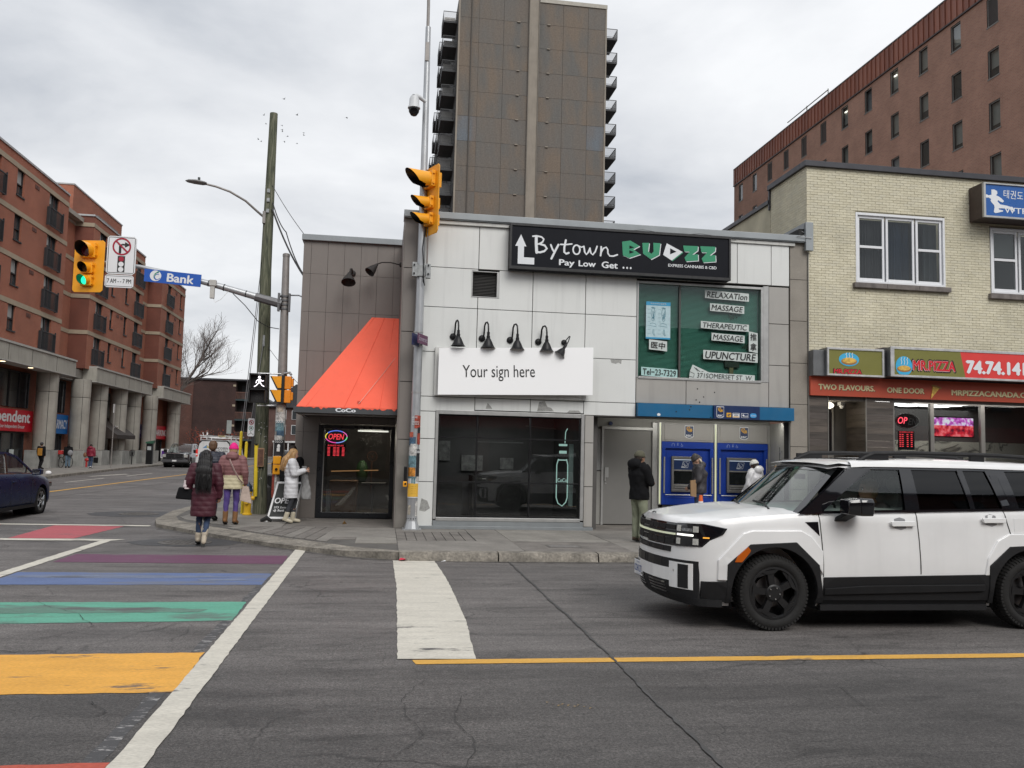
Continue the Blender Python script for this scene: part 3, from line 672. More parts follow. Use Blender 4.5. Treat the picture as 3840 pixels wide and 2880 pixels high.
pen((3.58,5.97),.30,[[.044,(.38,1.02),(.28,.5),(.28,.16),(.42,.05),(.60,.12)],[.032,(0,.70),(.35,.70),(.82,.78)]],.045,'lettering_t')
pen((3.87,6.075),.1,[[.034]+[(p[0],p[1])for p in arcpts(.6,.1,.75,100,460,18,1.0)],[.03,(.9,1.0),(1.7,.7),(2.2,.95)]],.03,'lettering_o')
pen((4.09,5.985),.2,[[.036,(0,.9),(.1,.3),(.28,.05),(.5,.3),(.68,.75)],[.034,(.66,.75),(.78,.25),(.98,.05),(1.25,.4),(1.45,1.0)]],.035,'lettering_w')
pen((4.46,5.99),.2,[[.040,(.05,.95),(.05,.4),(0,.0)],[.034,(.02,.3),(.3,.8),(.6,.95),(.78,.7),(.8,.3),(1.0,.02),(1.4,.02),(1.85,.2)]],.035,'lettering_n')
txt('Pay',(3.725,YS,5.775),.34,.17,SW,bs,bold=.03);txt('Low',(4.17,YS,5.795),.38,.13,SW,bs,bold=.03);txt('Get',(4.665,YS,5.795),.36,.145,SW,bs,bold=.03)
m=M()
for x in(4.97,5.05,5.13):m.add([(x+.02*math.cos(a*.524),YS-.004,5.755+.024*math.sin(a*.524))for a in range(12)],[tuple(range(12))])
m.o('dots',SW,bs,fix=False)
LET={'B':([(0,.95),(.45,1.05),(.95,.75),(.62,.52),(1.0,.25),(.4,-.02),(.05,.12)],[(.40,.74),(.66,.64),(.40,.55)],[(.40,.45),(.66,.36),(.40,.24)]),'U':([(0,.95),(.38,.98),(.33,.45),(.5,.32),(.62,.45),(.60,1.0),(1.0,1.0),(.93,.28),(.48,-.02),(.05,.3)],),'D':([(.18,1.02),(1.0,.55),(.45,-.02),(0,.3)],[(.36,.72),(.68,.54),(.36,.36)]),'Z':([(.0,1.0),(1.0,1.02),(.98,.74),(.62,.44),(1.0,.50),(1.02,.08),(.2,-.02),(.10,.22),(.45,.62),(.08,.62)],)}
for ch,x0,x1,z0,z1,c in(('B',4.93,5.34,5.98,6.34,SG),('U',5.38,5.79,5.98,6.34,SG),('D',5.85,6.29,5.98,6.34,SW),('Z',6.30,6.64,5.98,6.32,SG),('Z',6.69,7.04,5.98,6.33,SG)):
 L_=LET[ch]
 for k,(cc,dx,dz,yy)in enumerate(((SW if c is SG else SG,.018,-.014,.004),(c,0,0,.008))):
  m=M();m.add([(x0+dx+p[0]*(x1-x0),YS-yy,z0+dz+p[1]*(z1-z0))for p in L_[0]],[tuple(range(len(L_[0])))]);m.o('letter_'+ch.lower(),cc,bs,fix=False)
 for h in L_[1:]:
  m=M();m.add([(x0+p[0]*(x1-x0),YS-.012,z0+p[1]*(z1-z0))for p in h],[tuple(range(len(h)))]);m.o('letter_hole',SB,bs,fix=False)
txt('EXPRESS CANNABIS & CBD',(6.52,YS,5.868),1.10,.065,SW,bs,bold=.02)
m=M()
m.tube([(5.2,17.6,6.60),(5.4,17.58,6.625),(5.7,17.6,6.60),(6.4,17.6,6.59),(6.7,17.58,6.62),(7.0,17.6,6.60),(7.6,17.72,6.58)],.006,5);m.o('cable',mat('cable_grey',(.12,.12,.12),.6),bs)
# ---------------------------------------------------------------- first floor window with paper notices
TEAL=mat('blind_teal',(.20,.34,.30),.6,var=.08,scale=1.5)
m=M();m.box(5.36,5.40,17.80,18.0,3.42,5.55);m.box(8.22,8.27,17.80,18.0,3.42,5.55);m.box(5.40,8.22,17.80,18.0,5.50,5.55);m.box(5.40,8.22,17.78,18.0,3.40,3.45);m.box(8.27,8.40,17.80,17.86,3.42,5.58);m.o('window_frame',ALU,wb,bevel=.004)
M().box(6.33,6.37,17.84,17.93,3.45,5.50).o('mullion',mat('mullion_dark',(.06,.06,.055),.5),wb)
GT=glassmat('teal_glass',(.78,.92,.88),.8,fac0=.0)
for a,b in((5.40,6.33),(6.37,8.22)):M().box(a,b,17.87,17.876,3.45,5.50).o('pane',GT,wb)
bl=M();bl.hexa([(5.42,17.935,-.012),(8.2,17.935,-.012),(8.2,17.965,.010),(5.42,17.965,.010)],[(5.42,17.936,-.010),(8.2,17.936,-.010),(8.2,17.966,.012),(5.42,17.966,.012)])
blm=bl.mesh('blind_slat');blm.materials.append(TEAL)
wbl=thing('window_blind','green venetian blind across the upper massage parlour window','blind',(6.8,17.95,3.5))
for i in range(76):inst(blm,'blind_slat',wbl,(6.8-6.8,0,3.47+i*.0265)).location=(-6.8,-17.95,3.47+i*.0265-3.5)
M().box(5.36,8.25,18.0,18.02,3.4,5.54).o('blind_backing',mat('teal_dark',(.03,.085,.07),.8,var=.2),wbl)
PAP=mat('paper_white',(.56,.61,.59),.8,var=.05);PK=mat('ink_black',(.02,.02,.02),.7,var=0);PT=mat('paper_teal',(.42,.62,.60),.8,var=.06)
PD=mat('poster_pale_blue',(.45,.60,.64),.7,var=.1,scale=14);BLU=mat('poster_blue',(.04,.30,.52),.6,var=.1)
def paper(x0,x1,z0,z1,s,label,tx=None,ma=PAP,y=17.861,rot=0,bold=.0,shear=0,cat='notice',sc=(.92,.72),dz=.035):
 t=thing('paper_notice',label,cat,((x0+x1)/2,y,z0),0,'paper notices taped inside the upper window')
 m=M();n=max(3,int((x1-x0)/.15));top,bot=[],[]
 for i in range(n+1):
  x=x0+(x1-x0)*i/n;top.append((x,y+r_.uniform(-.004,.0),z1+r_.uniform(-.004,.004)+(dz*(.5-i/n))));bot.append((x,y+r_.uniform(-.004,.0),z0+r_.uniform(-.004,.004)+(dz*(.5-i/n))))
 m.add([(a[0],a[1]+.0015,a[2])for a in top]+[(a[0],a[1]+.0015,a[2])for a in bot],[(i,i+1,n+1+i+1,n+1+i)for i in range(n)])
 m.o('sheet',ma,t,fix=False)
 if s:txt(s,((x0+x1)/2,y-.006,(z0+z1)/2),(x1-x0)*sc[0],(z1-z0)*sc[1],PK,t,rot=-dz/max(.3,x1-x0)*.8,bold=bold,shear=shear,flat=.002)
 return t
paper(6.93,7.96,5.24,5.42,'RELAXATIon','paper strip reading RELAXATIon at the top of the upper window',shear=.15,bold=.01)
paper(7.05,7.85,4.96,5.13,'MASSAGE','paper strip reading MASSAGE just below the RELAXATIon strip',shear=.15,bold=.01)
paper(6.84,7.96,4.56,4.72,'THERAPEUTIC','paper strip reading THERAPEUTIC in the middle of the upper window',shear=.15,bold=.01)
paper(7.09,7.86,4.30,4.47,'MASSAGE','paper strip reading MASSAGE below the THERAPEUTIC strip',shear=.15,bold=.01)
t=paper(7.96,8.17,4.09,4.54,None,'upright paper with two Chinese characters at the right edge of the upper window')
txt('推',(8.065,17.855,4.43),.15,.16,PK,t,bold=.01);txt('拿',(8.065,17.855,4.21),.15,.17,PK,t,bold=.01)
paper(6.90,8.17,3.88,4.08,'UPUNCTURE','large paper strip reading UPUNCTURE',shear=.15,bold=.02,sc=(.93,.8))
paper(5.49,6.31,3.46,3.65,'Tel−23-7329','pale teal paper strip with the telephone number 23-7329',ma=PT,bold=.015)
paper(6.70,8.10,3.44,3.59,'371SOMERSET ST. W.','paper strip reading 371 SOMERSET ST. W. along the window sill',bold=.0,shear=.1)
paper(5.66,6.07,4.04,4.26,'医中','square paper with the two Chinese characters below the foot chart',bold=.02,sc=(.78,.66))
t=thing('paper_notice','torn white paper propped up behind the address strip','notice',(6.8,17.86,3.45),0,'paper notices taped inside the upper window')
m=M();m.add([(6.58,17.866,3.46),(7.04,17.866,3.46),(7.05,17.866,3.60),(6.66,17.866,3.76),(6.60,17.866,3.62)],[(0,1,2,3,4)]);m.o('sheet',PAP,t,fix=False)
vs,fs=strokes(([],[]),[[(6.58,3.5),(6.68,3.48),(6.70,3.56),(6.6,3.6)],[(6.7,3.70),(6.78,3.62)],[(6.74,3.68),(6.84,3.60),(6.9,3.62)]],.012);place2d(vs,fs,(0,17.866,0),1,PK,t,'ink')
t=thing('foot_chart','pale blue reflexology poster with drawings of feet','poster',(5.86,17.86,4.3))
M().box(5.585,6.14,17.862,17.866,4.29,5.11).o('sheet',PD,t)
M().box(5.585,6.14,17.859,17.861,5.03,5.11).o('banner',BLU,t);M().box(5.585,6.14,17.859,17.861,4.29,4.325).o('banner',BLU,t)
txt('足部反射区健康图',(5.86,17.858,5.07),.36,.035,PAP,t)
DR=mat('print_teal',(.08,.22,.28),.7,var=0);vs,fs=[],[]
for cx in(5.745,5.985):
 strokes((vs,fs),[arcpts(cx,4.86,.045,0,360,14,.11),arcpts(cx,4.73,.03,0,360,12,.045)],.008)
 for k in range(5):strokes((vs,fs),[arcpts(cx-.036+k*.018,4.985-abs(k-1.2)*.006,.008,0,360,6)],.006)
 for k in range(9):strokes((vs,fs),[[(cx-.03+r_.random()*.05,4.70+r_.random()*.24),(cx-.01+r_.random()*.04,4.72+r_.random()*.2)]],.007)
 strokes((vs,fs),[[(cx-.08,4.58),(cx+.08,4.56),(cx+.06,4.62),(cx-.02,4.64),(cx-.07,4.62)],[(cx,4.50),(cx-.01,4.42),(cx+.03,4.36)],[(cx+.02,4.50),(cx+.02,4.42),(cx+.045,4.37)]],.008)
 for k in range(7):strokes((vs,fs),[[(cx-.12,4.40+k*.09),(cx-.06,4.40+k*.09)]],.004)
place2d(vs,fs,(0,17.862,0),1,DR,t,'drawings',flat=.002)
t=thing('mallet','dark block on a wooden handle standing behind the window glass','ornament',(7.57,17.88,3.58))
M().box(7.41,7.75,17.88,17.92,3.73,3.87).o('head',mat('dark_wood',(.03,.02,.016),.6),t,bevel=.01);M().box(7.52,7.61,17.885,17.915,3.46,3.73).o('handle',mat('light_wood',(.24,.13,.07),.6),t)
for lx,lz,nm in((7.95,4.22,'dark paper plant pressed against the window beside the Chinese characters'),(7.62,4.88,'small dark picture stuck under the first MASSAGE strip')):
 m=M()
 for k in range(18):
  a=r_.uniform(0,6.28);r0=r_.uniform(.02,.11);cx,cz=lx+r0*math.cos(a)-.05,lz+r0*.55*math.sin(a)
  m.add([(cx,17.915+k*.0004,cz),(cx+.05,17.915+k*.0004,cz+.02),(cx+.03,17.915+k*.0004,cz-.03)],[(0,1,2)])
 m.o('window_cutout',mat('cutout_dark',(.035,.045,.03),.7),None,nm,'ornament',fix=False)
# ---------------------------------------------------------------- blue band and bank machines
BLUEB=mat('bank_blue_band',(.008,.115,.25),.4,var=.07,scale=2);NAVY=mat('bank_navy',(.012,.03,.10),.35,var=.05)
bb=thing('bank_canopy','blue bank fascia with a navy card logo box over the cash machines','sign',(7.2,17.7,2.6))
m=M();m.box(5.37,8.93,17.66,17.80,2.58,2.862);m.o('fascia',BLUEB,bb,bevel=.004)
m=M();m.box(7.05,8.10,17.60,17.66,2.575,2.868);m.o('logo_box',NAVY,bb,bevel=.004)
m=M();m.box(4.46,8.92,17.86,19.3,2.60,2.66);m.box(4.46,8.93,17.82,17.86,2.555,2.58);m.o('soffit',mat('soffit_grey',(.13,.125,.12),.7,var=.2),bb)
GOLD=mat('logo_gold',(.70,.38,.03),.5,var=0);LWH=mat('logo_white',(.75,.77,.80),.5,var=0)
def shield(cx,cz,w,h,y,par):
 y-=.002
 def shp(s,yy,ma,nm):
  ww,hh=w*s/2,h*s/2
  pts=[(-ww,hh),(ww,hh),(ww,-hh*.72),(ww*.6,-hh*.92),(0,-hh),(-ww*.6,-hh*.92),(-ww,-hh*.72)]
  m=M();m.prism([(cx+a,cz+b)for a,b in pts],'y',yy-.003,yy);m.o(nm,ma,par)
 shp(1,y,LWH,'shield_rim');shp(.90,y-.004,NAVY,'shield')
 vs,fs=[],[];u=w/2
 strokes((vs,fs),[[(-.75,.75),(-.35,.95),(.05,.95),(.2,.8),(.0,.62),(.25,.55),(.05,.42)],[(-.75,.62),(-.6,.3),(-.2,.0),(.3,-.2),(.7,-.28)],[(-.45,.72),(-.3,.38),(.1,.1),(.5,-.05)],[(-.75,.42),(-.55,.05),(-.1,-.28),(.3,-.42)],[(.25,.3),(.6,.42),(.75,.2),(.72,-.2)],[(.3,.12),(.7,.12)],[(.48,.35),(.45,-.15)],[(-.1,.72),(-.02,.8)]],.13)
 vs=[(a*u*.8,b*u*.8+h*.13,c)for a,b,c in vs]
 place2d(vs,fs,(cx,y-.0075,cz),1,GOLD,par,'lion_emblem',flat=.001)
 txt('RBC',(cx,y-.0075,cz-h*.29),w*.70,h*.17,LWH,par,bold=.03,flat=.001)
shield(7.19,2.715,.17,.25,17.598,bb)
Y6=17.597
m=M();m.box(7.335,7.44,Y6-.004,Y6,2.615,2.71);m.o('card_logo',GOLD,bb)
vs,fs=strokes(([],[]),[[(7.36,2.66),(7.42,2.68)],[(7.385,2.66),(7.39,2.635)]],.018);place2d(vs,fs,(0,Y6-.004,0),1,NAVY,bb,'card_mark',flat=.002)
m=M();m.box(7.475,7.63,Y6-.004,Y6,2.61,2.71);m.o('card_logo',LWH,bb);M().box(7.485,7.62,Y6-.0065,Y6-.004,2.618,2.634).o('card_stripe',GOLD,bb)
M().box(7.485,7.62,Y6-.0065,Y6-.004,2.688,2.702).o('card_stripe',NAVY,bb);txt('VISA',(7.552,Y6-.005,2.66),.10,.035,NAVY,bb,bold=.02,shear=.2)
m=M();m.box(7.67,7.83,Y6-.004,Y6,2.61,2.71);m.o('card_logo',LWH,bb);M().box(7.677,7.823,Y6-.0065,Y6-.004,2.617,2.703).o('card_field',NAVY,bb);txt('PLUS',(7.765,Y6-.008,2.645),.10,.032,LWH,bb,bold=.03)
m=M();m.prism([(7.69,2.665),(7.715,2.69),(7.74,2.665),(7.715,2.64)],'y',Y6-.009,Y6-.0066);m.o('card_mark',LWH,bb)
m=M();m.prism([(a,b)for a,b in arcpts(7.92,2.665,.048,90,270,10)]+[(a,b)for a,b in arcpts(7.975,2.665,.048,-90,90,10)],'y',Y6-.004,Y6);m.o('card_logo',mat('logo_cyan',(.05,.30,.62),.5,var=0),bb);txt('Cirrus',(7.948,Y6-.005,2.665),.10,.032,LWH,bb,bold=.01)
for x,z in((6.55,2.82),(6.52,2.75),(6.22,2.70),(7.0,2.60)):M().lathe([(.016,0),(.016,-.0022)],(x,17.659,z),'y',9).o('chip_mark',DARKB,bb)
m=M();m.add([(5.80,17.655,2.60),(5.86,17.655,2.60),(5.87,17.655,2.64),(5.83,17.655,2.66),(5.79,17.655,2.64)],[(0,1,2,3,4)]);m.o('paint_chip',LWH,bb,fix=False)
al_=bpy.data.lights.new('strip_fill','AREA');al_.shape='RECTANGLE';al_.size=3.4;al_.size_y=.25;al_.energy=16;al_.color=(1,.98,.9);ao_=bpy.data.objects.new('strip_fill',al_);COL.objects.link(ao_);ao_.location=(7.4,18.3,2.55);ao_.rotation_euler=(math.radians(38),0,0)  # unseen area lamp added under the soffit, carrying the light of the LED strips
REC=mat('recess_wall',(.30,.295,.275),.6,var=.08,streak=.08);DOORG=mat('door_grey',(.21,.205,.195),.5,var=.08,scale=1)
rw=thing('recess_wall','recessed grey entry wall beside the cash machines','wall',(5.5,19.35,.13))
m=M();m.box(4.6,5.0,19.30,19.42,1.38,2.34);m.o('wall_panel',mat('recess_pale',(.27,.27,.265),.5,var=.05),rw,bevel=.003)
m=M();m.box(4.6,5.0,19.31,19.42,.14,1.36);m.o('wall_panel',REC,rw,bevel=.003)
m=M();m.box(4.6,6.4,19.34,19.44,2.36,2.6);m.box(4.6,9.2,19.43,19.5,.13,2.62);m.o('wall_head',REC,rw)
m=M();m.box(5.0,5.05,19.27,19.42,.13,2.40);m.box(6.22,6.37,19.27,19.42,.13,2.52);m.box(5.05,6.22,19.27,19.42,2.33,2.40);m.o('door_frame',ALU,rw,bevel=.004)
m=M();m.box(5.06,6.21,19.32,19.37,.15,2.32);d=m.o('door',DOORG,rw,bevel=.004)
m=M();m.box(5.10,5.18,19.30,19.318,1.22,1.45);m.box(5.085,5.11,19.285,19.30,1.14,1.42);m.o('pull_handle',ALU,rw);M().lathe([(.018,0),(.018,-.01)],(5.12,19.318,1.08),'y',12).o('lock',ALU,rw)
m=M();m.lathe([(.045,0),(.045,-.03)],(5.22,19.33,2.47),'y',16);m.o('alarm_disc',NAVY,rw)
m=M();m.hexa([(8.893,17.80,.13),(8.898,17.80,.13),(9.3,19.42,.13),(9.13,19.42,.13)],[(8.893,17.80,2.556),(8.898,17.80,2.556),(9.3,19.42,2.556),(9.13,19.42,2.556)]);m.o('side_return',REC,rw)
t=thing('door_intercom','black wall keypad mounted on the side wall beside the right cash machine','keypad',(9.03,18.4,1.85))
m=M();m.hexa([(8.975,18.26,1.69),(9.04,18.26,1.69),(9.10,18.52,1.69),(8.995,18.52,1.69)],[(8.975,18.26,2.01),(9.04,18.26,2.01),(9.10,18.52,2.01),(8.995,18.52,2.01)]);m.o('case',BLACK,t,bevel=.005)
m=M();m.lathe([(.03,-.012),(.03,0)],(8.975,18.40,1.90),'x',14);m.box(8.965,8.978,18.375,18.42,1.74,1.77);m.o('button',ALU,t)
RB=mat('bank_blue',(.008,.045,.33),.35,var=.06,scale=1.5);ATMG=mat('atm_grey',(.17,.165,.16),.4,.2,var=.06)
LEDG=emat('led_strip',(.85,.9,.55),.62)
def atm(x0,x1,lab):
 t=thing('cash_machine',lab,'cash machine',((x0+x1)/2,19.3,.13),0,'blue bank cash machines in the recess')
 cx=(x0+x1)/2;w=x1-x0
 M().box(x0,x1,19.22,19.42,2.09,2.53).o('header',mat('atm_header',(.33,.32,.31),.45,var=.04),t,bevel=.006)
 M().box(x0+.06,x1-.06,19.205,19.22,2.13,2.49).o('header_face',mat('atm_header',(.33,.32,.31)),t,bevel=.004)
 m=M();m.box(x0,x1,19.22,19.42,1.93,2.085);m.box(x0,x0+.09,19.22,19.42,.62,1.93);m.box(x1-.09,x1,19.22,19.42,.62,1.93);m.box(x0+.09,x1-.09,19.22,19.42,.62,.80);m.o('surround',RB,t,bevel=.006)
 M().box(x0+.09,x1-.09,19.30,19.42,.80,1.93).o('back_panel',RB,t)
 m=M();m.box(x0+.04,x1-.02,19.26,19.42,.13,.62);m.o('plinth',mat('plinth_grey',(.08,.08,.08),.7),t)
 f0,f1=x0+.25,x1-.28
 m=M();m.box(f0,f1,19.235,19.30,1.68,1.745);m.box(f0,f1,19.235,19.30,.92,.985);m.box(f0,f0+.055,19.235,19.30,.985,1.68);m.box(f1-.055,f1,19.235,19.30,.985,1.68);m.box(f0+.055,f1-.055,19.25,19.30,1.40,1.435);m.box(f0+.055,f1-.055,19.24,19.30,.985,1.10)
 m.o('bezel',ATMG,t,bevel=.008)
 M().box(f0+.055,f1-.055,19.27,19.299,1.435,1.66).o('logo_screen',NAVY,t)
 M().box(f0+.055,f1-.055,19.262,19.27,1.66,1.675).o('light_bar',emat('atm_light',(.8,.9,1),.5),t)
 M().box(f0+.06,f1-.06,19.272,19.299,1.11,1.395).o('screen',mat('screen_dark',(.01,.012,.012),.12,var=0),t)
 m=M();m.box(f0+.08,f1-.1,19.225,19.24,1.02,1.035);m.box(f0+.09,f1-.25,19.225,19.24,1.06,1.072);m.o('slot',ALU,t)
 vs,fs=strokes(([],[]),[[(-.08,-.07),(-.04,.07),(.11,.075),(.07,-.07),(-.08,-.07)],[(-.03,.05),(.0,.0),(.05,-.03)],[(-.04,.02),(.0,-.03),(.04,-.05)],[(.03,.05),(.07,.03),(.06,-.01)]],.007)
 place2d(vs,fs,(f0+.33,19.269,1.555),1,LWH,t,'logo_lines',flat=.001);txt('RBC',(f0+.30,19.268,1.50),.10,.03,LWH,t,shear=.3)
 m=M()
 for xx in(x0+.055,x1-.045):m.tube([(xx,19.19,.89),(xx,19.19,1.73)],.018,8);m.box(xx-.01,xx+.01,19.19,19.22,.95,.98);m.box(xx-.01,xx+.01,19.19,19.22,1.64,1.67)
 m.tube([(x0+.08,19.19,.85),(x1-.06,19.19,.85)],.014,8);m.o('grab_bar',ALU,t)
 shield(cx+.02,2.32,.215,.30,19.204,t)
 vs,fs=[],[]
 strokes((vs,fs),[arcpts(0,0,.032,-20,200,10),[(-.032,-.012),(-.032,-.035)],[(.032,-.012),(.032,-.035)],arcpts(.11,.03,.010,0,360,8),[(.11,.015),(.11,-.01)],[(.09,.0),(.13,.0)],arcpts(.11,-.025,.012,20,160,6),arcpts(.21,-.015,.022,100,380,10),[(.20,.035),(.205,-.0),(.225,-.0),(.235,-.028)]],.007)
 place2d(vs,fs,(cx-.36,19.219,2.015),1,mat('icon_blue',(.30,.38,.62),.5,var=0),t,'icons',flat=.001)
 return t
atm(6.43,7.70,'left blue cash machine, behind the bearded man holding cardboard')
atm(7.79,9.05,'right blue cash machine, used by the man in the white jacket')
for x,nm in((6.385,'left'),(7.745,'middle')):
 t=thing('light_strip','thin pale yellow light strip at the %s cash machine'%('left edge of the left' if nm=='left' else 'gap left of the right'),'light strip',(x,19.2,.6))
 M().box(x-.035,x+.035,19.22,19.30,.62,2.53).o('channel',ALU,t);M().box(x-.009,x+.009,19.205,19.219,.64,2.51).o('tube',LEDG,t)
m=M();m.box(9.055,9.13,19.22,19.42,.13,2.53);m.o('end_trim',ALU,rw)
m=M();m.box(9.22,9.40,17.66,17.74,6.42,7.07);m.o('flashing_post',STEEL,wb,bevel=.006)
m=M();m.hexa([(9.20,17.74,6.93),(9.262,17.74,6.93),(9.262,17.74,7.06),(9.20,17.74,7.06)],[(9.20,24,6.93),(9.262,24,6.93),(9.262,24,7.06),(9.20,24,7.06)]);m.o('side_flashing',STEEL,wb)
m=M();m.box(9.1,9.262,17.76,24,6.76,6.93);m.o('roof_upstand',mat('membrane_black',(.02,.02,.02),.8),wb)
m=M();m.tube([(9.19,17.9,6.78),(9.1,17.8,6.92),(9.3,17.7,6.80),(9.0,17.66,6.72),(9.35,17.64,6.70)],.008,5);m.o('loose_cable',mat('cable_pale',(.5,.5,.5),.6),wb)
PEEL=mat('peeled_grey',(.33,.33,.315),.8,var=.3,scale=20)
for pts in(((3.20,2.62),(3.24,2.82),(3.36,2.84),(3.42,2.72),(3.50,2.70),(3.56,2.63)),((2.1,2.64),(2.14,2.76),(2.2,2.70),(2.24,2.64)),((4.78,3.79),(4.80,3.72),(4.90,3.70),(4.96,3.73),(5.02,3.70),(5.03,3.79)),((.78,.5),(.82,.75),(.94,.7),(1.0,.55),(.9,.48)),((3.85,2.61),(3.9,2.66),(4.1,2.66),(4.16,2.61))):
 m=M();m.add([(a,17.7975,b)for a,b in pts],[tuple(range(len(pts)))]);m.o('peeled_paint',PEEL,wb,fix=False)
for x,z in((6.75,3.22),(7.14,3.16),(6.89,3.05),(6.72,2.98),(6.80,2.93)):
 m=M();m.add([(x+.018*math.cos(k)*r_.uniform(.6,1.2),17.7965,z+.018*math.sin(k)*r_.uniform(.6,1.2))for k in range(6)],[tuple(range(6))]);m.o('hole_mark',DARKB,wb,fix=False)
# ================================================================ brown corner tea shop
bw=thing('tea_shop','brown panelled corner shop under the orange sloping awning','building',(-.9,21,.13))
m=M();m.box(-1.99,-1.5,20.26,30,.1,6.6);m.box(-1.5,.27,20.26,20.6,2.32,6.6);m.box(-1.99,.3,24,30,.1,6.6);m.box(-1.99,.3,20.3,30,6.3,6.6);m.o('wall_backing',DARKB,bw)
xs=[-2.01,-1.83,-1.445,-1.06,-.675,-.29,.095,.27];zs=[.13,1.15,2.1,3.05,3.98,4.90,5.80,6.58]
for i in range(7):
 for j in range(7):
  x0,x1,z0,z1=xs[i],xs[i+1],zs[j],zs[j+1]
  if x1>-1.5 and z1<=2.35:
   if i==1:x1=-1.49
   else:continue
  if j==2 and i>1:z0=2.30
  panel(M(),x0,x1,z0,z1,20.2,20.25,.005).o('wall_panel',BROWN,bw,bevel=.002)
M().box(-2.0,-1.98,20.26,30,.13,6.55).o('side_wall',BROWN,bw)
M().box(-2.05,.28,20.12,20.6,6.58,6.72).o('parapet_flashing',STEEL,bw,bevel=.008)
BFR=mat('shopfront_black',(.012,.014,.017),.3,var=.15)
m=M();m.box(-1.485,-1.36,20.16,20.34,.14,2.27);m.box(.17,.265,20.16,20.34,.14,2.27);m.box(-1.36,.17,20.16,20.34,2.19,2.27);m.box(-1.36,.17,20.16,20.34,.14,.27);m.o('shopfront_frame',BFR,bw,bevel=.006)
M().box(-1.36,.17,20.24,20.25,.27,2.19).o('shop_pane',GLS,bw)
m=M();m.box(-1.36,-1.34,20.22,20.27,.27,2.19);m.o('pane_bead',ALU,bw)
ti=thing('tea_shop_interior','tea shop interior with counter and seats behind the dark glass','room',(-.6,22,.13))
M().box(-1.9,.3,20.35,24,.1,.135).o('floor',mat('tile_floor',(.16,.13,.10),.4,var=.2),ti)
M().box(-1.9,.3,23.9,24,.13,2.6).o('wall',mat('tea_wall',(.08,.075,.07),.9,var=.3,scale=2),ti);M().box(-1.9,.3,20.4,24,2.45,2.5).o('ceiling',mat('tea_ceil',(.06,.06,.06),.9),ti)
m=M();m.box(-1.25,-.60,21.2,22.0,.13,.95);m.o('counter',mat('counter_wood',(.30,.17,.09),.5,var=.15,scale=4,stretch=(1,1,6)),ti)
m=M();m.box(-1.3,-1.2,20.9,21.9,.13,.75);m.o('cabinet',mat('cab_white',(.3,.3,.29),.6),ti)
m=M();m.ell((-.52,22.6,1.15),(.16,.12,.30));m.o('green_seat',mat('seat_green',(.03,.075,.025),.6),ti,smooth=True)
m=M();m.tube([(-.28+.13*math.cos(a*.3927),23.0,1.55+.13*math.sin(a*.3927))for a in range(17)],.014,6);m.tube([(-.28,23.0,1.42),(-.28,23.0,.6)],.02,6)
for k in range(6):m.tube([(-.28,23.0,1.55),(-.28+.13*math.cos(k*1.047),23.0,1.55+.13*math.sin(k*1.047))],.006,4)
m.o('wheel_decor',mat('brown_iron',(.09,.045,.03),.6),ti)
m=M();m.box(-.5,.1,21.6,22.1,.86,.90);m.box(-.25,-.2,21.8,21.85,.13,.86);m.o('table',mat('table_white',(.28,.27,.26),.4),ti)
m=M();m.tube([(-.65,22.2,2.2),(.12,22.2,2.2)],.02,6);m.o('ceiling_light',emat('strip_warm',(1,.95,.85),1.2),ti)
m=M();m.tube([(-1.3,22.5,1.15),(-.1,22.5,1.20)],.012,6);tl_=bpy.data.lights.new('tea_glow','POINT');tl_.energy=32;tl_.color=(1,.88,.72);tl_.shadow_soft_size=.3;to_=bpy.data.objects.new('tea_glow',tl_);COL.objects.link(to_);to_.location=(-.3,22.0,2.1)
m.o('warm_strip',emat('strip_orange',(1,.5,.2),.35),ti)
RED=emat('neon_red',(1,.06,.08),1.5)
nt_=thing('neon_open_sign','oval multicolour neon OPEN sign over a red hours board in the tea shop window','neon sign',(-1.1,20.3,1.55))
E_=[(-1.085+.245*math.cos(a*math.pi/20),20.30,2.005+.14*math.sin(a*math.pi/20))for a in range(41)]
for a,b,c in((0,6,(1,.2,.6)),(6,16,(.15,.25,1)),(16,22,(1,.8,.1)),(22,30,(1,.1,.5)),(30,36,(.3,.4,1)),(36,40,(.2,1,.4))):M().tube(E_[a:b+1],.010,6).o('neon_tube',emat('neon_%d'%a,c,1.3),nt_)
txt('OPEN',(-1.085,20.28,2.005),.36,.135,RED,nt_,bold=.02,shear=.2)
M().box(-1.32,-.86,20.285,20.30,1.55,1.83).o('hours_board',mat('board_dark',(.01,.01,.01),.5),nt_)
txt('BUSINESS HOURS',(-1.09,20.283,1.80),.36,.035,RED,nt_)
vs,fs=[],[]
for i in range(7):
 for x in(-1.27,-1.14,-1.06,-.94):strokes((vs,fs),[[(x,1.75-i*.030),(x+.05,1.75-i*.030)]],.013)
place2d(vs,fs,(0,20.284,0),1,RED,nt_,'hours')
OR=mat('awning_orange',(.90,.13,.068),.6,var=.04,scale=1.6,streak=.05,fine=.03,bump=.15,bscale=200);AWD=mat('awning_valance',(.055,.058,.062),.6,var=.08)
aw=thing('awning','bright orange sloping awning over the tea shop with a black CoCo valance','awning',(-.5,20.2,2.55))
t0,t1,b0,b1=(-.37,20.19,4.83),(.262,20.19,4.83),(-1.81,18.10,2.58),(.262,18.10,2.58)
rows=[]
for i in range(13):
 u=i/12;a=Vector(t0).lerp(Vector(b0),u);b=Vector(t1).lerp(Vector(b1),u);sag=-.05*math.sin(math.pi*u)
 rows.append([tuple(a.lerp(b,j/10)+Vector((0,0,sag*math.sin(math.pi*j/10)**.5 if 0<j<10 else 0)))for j in range(11)])
m=M();m.grid(rows);m.o('canopy',OR,aw,smooth=True,fix=False)
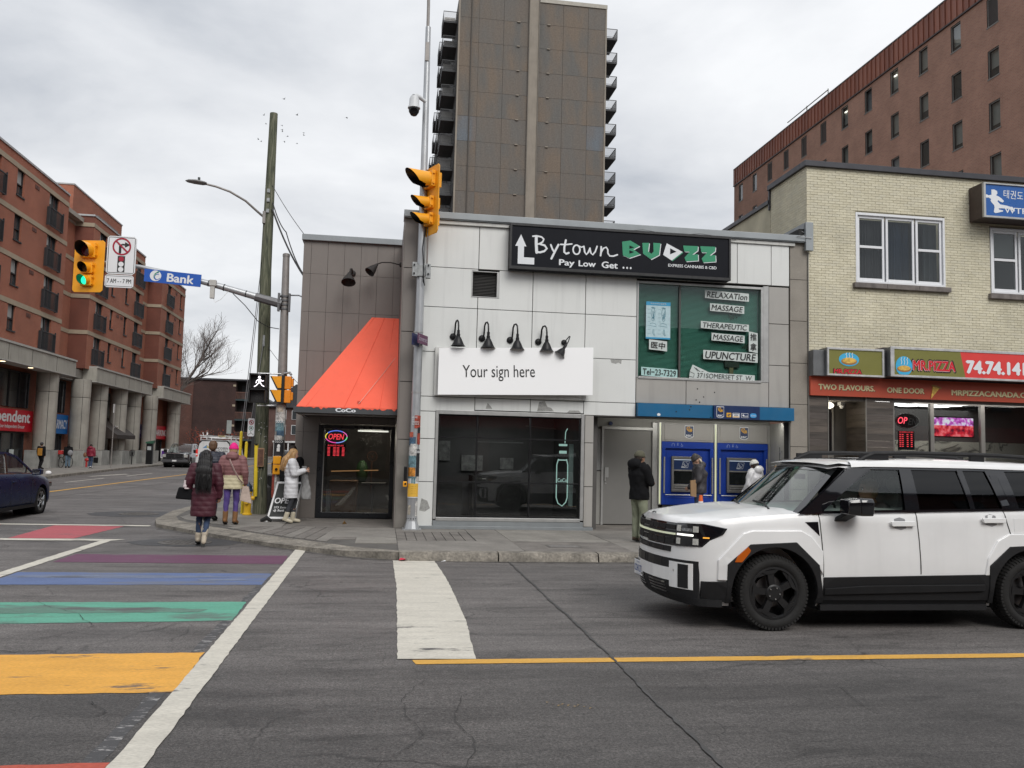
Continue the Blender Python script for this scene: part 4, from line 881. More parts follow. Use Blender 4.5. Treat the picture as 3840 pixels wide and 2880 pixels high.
for fx in(-.9,.0,.72):
 P=[]
 for u in range(9):
  u/=8;a=Vector(t0).lerp(Vector(b0),u);b=Vector(t1).lerp(Vector(b1),u);v=.5+fx*.45 if fx else .47;p=a.lerp(b,max(.04,min(.96,v)));P.append((p.x,p.y-.004,p.z+.004-.05*math.sin(math.pi*u)))
 M().tube(P,.004,4).o('seam',mat('awning_seam',(.74,.10,.05),.6),aw)
m=M();m.add([t0,b0,(-1.81,20.19,2.58)],[(0,1,2)]);m.o('side_gusset',OR,aw,fix=False)
m=M();m.box(-1.86,.272,18.075,18.10,2.455,2.585);m.box(-1.86,-1.835,18.1,20.19,2.455,2.585);m.o('valance',AWD,aw)
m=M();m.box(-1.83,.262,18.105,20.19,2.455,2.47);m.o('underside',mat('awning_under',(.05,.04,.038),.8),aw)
m=M();m.tube([(-1.75,18.3,2.43),(.25,18.3,2.43)],.012,6);m.tube([(-1.75,18.3,2.43),(-1.75,20.19,2.43)],.012,6);m.o('frame_tube',ALU,aw)
txt('CoCo',(-.80,18.073,2.527),.42,.085,LWH,aw,bold=.05,flat=.002)
m=M();r2=random.Random(3);top=[]
x=-1.8
while x<.25:top.append((x,18.0725,2.575-r2.random()**4*.05));x+=.05
top.append((.25,18.0725,2.575));k=len(top)
m.add(top+[(a[0],18.0725,2.589)for a in top],[(i,i+1,k+i+1,k+i)for i in range(k-1)]);m.o('torn_edge',OR,aw,fix=False)
def awp(x,u):
 p=Vector(t0).lerp(Vector(b0),u);return(x,p.y-.012,p.z-.05*math.sin(math.pi*u)+.016)
m=M();P=[awp(-.55+i*.064+r2.uniform(-.004,.004),.97-i*.045)for i in range(13)];m.tube(P,.006,4);m.o('seam_tear',mat('tear_pale',(.75,.45,.38),.7),aw)
m=M();m.add([awp(-.57,.93),awp(-.50,.93),awp(-.50,.955),awp(-.57,.955)],[(0,1,2,3)]);m.o('patch',mat('patch_red',(.55,.06,.03),.6),aw,fix=False)
RUST=mat('rusty_black',(.035,.03,.028),.7,.3,var=.4,scale=20,bump=.5)
t=thing('barn_lamp','small black barn lamp fixed flat on the brown wall','wall lamp',(-.86,20.2,5.85),0,'barn lamps on the brown wall')
M().lathe([(.075,0),(.075,-.03),(.04,-.06)],(0,0,0),'y',16).o('wall_plate',RUST,t,smooth=True,local=True)
M().tube([(0,-.05,0),(-.01,-.22,.06),(-.03,-.42,.02),(-.05,-.50,-.12)],.02,8).o('arm',RUST,t,smooth=True,local=True)
m=M();A=Matrix.Rotation(math.radians(-25),3,'X');mm=M().lathe([(.03,.08),(.05,.03),(.08,-.02),(.13,-.10),(.165,-.19),(.13,-.13),(.02,-.02)],(0,0,0),'z',20,cap=False)
m.add([tuple(A@Vector(v)+Vector((-.06,-.52,-.16)))for v in mm.v],mm.f);m.o('shade',RUST,t,smooth=True,local=True)
t=thing('barn_lamp','rusty black barn lamp on a long arm reaching from the white building corner','wall lamp',(.27,19.9,6.06),0,'barn lamps on the brown wall')
M().lathe([(.06,0),(.06,-.03),(.03,-.05)],(0,0,0),'x',16).o('wall_plate',RUST,t,smooth=True,local=True)
M().tube([(-.04,0,0),(-.25,-.05,.03),(-.45,-.1,.01),(-.60,-.15,-.06)],.014,8).o('arm',RUST,t,smooth=True,local=True)
m=M();A=Matrix.Rotation(math.radians(38),3,'Y');A=A@Matrix.Rotation(math.radians(-20),3,'X');mm=M().lathe([(.02,.09),(.035,.05),(.05,.0),(.085,-.08),(.125,-.22),(.10,-.15),(.02,-.02)],(0,0,0),'z',20,cap=False)
m.add([tuple(A@Vector((v[0],v[1],v[2]))+Vector((-.60,-.15,-.10)))for v in mm.v],mm.f);m.o('shade',RUST,t,smooth=True,local=True)
# ================================================================ cream brick building with the pizza shop
CRB=[mat('cream_brick_%d'%i,c,.8,var=.10,scale=1.1,fine=.10,bump=.35,bscale=70,streak=.10)for i,c in enumerate(((.62,.575,.43),(.59,.545,.405),(.645,.60,.455),(.60,.56,.43)))]
MORT=mat('cream_mortar',(.33,.30,.22),.9,var=.2)
cb=thing('brick_building','cream painted brick building with dark cap, white windows and the pizza shop below','building',(12.5,18.5,.13))
X0,X1B,ZB,ZT,YF=9.31,16.6,3.95,8.42,17.80
m=M()
for a in((X0,10.5,ZB,ZT),(10.5,12.73,ZB,5.76),(10.5,12.73,7.43,ZT),(12.73,13.88,ZB,ZT),(13.88,X1B,ZB,5.7),(13.88,X1B,7.3,ZT)):m.box(a[0],a[1],YF+.02,YF+.2,a[2],a[3])
m.box(X0,X0+.2,YF+.2,19.62,6.3,ZT);m.box(X0+.2,X1B,19.4,19.6,6.3,ZT);m.box(X0,X1B,YF+.2,25,3.9,3.95);m.o('wall_backing',MORT,cb)
BL,BH,G=.178,.0602,.006
bricks=[]
rb=random.Random(11)
nrow=int((ZT-ZB)/BH)
OPN=((10.50,12.73,5.72,7.44),(13.88,17,5.62,7.32),(13.38,17,7.42,8.22))
def cut(x0,x1,z0,z1):
 out=[(x0,x1)]
 for a,b,c,d in OPN[:2]:
  if z1<=c+.01 or z0>=d-.01:continue
  nx=[]
  for p,q in out:
   if q<=a or p>=b:nx.append((p,q));continue
   if p<a:nx.append((p,a))
   if q>b:nx.append((b,q))
  out=nx
 return[(p,q)for p,q in out if q-p>.02]
for r in range(nrow):
 z=ZT-(r+1)*BH
 x=X0-(0 if r%2 else BL/2)
 while x<X1B:
  a,b=max(x,X0),min(x+BL,X1B)
  for p,q in cut(a,b,z,z+BH):
   if q-p>.03:bricks.append((p,q,z,rb.randrange(4),rb.uniform(-.0025,.0035)))
  x+=BL
full=[b for b in bricks if abs(b[1]-b[0]-BL)<1e-4 and b[0]<14.6]
full.sort(key=lambda b:(b[0]-9.3)**2*.02+abs(b[2]-7.9))
single=full[:296];ss=set(id(b)for b in single)
bms=[]
for k in range(4):
 mb=M();mb.hexa([(G/2,.0,G/2),(BL-G/2,.0,G/2),(BL-G/2,.0,BH-G/2),(G/2,.0,BH-G/2)],[(0,.028,0),(BL,.028,0),(BL,.028,BH),(0,.028,BH)])
 me=mb.mesh('brick');bm=bmesh.new();bm.from_mesh(me);bmesh.ops.recalc_face_normals(bm,faces=bm.faces);bm.to_mesh(me);bm.free();me.materials.append(CRB[k]);bms.append(me)
wall=M()
for b in bricks:
 if id(b)in ss:inst(bms[b[3]],'brick',cb,(b[0],YF-.004-b[4],b[2]))
 else:
  wall.cm=b[3];y=YF-.004-b[4]
  wall.hexa([(b[0]+G/2,y,b[2]+G/2),(b[1]-G/2,y,b[2]+G/2),(b[1]-G/2,y,b[2]+BH-G/2),(b[0]+G/2,y,b[2]+BH-G/2)],[(b[0],y+.03,b[2]),(b[1],y+.03,b[2]),(b[1],y+.03,b[2]+BH),(b[0],y+.03,b[2]+BH)])
wall.o('brickwork',CRB,cb,kind='stuff')
sw_=M()
for r in range(int((ZT-6.7)/BH)):
 z=ZT-(r+1)*BH;y=YF+.025-(0 if r%2 else BL/2)
 while y<19.62:
  a,b=max(y,YF+.025),min(y+BL,19.62);sw_.cm=rb.randrange(4)
  if b-a>.03:x_=X0-.002-rb.uniform(0,.004);sw_.hexa([(x_,a+G/2,z+G/2),(x_,b-G/2,z+G/2),(x_,b-G/2,z+BH-G/2),(x_,a+G/2,z+BH-G/2)],[(X0+.02,a,z),(X0+.02,b,z),(X0+.02,b,z+BH),(X0+.02,a,z+BH)])
  y+=BL
sw_.o('flank_brickwork',CRB,cb,kind='stuff')
CAP=mat('dark_cap',(.045,.045,.052),.4,.4,var=.12,scale=3)
m=M();m.box(9.24,X1B,17.72,18.0,8.40,8.53);m.box(9.24,9.5,18.0,19.68,8.40,8.53);m.o('roof_cap',CAP,cb,bevel=.006)
m=M();m.box(9.30,9.5,19.62,30,5.5,8.06);m.o('stucco_flank',mat('stucco_yellow',(.50,.46,.34),.9,var=.2,scale=1.2,bump=.2),cb)
m=M();m.box(9.24,9.52,19.64,30,8.06,8.16);m.box(9.26,9.30,19.60,19.66,7.9,8.40);m.o('rear_cap',CAP,cb)
WFR=mat('white_vinyl',(.74,.75,.77),.35,var=.03);SILL=mat('stone_sill',(.17,.15,.14),.85,var=.25,scale=6,streak=.3)
CURT=mat('dark_curtain',(.075,.07,.075),.9,var=.25,scale=2,stretch=(9,1,.6));CURB=mat('blue_curtain',(.03,.05,.09),.9,var=.3,scale=2,stretch=(9,1,.6))
def win3(x0,x1,z0,z1,cells,lab):
 w=M();yf=17.80
 for a in((x0,x0+.05,z0,z1),(x1-.05,x1,z0,z1),(x0+.05,x1-.05,z1-.06,z1),(x0+.05,x1-.05,z0,z0+.05)):w.box(a[0],a[1],yf-.015,yf+.10,a[2],a[3])
 wo_=w.o('window',WFR,cb,bevel=.006,label=lab)
 for(a,b,split)in cells:
  f=M();y0,y1=yf+.03,yf+.075
  for q in((a,a+.055,z0+.05,z1-.06),(b-.055,b,z0+.05,z1-.06),(a+.055,b-.055,z1-.12,z1-.06),(a+.055,b-.055,z0+.05,z0+.12)):f.box(q[0],q[1],y0,y1,q[2],q[3])
  zm=(z0+z1)/2+.03
  if split:f.box(a+.055,b-.055,y0-.01,y1-.005,zm-.03,zm+.03)
  f.o('window_sash',WFR,wo_,bevel=.005)
  for c,d in(((z0+.12,zm-.03),(zm+.03,z1-.12))if split else((z0+.12,z1-.12),)):M().box(a+.055,b-.055,yf+.05,yf+.055,c,d).o('pane',GLSW,wo_)
 M().box(x0+.05,x1-.05,yf+.55,yf+.6,z0,z1).o('room_back',mat('room_dark',(.03,.032,.035),.9),wo_)
 return wo_
w1=win3(10.50,12.73,5.79,7.42,[(10.56,11.23,True),(11.27,11.98,False),(12.02,12.67,True)],'white three part window')
def curtain(x0,x1,z0,z1,y,ma,par):
 n=28;rows=[]
 for z in(z0,z1):rows.append([(x0+(x1-x0)*i/n,y+.03*math.sin(i*1.9),z)for i in range(n+1)])
 M().grid(rows).o('curtain',ma,par,smooth=True,fix=False)
curtain(10.56,11.22,5.85,7.3,18.0,CURT,w1);curtain(11.28,11.95,5.85,7.3,18.0,CURB,w1);curtain(12.3,12.66,5.85,7.3,18.0,mat('pale_curtain',(.12,.13,.14),.9,var=.1),w1)
w2=win3(13.90,16.10,5.72,7.28,[(13.96,14.62,True),(14.66,15.35,False),(15.4,16.04,True)],'white window below the martial arts sign')
M().box(13.96,14.6,17.88,17.89,6.6,7.2).o('roller_blind',mat('blind_grey',(.12,.125,.125),.8,var=.05),w2)
for k in range(3):m=M();a=10.42+k*.80;m.box(a,min(a+.795,12.82),17.70,17.86,5.66,5.775+.0);m.o('window_sill',SILL,cb,bevel=.008)
for k in range(3):m=M();a=13.82+k*.80;m.box(a,a+.795,17.70,17.86,5.58,5.70);m.o('window_sill',SILL,cb,bevel=.008)
ms=thing('martial_arts_sign','blue light box with a white flying kick figure and Korean lettering','sign',(14.6,17.5,7.35))
m=M();m.box(13.36,16.3,17.34,17.78,7.36,8.17);m.o('sign_case',mat('case_brown',(.045,.028,.024),.5,var=.2,scale=6),ms,bevel=.006)
m=M();m.box(13.36,13.41,17.28,17.34,7.36,8.17);m.box(13.41,16.3,17.28,17.34,7.36,7.40);m.box(13.41,16.3,17.28,17.34,8.14,8.17);m.o('trim',ALU,ms)
M().box(13.41,16.3,17.31,17.338,7.40,8.14).o('face',mat('sign_blue',(.012,.10,.36),.3,var=.05),ms)
def zz(px,py):return(13.40+(px-1865)*.00288,8.13-(py-212)*.00262-(px-1865)*.00024)
kick=[(1925,250),(1950,245),(1975,255),(1978,275),(1965,295),(1985,300),(2010,312),(2035,335),(2022,350),(2000,345),(1985,335),(1975,345),(2000,370),(2060,372),(2095,378),(2100,374),(2112,378),(2130,408),(2120,412),(2092,398),(2050,400),(2015,402),(1985,408),(1990,418),(2025,420),(2022,430),(1985,445),(1955,455),(1942,445),(1950,405),(1945,385),(1925,365),(1915,350),(1922,335),(1900,325),(1880,330),(1868,318),(1870,302),(1885,300),(1900,306),(1925,296)]
m=M();P=[zz(*p)for p in kick];m.add([(a,17.306,b)for a,b in P],[tuple(range(len(P)))]);m.o('kick_figure',LWH,ms,fix=False)
txt('태권도',(14.13,17.309,7.93),.50,.20,LWH,ms,rot=-.05,bold=-.0)
txt('WTF',(14.17,17.309,7.56),.56,.135,LWH,ms,bold=.01)
AG=mat('case_grey',(.16,.165,.17),.4,.3,var=.15,scale=4);OLV=mat('sign_olive',(.155,.15,.035),.4,var=.04,emit=(.155,.15,.035),estr=.15)
PR=mat('sign_red',(.55,.045,.04),.35,var=.04,emit=(.5,.03,.03),estr=.2);LR=mat('letter_red',(.62,.015,.03),.4,var=0);SF=mat('sign_frame_pale',(.50,.50,.50),.4,.3,var=.2,scale=6)
ps=thing('pizza_sign','small olive light box sign reading MR.PIZZA at the left end of the shop','sign',(10.2,17.5,3.6))
m=M();m.box(9.33,9.60,17.56,17.80,3.60,4.17);m.box(9.60,11.0,17.48,17.80,3.60,4.22);m.o('case',AG,ps,bevel=.006)
m=M();m.box(9.60,10.95,17.44,17.48,4.18,4.225);m.box(9.60,10.95,17.44,17.48,3.60,3.64);m.box(9.60,9.64,17.44,17.48,3.64,4.18);m.box(10.91,10.95,17.44,17.48,3.64,4.18);m.o('frame',SF,ps,bevel=.004)
M().box(9.64,10.91,17.465,17.479,3.64,4.18).o('face',OLV,ps)
txt('MR.PIZZA',(10.09,17.462,3.70),.70,.135,mat('letter_outline',(.02,.008,.01),.5,var=0),ps,bold=.09,flat=.001);txt('MR.PIZZA',(10.09,17.460,3.70),.66,.105,LR,ps,bold=.03,flat=.002)
DISC=mat('disc_blue',(.05,.42,.70),.4,var=.05)
m=M();m.prism([(10.12+.24*math.cos(a*.314),3.97+.15*math.sin(a*.314))for a in range(20)],'y',17.458,17.4645);m.o('emblem_disc',DISC,ps)
TOMA=mat('pizza_cheese',(.68,.42,.08),.5,var=.35,scale=14);CR=mat('pizza_rim',(.35,.17,.05),.6,var=.2)
def pizza(cx,cz,r,y,par):
 m=M();m.prism([(cx+r*math.cos(a*.314),cz+r*.42*math.sin(a*.314))for a in range(20)],'y',y-.003,y);m.o('pizza_crust',CR,par)
 m=M();m.prism([(cx+.86*r*math.cos(a*.314),cz+.1*r+r*.33*math.sin(a*.314))for a in range(20)],'y',y-.006,y-.003);m.o('pizza_top',TOMA,par)
pizza(10.12,3.93,.19,17.457,ps)
vs,fs=strokes(([],[]),[[(10.05+k*.07,4.0),(10.065+k*.07,4.04),(10.045+k*.07,4.08),(10.065+k*.07,4.12)]for k in range(3)],.014);place2d(vs,fs,(0,17.456,0),1,LWH,ps,'steam')
pb=thing('pizza_sign','long olive and red light box sign with the pizza shop phone number','sign',(13.4,17.4,3.65))
m=M();m.box(11.04,16.4,17.36,17.80,3.63,4.28);m.o('case',AG,pb,bevel=.006)
m=M();m.box(11.04,16.4,17.33,17.36,4.235,4.29);m.box(11.04,16.4,17.33,17.36,3.62,3.665);m.box(11.04,11.13,17.33,17.36,3.665,4.235);m.o('frame',SF,pb,bevel=.004)
m=M();m.prism([(11.13,3.665),(12.86,3.665),(12.74,4.235),(11.13,4.235)],'y',17.345,17.359);m.o('face',OLV,pb)
m=M();m.prism([(12.86,3.665),(16.4,3.665),(16.4,4.235),(12.74,4.235)],'y',17.345,17.359);m.o('face',PR,pb)
txt('MR.PIZZA',(12.09,17.341,3.89),1.10,.30,MATS['letter_outline'],pb,bold=.09,flat=.001);txt('MR.PIZZA',(12.09,17.339,3.89),1.04,.24,mat('letter_pale',(.8,.55,.55),.5,var=0),pb,bold=.05,flat=.001)
txt('MR.PIZZA',(12.095,17.337,3.893),1.03,.225,LR,pb,bold=.035,flat=.001)
txt('74.74.141',(13.62,17.341,3.905),1.50,.31,LWH,pb,bold=.06,flat=.002)
m=M();m.prism([(11.36+.2*math.cos(a*.314),3.86+.22*max(-.86,math.sin(a*.314)))for a in range(20)],'y',17.336,17.344);m.o('emblem_disc',DISC,pb)
pizza(11.36,3.80,.17,17.335,pb)
vs,fs=strokes(([],[]),[[(11.29+k*.07,3.90),(11.305+k*.07,3.95),(11.285+k*.07,4.0),(11.305+k*.07,4.05)]for k in range(3)],.014);place2d(vs,fs,(0,17.334,0),1,LWH,pb,'steam')
m=M();r3=random.Random(8);P=[];x=10.9
while x<16.4:P.append((x,17.70,4.235+.06+r3.uniform(-.01,.012)if x>11 else 4.25));x+=.22
m.tube(P,[.022]*len(P),5);m.o('torn_membrane',mat('membrane_purple',(.05,.035,.04),.7,var=.3),pb)
pf=thing('pizza_fascia','red fascia strip reading TWO FLAVOURS. ONE DOOR and the pizza web address','sign',(12.8,17.7,3.2))
RF=mat('fascia_red',(.42,.065,.03),.45,var=.08,scale=.8);CRM=mat('letter_cream',(.58,.50,.28),.5,var=.03);SHD=mat('letter_shadow',(.12,.03,.02),.6,var=0)
M().box(9.335,16.5,17.70,17.80,3.17,3.60).o('fascia',RF,pf)
for s,cx,cz,w in(('TWO FLAVOURS.',10.20,3.365,1.36),('ONE DOOR',11.63,3.35,.92),('MRPIZZACANADA.COM',13.86,3.345,2.20)):
 txt(s,(cx+.012,17.698,cz-.012),w,.128,SHD,pf,bold=.045,flat=.001);txt(s,(cx,17.696,cz),w,.128,CRM,pf,bold=.045,flat=.002)
m=M();m.prism([(12.24,3.18),(12.47,3.44),(12.30,3.48)],'y',17.688,17.695);m.o('pizza_slice',TOMA,pf)
vs,fs=strokes(([],[]),[[(12.28,3.485),(12.38,3.475),(12.49,3.435)]],.04);place2d(vs,fs,(0,17.688,0),1,CR,pf,'slice_crust')
M().box(9.335,16.5,17.80,17.9,3.60,3.95).o('upper_fascia',AG,cb)
wd=[]
for i,c in enumerate(((.075,.062,.052),(.095,.078,.065),(.06,.05,.043),(.082,.068,.06))):wd.append(mat('grey_wood_%d'%i,c,.5,var=.35,scale=2.2,stretch=(.7,1,9),fine=.15,bscale=30))
def planks(x0,x1,y,z0,z1,face='y',par=cb,ph=.148):
 z=z0;k=0
 while z<z1-.01:
  h=min(ph,z1-z);m=M()
  if face=='y':m.box(x0,x1,y,y+.02,z+.002,z+h-.002)
  else:m.box(y,y+.02,x0,x1,z+.002,z+h-.002)
  m.o('wood_plank',wd[(k*7+int(x0*3))%4],par,bevel=.0015);z+=h;k+=1
planks(9.34,9.785,17.78,.13,3.17);planks(10.72,11.37,17.78,.13,3.17)
planks(17.80,18.6,10.70,.13,3.10,'x');
m=M();m.box(9.785,9.805,17.77,18.6,.13,3.17);m.box(10.695,10.72,17.77,17.80,.13,3.17);m.o('corner_trim',ALUD,cb)
al=thing('entry_alcove','dark recessed side entrance with a round lamp beside the pizza shop','doorway',(10.2,19,.13))
m=M();m.box(9.80,10.72,18.6,18.7,.13,3.17);m.o('back_wall',mat('alcove_dark',(.05,.045,.04),.8,var=.2),al)
M().box(9.80,10.72,17.82,18.6,3.08,3.17).o('ceiling',mat('alcove_ceiling',(.11,.10,.09),.8),al)
m=M();m.box(9.86,10.34,18.52,18.6,.13,2.98);m.o('door_frame',ALUD,al);M().box(9.88,10.28,18.50,18.52,1.95,2.92).o('transom_pane',mat('pane_black',(.008,.008,.009),.08,var=0),al);M().box(9.90,10.24,18.50,18.52,.25,1.80).o('door_pane',mat('pane_black2',(.015,.015,.016),.08,var=0),al)
m=M();m.ell((10.0,18.2,2.99),(.15,.15,.08),16,8);m.o('lamp',emat('alcove_lamp',(1,.93,.75),2.2),al,smooth=True)
m=M();m.ell((10.36,18.2,2.98),(.055,.07,.055),12,8);m.box(10.31,10.41,18.15,18.3,3.0,3.08);m.o('security_camera',mat('cam_white',(.4,.4,.4),.5),al,smooth=True)
pl=bpy.data.lights.new('alcove_glow','POINT');pl.energy=6;pl.color=(1,.9,.7);pl.shadow_soft_size=.12
po=bpy.data.objects.new('alcove_glow',pl);COL.objects.link(po);po.location=(10.0,18.15,2.84)
m=M();yf0,yf1=17.84,17.93
for x0,x1 in((11.38,11.44),(12.33,12.42),(13.60,13.70),(14.9,15.0),(16.3,16.4)):m.box(x0,x1,yf0,yf1,.13,3.17)
for a,b in((11.44,12.33),(12.42,13.60),(13.70,14.9),(15.0,16.3)):m.box(a,b,yf0,yf1,3.08,3.17)
m.box(11.44,12.33,yf0,yf1,1.90,1.97);m.o('shopfront_frame',ALUD,cb,bevel=.004)
m=M();m.box(11.47,11.53,17.82,17.91,.13,1.895);m.box(12.25,12.31,17.82,17.91,.13,1.895);m.box(11.53,12.25,17.82,17.91,1.80,1.895);m.o('door_frame',ALUD,cb,bevel=.004)
for a,b,c,d in((11.44,12.33,1.97,3.08),(11.53,12.25,.2,1.80),(12.42,13.60,.13,3.08),(13.70,14.9,.13,3.08),(15.0,16.3,.13,3.08)):M().box(a,b,17.88,17.885,c,d).o('shop_pane',GLS,cb)
pi=thing('pizza_interior','pizza shop interior with marble tiled wall and bright hexagon lights','room',(14,20,.13))
def marble():
 m=bpy.data.materials.new('marble');m.use_nodes=True;N=m.node_tree.nodes;L=m.node_tree.links;b=N['Principled BSDF'];b.inputs['Roughness'].default_value=.3
 tc=N.new('ShaderNodeTexCoord');n=N.new('ShaderNodeTexNoise');n.inputs['Scale'].default_value=1.1;n.inputs['Detail'].default_value=7;n.inputs['Distortion'].default_value=.9;L.new(tc.outputs['Object'],n.inputs[0])
 r=N.new('ShaderNodeValToRGB');L.new(n.outputs[0],r.inputs[0]);e=r.color_ramp.elements
 e[0].position=.47;e[0].color=(.34,.32,.28,1);e[1].position=.53;e[1].color=(.34,.32,.28,1);e.new(.5).color=(.06,.055,.05,1)
 L.new(r.outputs[0],b.inputs['Base Color']);return m
MAR=marble()
x=11.1
while x<16.6:
 for z0,z1 in((.13,.95),(.95,1.75),(1.75,2.30)):M().box(x+.003,x+.897,19.98,20.0,z0+.003,z1-.003).o('marble_tile',MAR,pi)
 x+=.9
m=M();m.box(10.75,16.6,20.0,20.1,.13,3.9);m.box(16.5,16.6,17.95,20,.13,3.9);m.box(10.76,10.82,17.95,20,.13,3.9);m.o('wall',mat('pizza_wall',(.05,.05,.05),.9),pi)
M().box(10.82,16.5,17.95,20,3.3,3.35).o('ceiling',mat('pizza_ceiling',(.02,.02,.02),.9),pi);M().box(10.82,16.5,17.95,20,.1,.14).o('floor',mat('pizza_floor',(.12,.11,.10),.4),pi)
HX=emat('hex_light',(1,.97,.95),3.2)
m=M();hx=[]
for i in range(6):
 for j in range(3):hx.append((11.75+i*.42,18.5+j*.48+(i%2)*.24))
for cx,cy in hx:
 P=[(cx+.27*math.cos(a*math.pi/3),cy+.27*math.sin(a*math.pi/3),3.16)for a in range(7)]
 m.tube(P,.010,4)
m.o('hexagon_light',HX,pi)
pl2=bpy.data.lights.new('pizza_glow','AREA');pl2.energy=85;pl2.size=3;pl2.color=(1,.95,.9);po2=bpy.data.objects.new('pizza_glow',pl2);COL.objects.link(po2);po2.location=(13.4,18.9,3.1)
m=M();m.box(11.5,12.2,19.4,19.9,1.35,1.65);m.box(12.6,13.0,19.7,19.98,1.60,1.75);m.box(14.6,15.0,19.7,19.98,1.72,1.85);m.o('hood',mat('hood_dark',(.02,.025,.03),.5),pi,bevel=.01)
m=M();m.box(12.9,13.5,19.2,19.95,.13,1.25);m.o('cabinet',mat('cab_dark',(.05,.045,.04),.5),pi)
tv=thing('tv_screen','wide wall screen glowing red and magenta in the pizza shop window','screen',(13.0,18.05,2.35))
M().box(12.47,13.56,18.02,18.08,2.33,2.82).o('bezel',BLACK,tv)
def tvm():
 m=bpy.data.materials.new('tv_picture');m.use_nodes=True;N=m.node_tree.nodes;L=m.node_tree.links;b=N['Principled BSDF'];b.inputs['Base Color'].default_value=(.01,.01,.01,1)
 tc=N.new('ShaderNodeTexCoord');s=N.new('ShaderNodeSeparateXYZ');L.new(tc.outputs['Object'],s.inputs[0])
 n=N.new('ShaderNodeTexNoise');n.inputs['Scale'].default_value=9;n.inputs['Detail'].default_value=5;L.new(tc.outputs['Object'],n.inputs[0])
 r=N.new('ShaderNodeValToRGB');L.new(n.outputs[0],r.inputs[0]);e=r.color_ramp.elements
 e[0].position=.35;e[0].color=(.12,.0,.02,1);e[1].position=.62;e[1].color=(1,.2,.22,1);e.new(.5).color=(.75,.01,.03,1)
 r2=N.new('ShaderNodeValToRGB');L.new(n.outputs[0],r2.inputs[0]);e=r2.color_ramp.elements
 e[0].position=.35;e[0].color=(.02,.02,.04,1);e[1].position=.62;e[1].color=(.9,.95,1,1);e.new(.5).color=(.75,.12,.7,1)
 st=N.new('ShaderNodeMath');st.operation='GREATER_THAN';L.new(s.outputs[2],st.inputs[0]);st.inputs[1].default_value=.26
 mx=N.new('ShaderNodeMixRGB');L.new(st.outputs[0],mx.inputs[0]);L.new(r.outputs[0],mx.inputs[1]);L.new(r2.outputs[0],mx.inputs[2])
 L.new(mx.outputs[0],b.inputs['Emission Color']);b.inputs['Emission Strength'].default_value=1.0;return m
M().box(12.50,13.53,18.012,18.02,2.36,2.79).o('picture',tvm(),tv)
no=thing('neon_open_sign','oval OPEN sign with only the letters OP lit red, above a red hours board','neon sign',(11.85,18.0,2.05))
m=M();m.tube([(11.85+.29*math.cos(a*math.pi/16),18.0,2.68+.17*math.sin(a*math.pi/16))for a in range(33)],.012,6);m.o('tube_unlit',mat('tube_grey',(.08,.08,.08),.4),no)
m=M();m.prism([(11.85+.28*math.cos(a*math.pi/12),2.68+.16*math.sin(a*math.pi/12))for a in range(24)],'y',18.02,18.03);m.o('backboard',BLACK,no)
txt('OP',(11.73,17.985,2.69),.24,.155,emat('neon_red2',(1,.08,.12),2.2),no,bold=.015,shear=.2);txt('EN',(11.98,17.985,2.67),.22,.15,mat('tube_grey',(.08,.08,.08)),no,shear=.2)
M().box(11.63,12.03,18.0,18.02,2.02,2.45).o('hours_board',BLACK,no)
vs,fs=[],[]
for i in range(7):
 for x in(11.66,11.72,11.84,11.94):strokes((vs,fs),[[(x,2.37-i*.045),(x+.03,2.37-i*.045)]],.018)
place2d(vs,fs,(0,17.999,0),1,RED,no,'hours');txt('BUSINESS HOURS',(11.83,17.998,2.425),.34,.03,RED,no)
M().box(9.315,9.335,17.76,17.9,.13,6.4).o('joint_strip',ALUD,cb)
# ================================================================ tall brick block on the right
TB=brickmat('tall_brick',(.37,.195,.135),(.30,.155,.108),(.34,.25,.20),.30,.10,.012,var=.13)
tb=thing('brick_tower','long reddish brown brick block with rust red metal cornice behind the cream building','building',(39,60,0))
XW=39.0;fy=1.3
def zs_(z):return 1.7+(z-1.7)*1.3
cols=[(37.9+i*2.83)*1.3 for i in range(12)];cols=[c for c in cols]
rows=[]
z=24.9
while z>8:rows.append((zs_(z)-.98,zs_(z)+.98));z-=2.75
YA,YB=30.0,91.6
m=M()
ys=[YA]+[v for c in cols for v in(c-.53,c+.53)]+[YB]
zl=sorted([0,zs_(25.9)]+[v for r in rows for v in r])
for i in range(len(ys)-1):
 for j in range(len(zl)-1):
  if i%2==1 and j%2==1:continue
  m.quad((XW,ys[i],zl[j]),(XW,ys[i],zl[j+1]),(XW,ys[i+1],zl[j+1]),(XW,ys[i+1],zl[j]))
m.quad((XW,YB,0),(XW,YB,zs_(25.9)),(XW+30,YB,zs_(25.9)),(XW+30,YB,0));m.o('wall',TB,tb,fix=False)
REV=mat('reveal_dark',(.06,.04,.035),.8);WG=[glassmat('far_glass_a',(.7,.72,.72),.9,fac0=.10)]
BLD=[mat('blind_cream',(.38,.39,.36),.8,var=.05),mat('room_black',(.02,.02,.02),.8),mat('blind_grey2',(.26,.27,.28),.8,var=.05)]
rf=random.Random(5)
me_rev=M();d=.35
for(a,b,c,e_)in((-.53,.53,-.98,.98),):
 me_rev.quad((0,a,c),(d,a,c),(d,a,e_),(0,a,e_));me_rev.quad((0,b,c),(0,b,e_),(d,b,e_),(d,b,c));me_rev.quad((0,a,e_),(d,a,e_),(d,b,e_),(0,b,e_));me_rev.quad((0,a,c),(0,b,c),(d,b,c),(d,a,c))
mrev=me_rev.mesh('window');mrev.materials.append(REV)
fr_=M();fr_.box(.05,.10,-.53,-.45,-.98,.98);fr_.box(.05,.10,.45,.53,-.98,.98);fr_.box(.05,.10,-.45,.45,.90,.98);fr_.box(-.03,.10,-.58,.58,-1.03,-.94);mfr=fr_.mesh('frame');mfr.materials.append(ALUD)
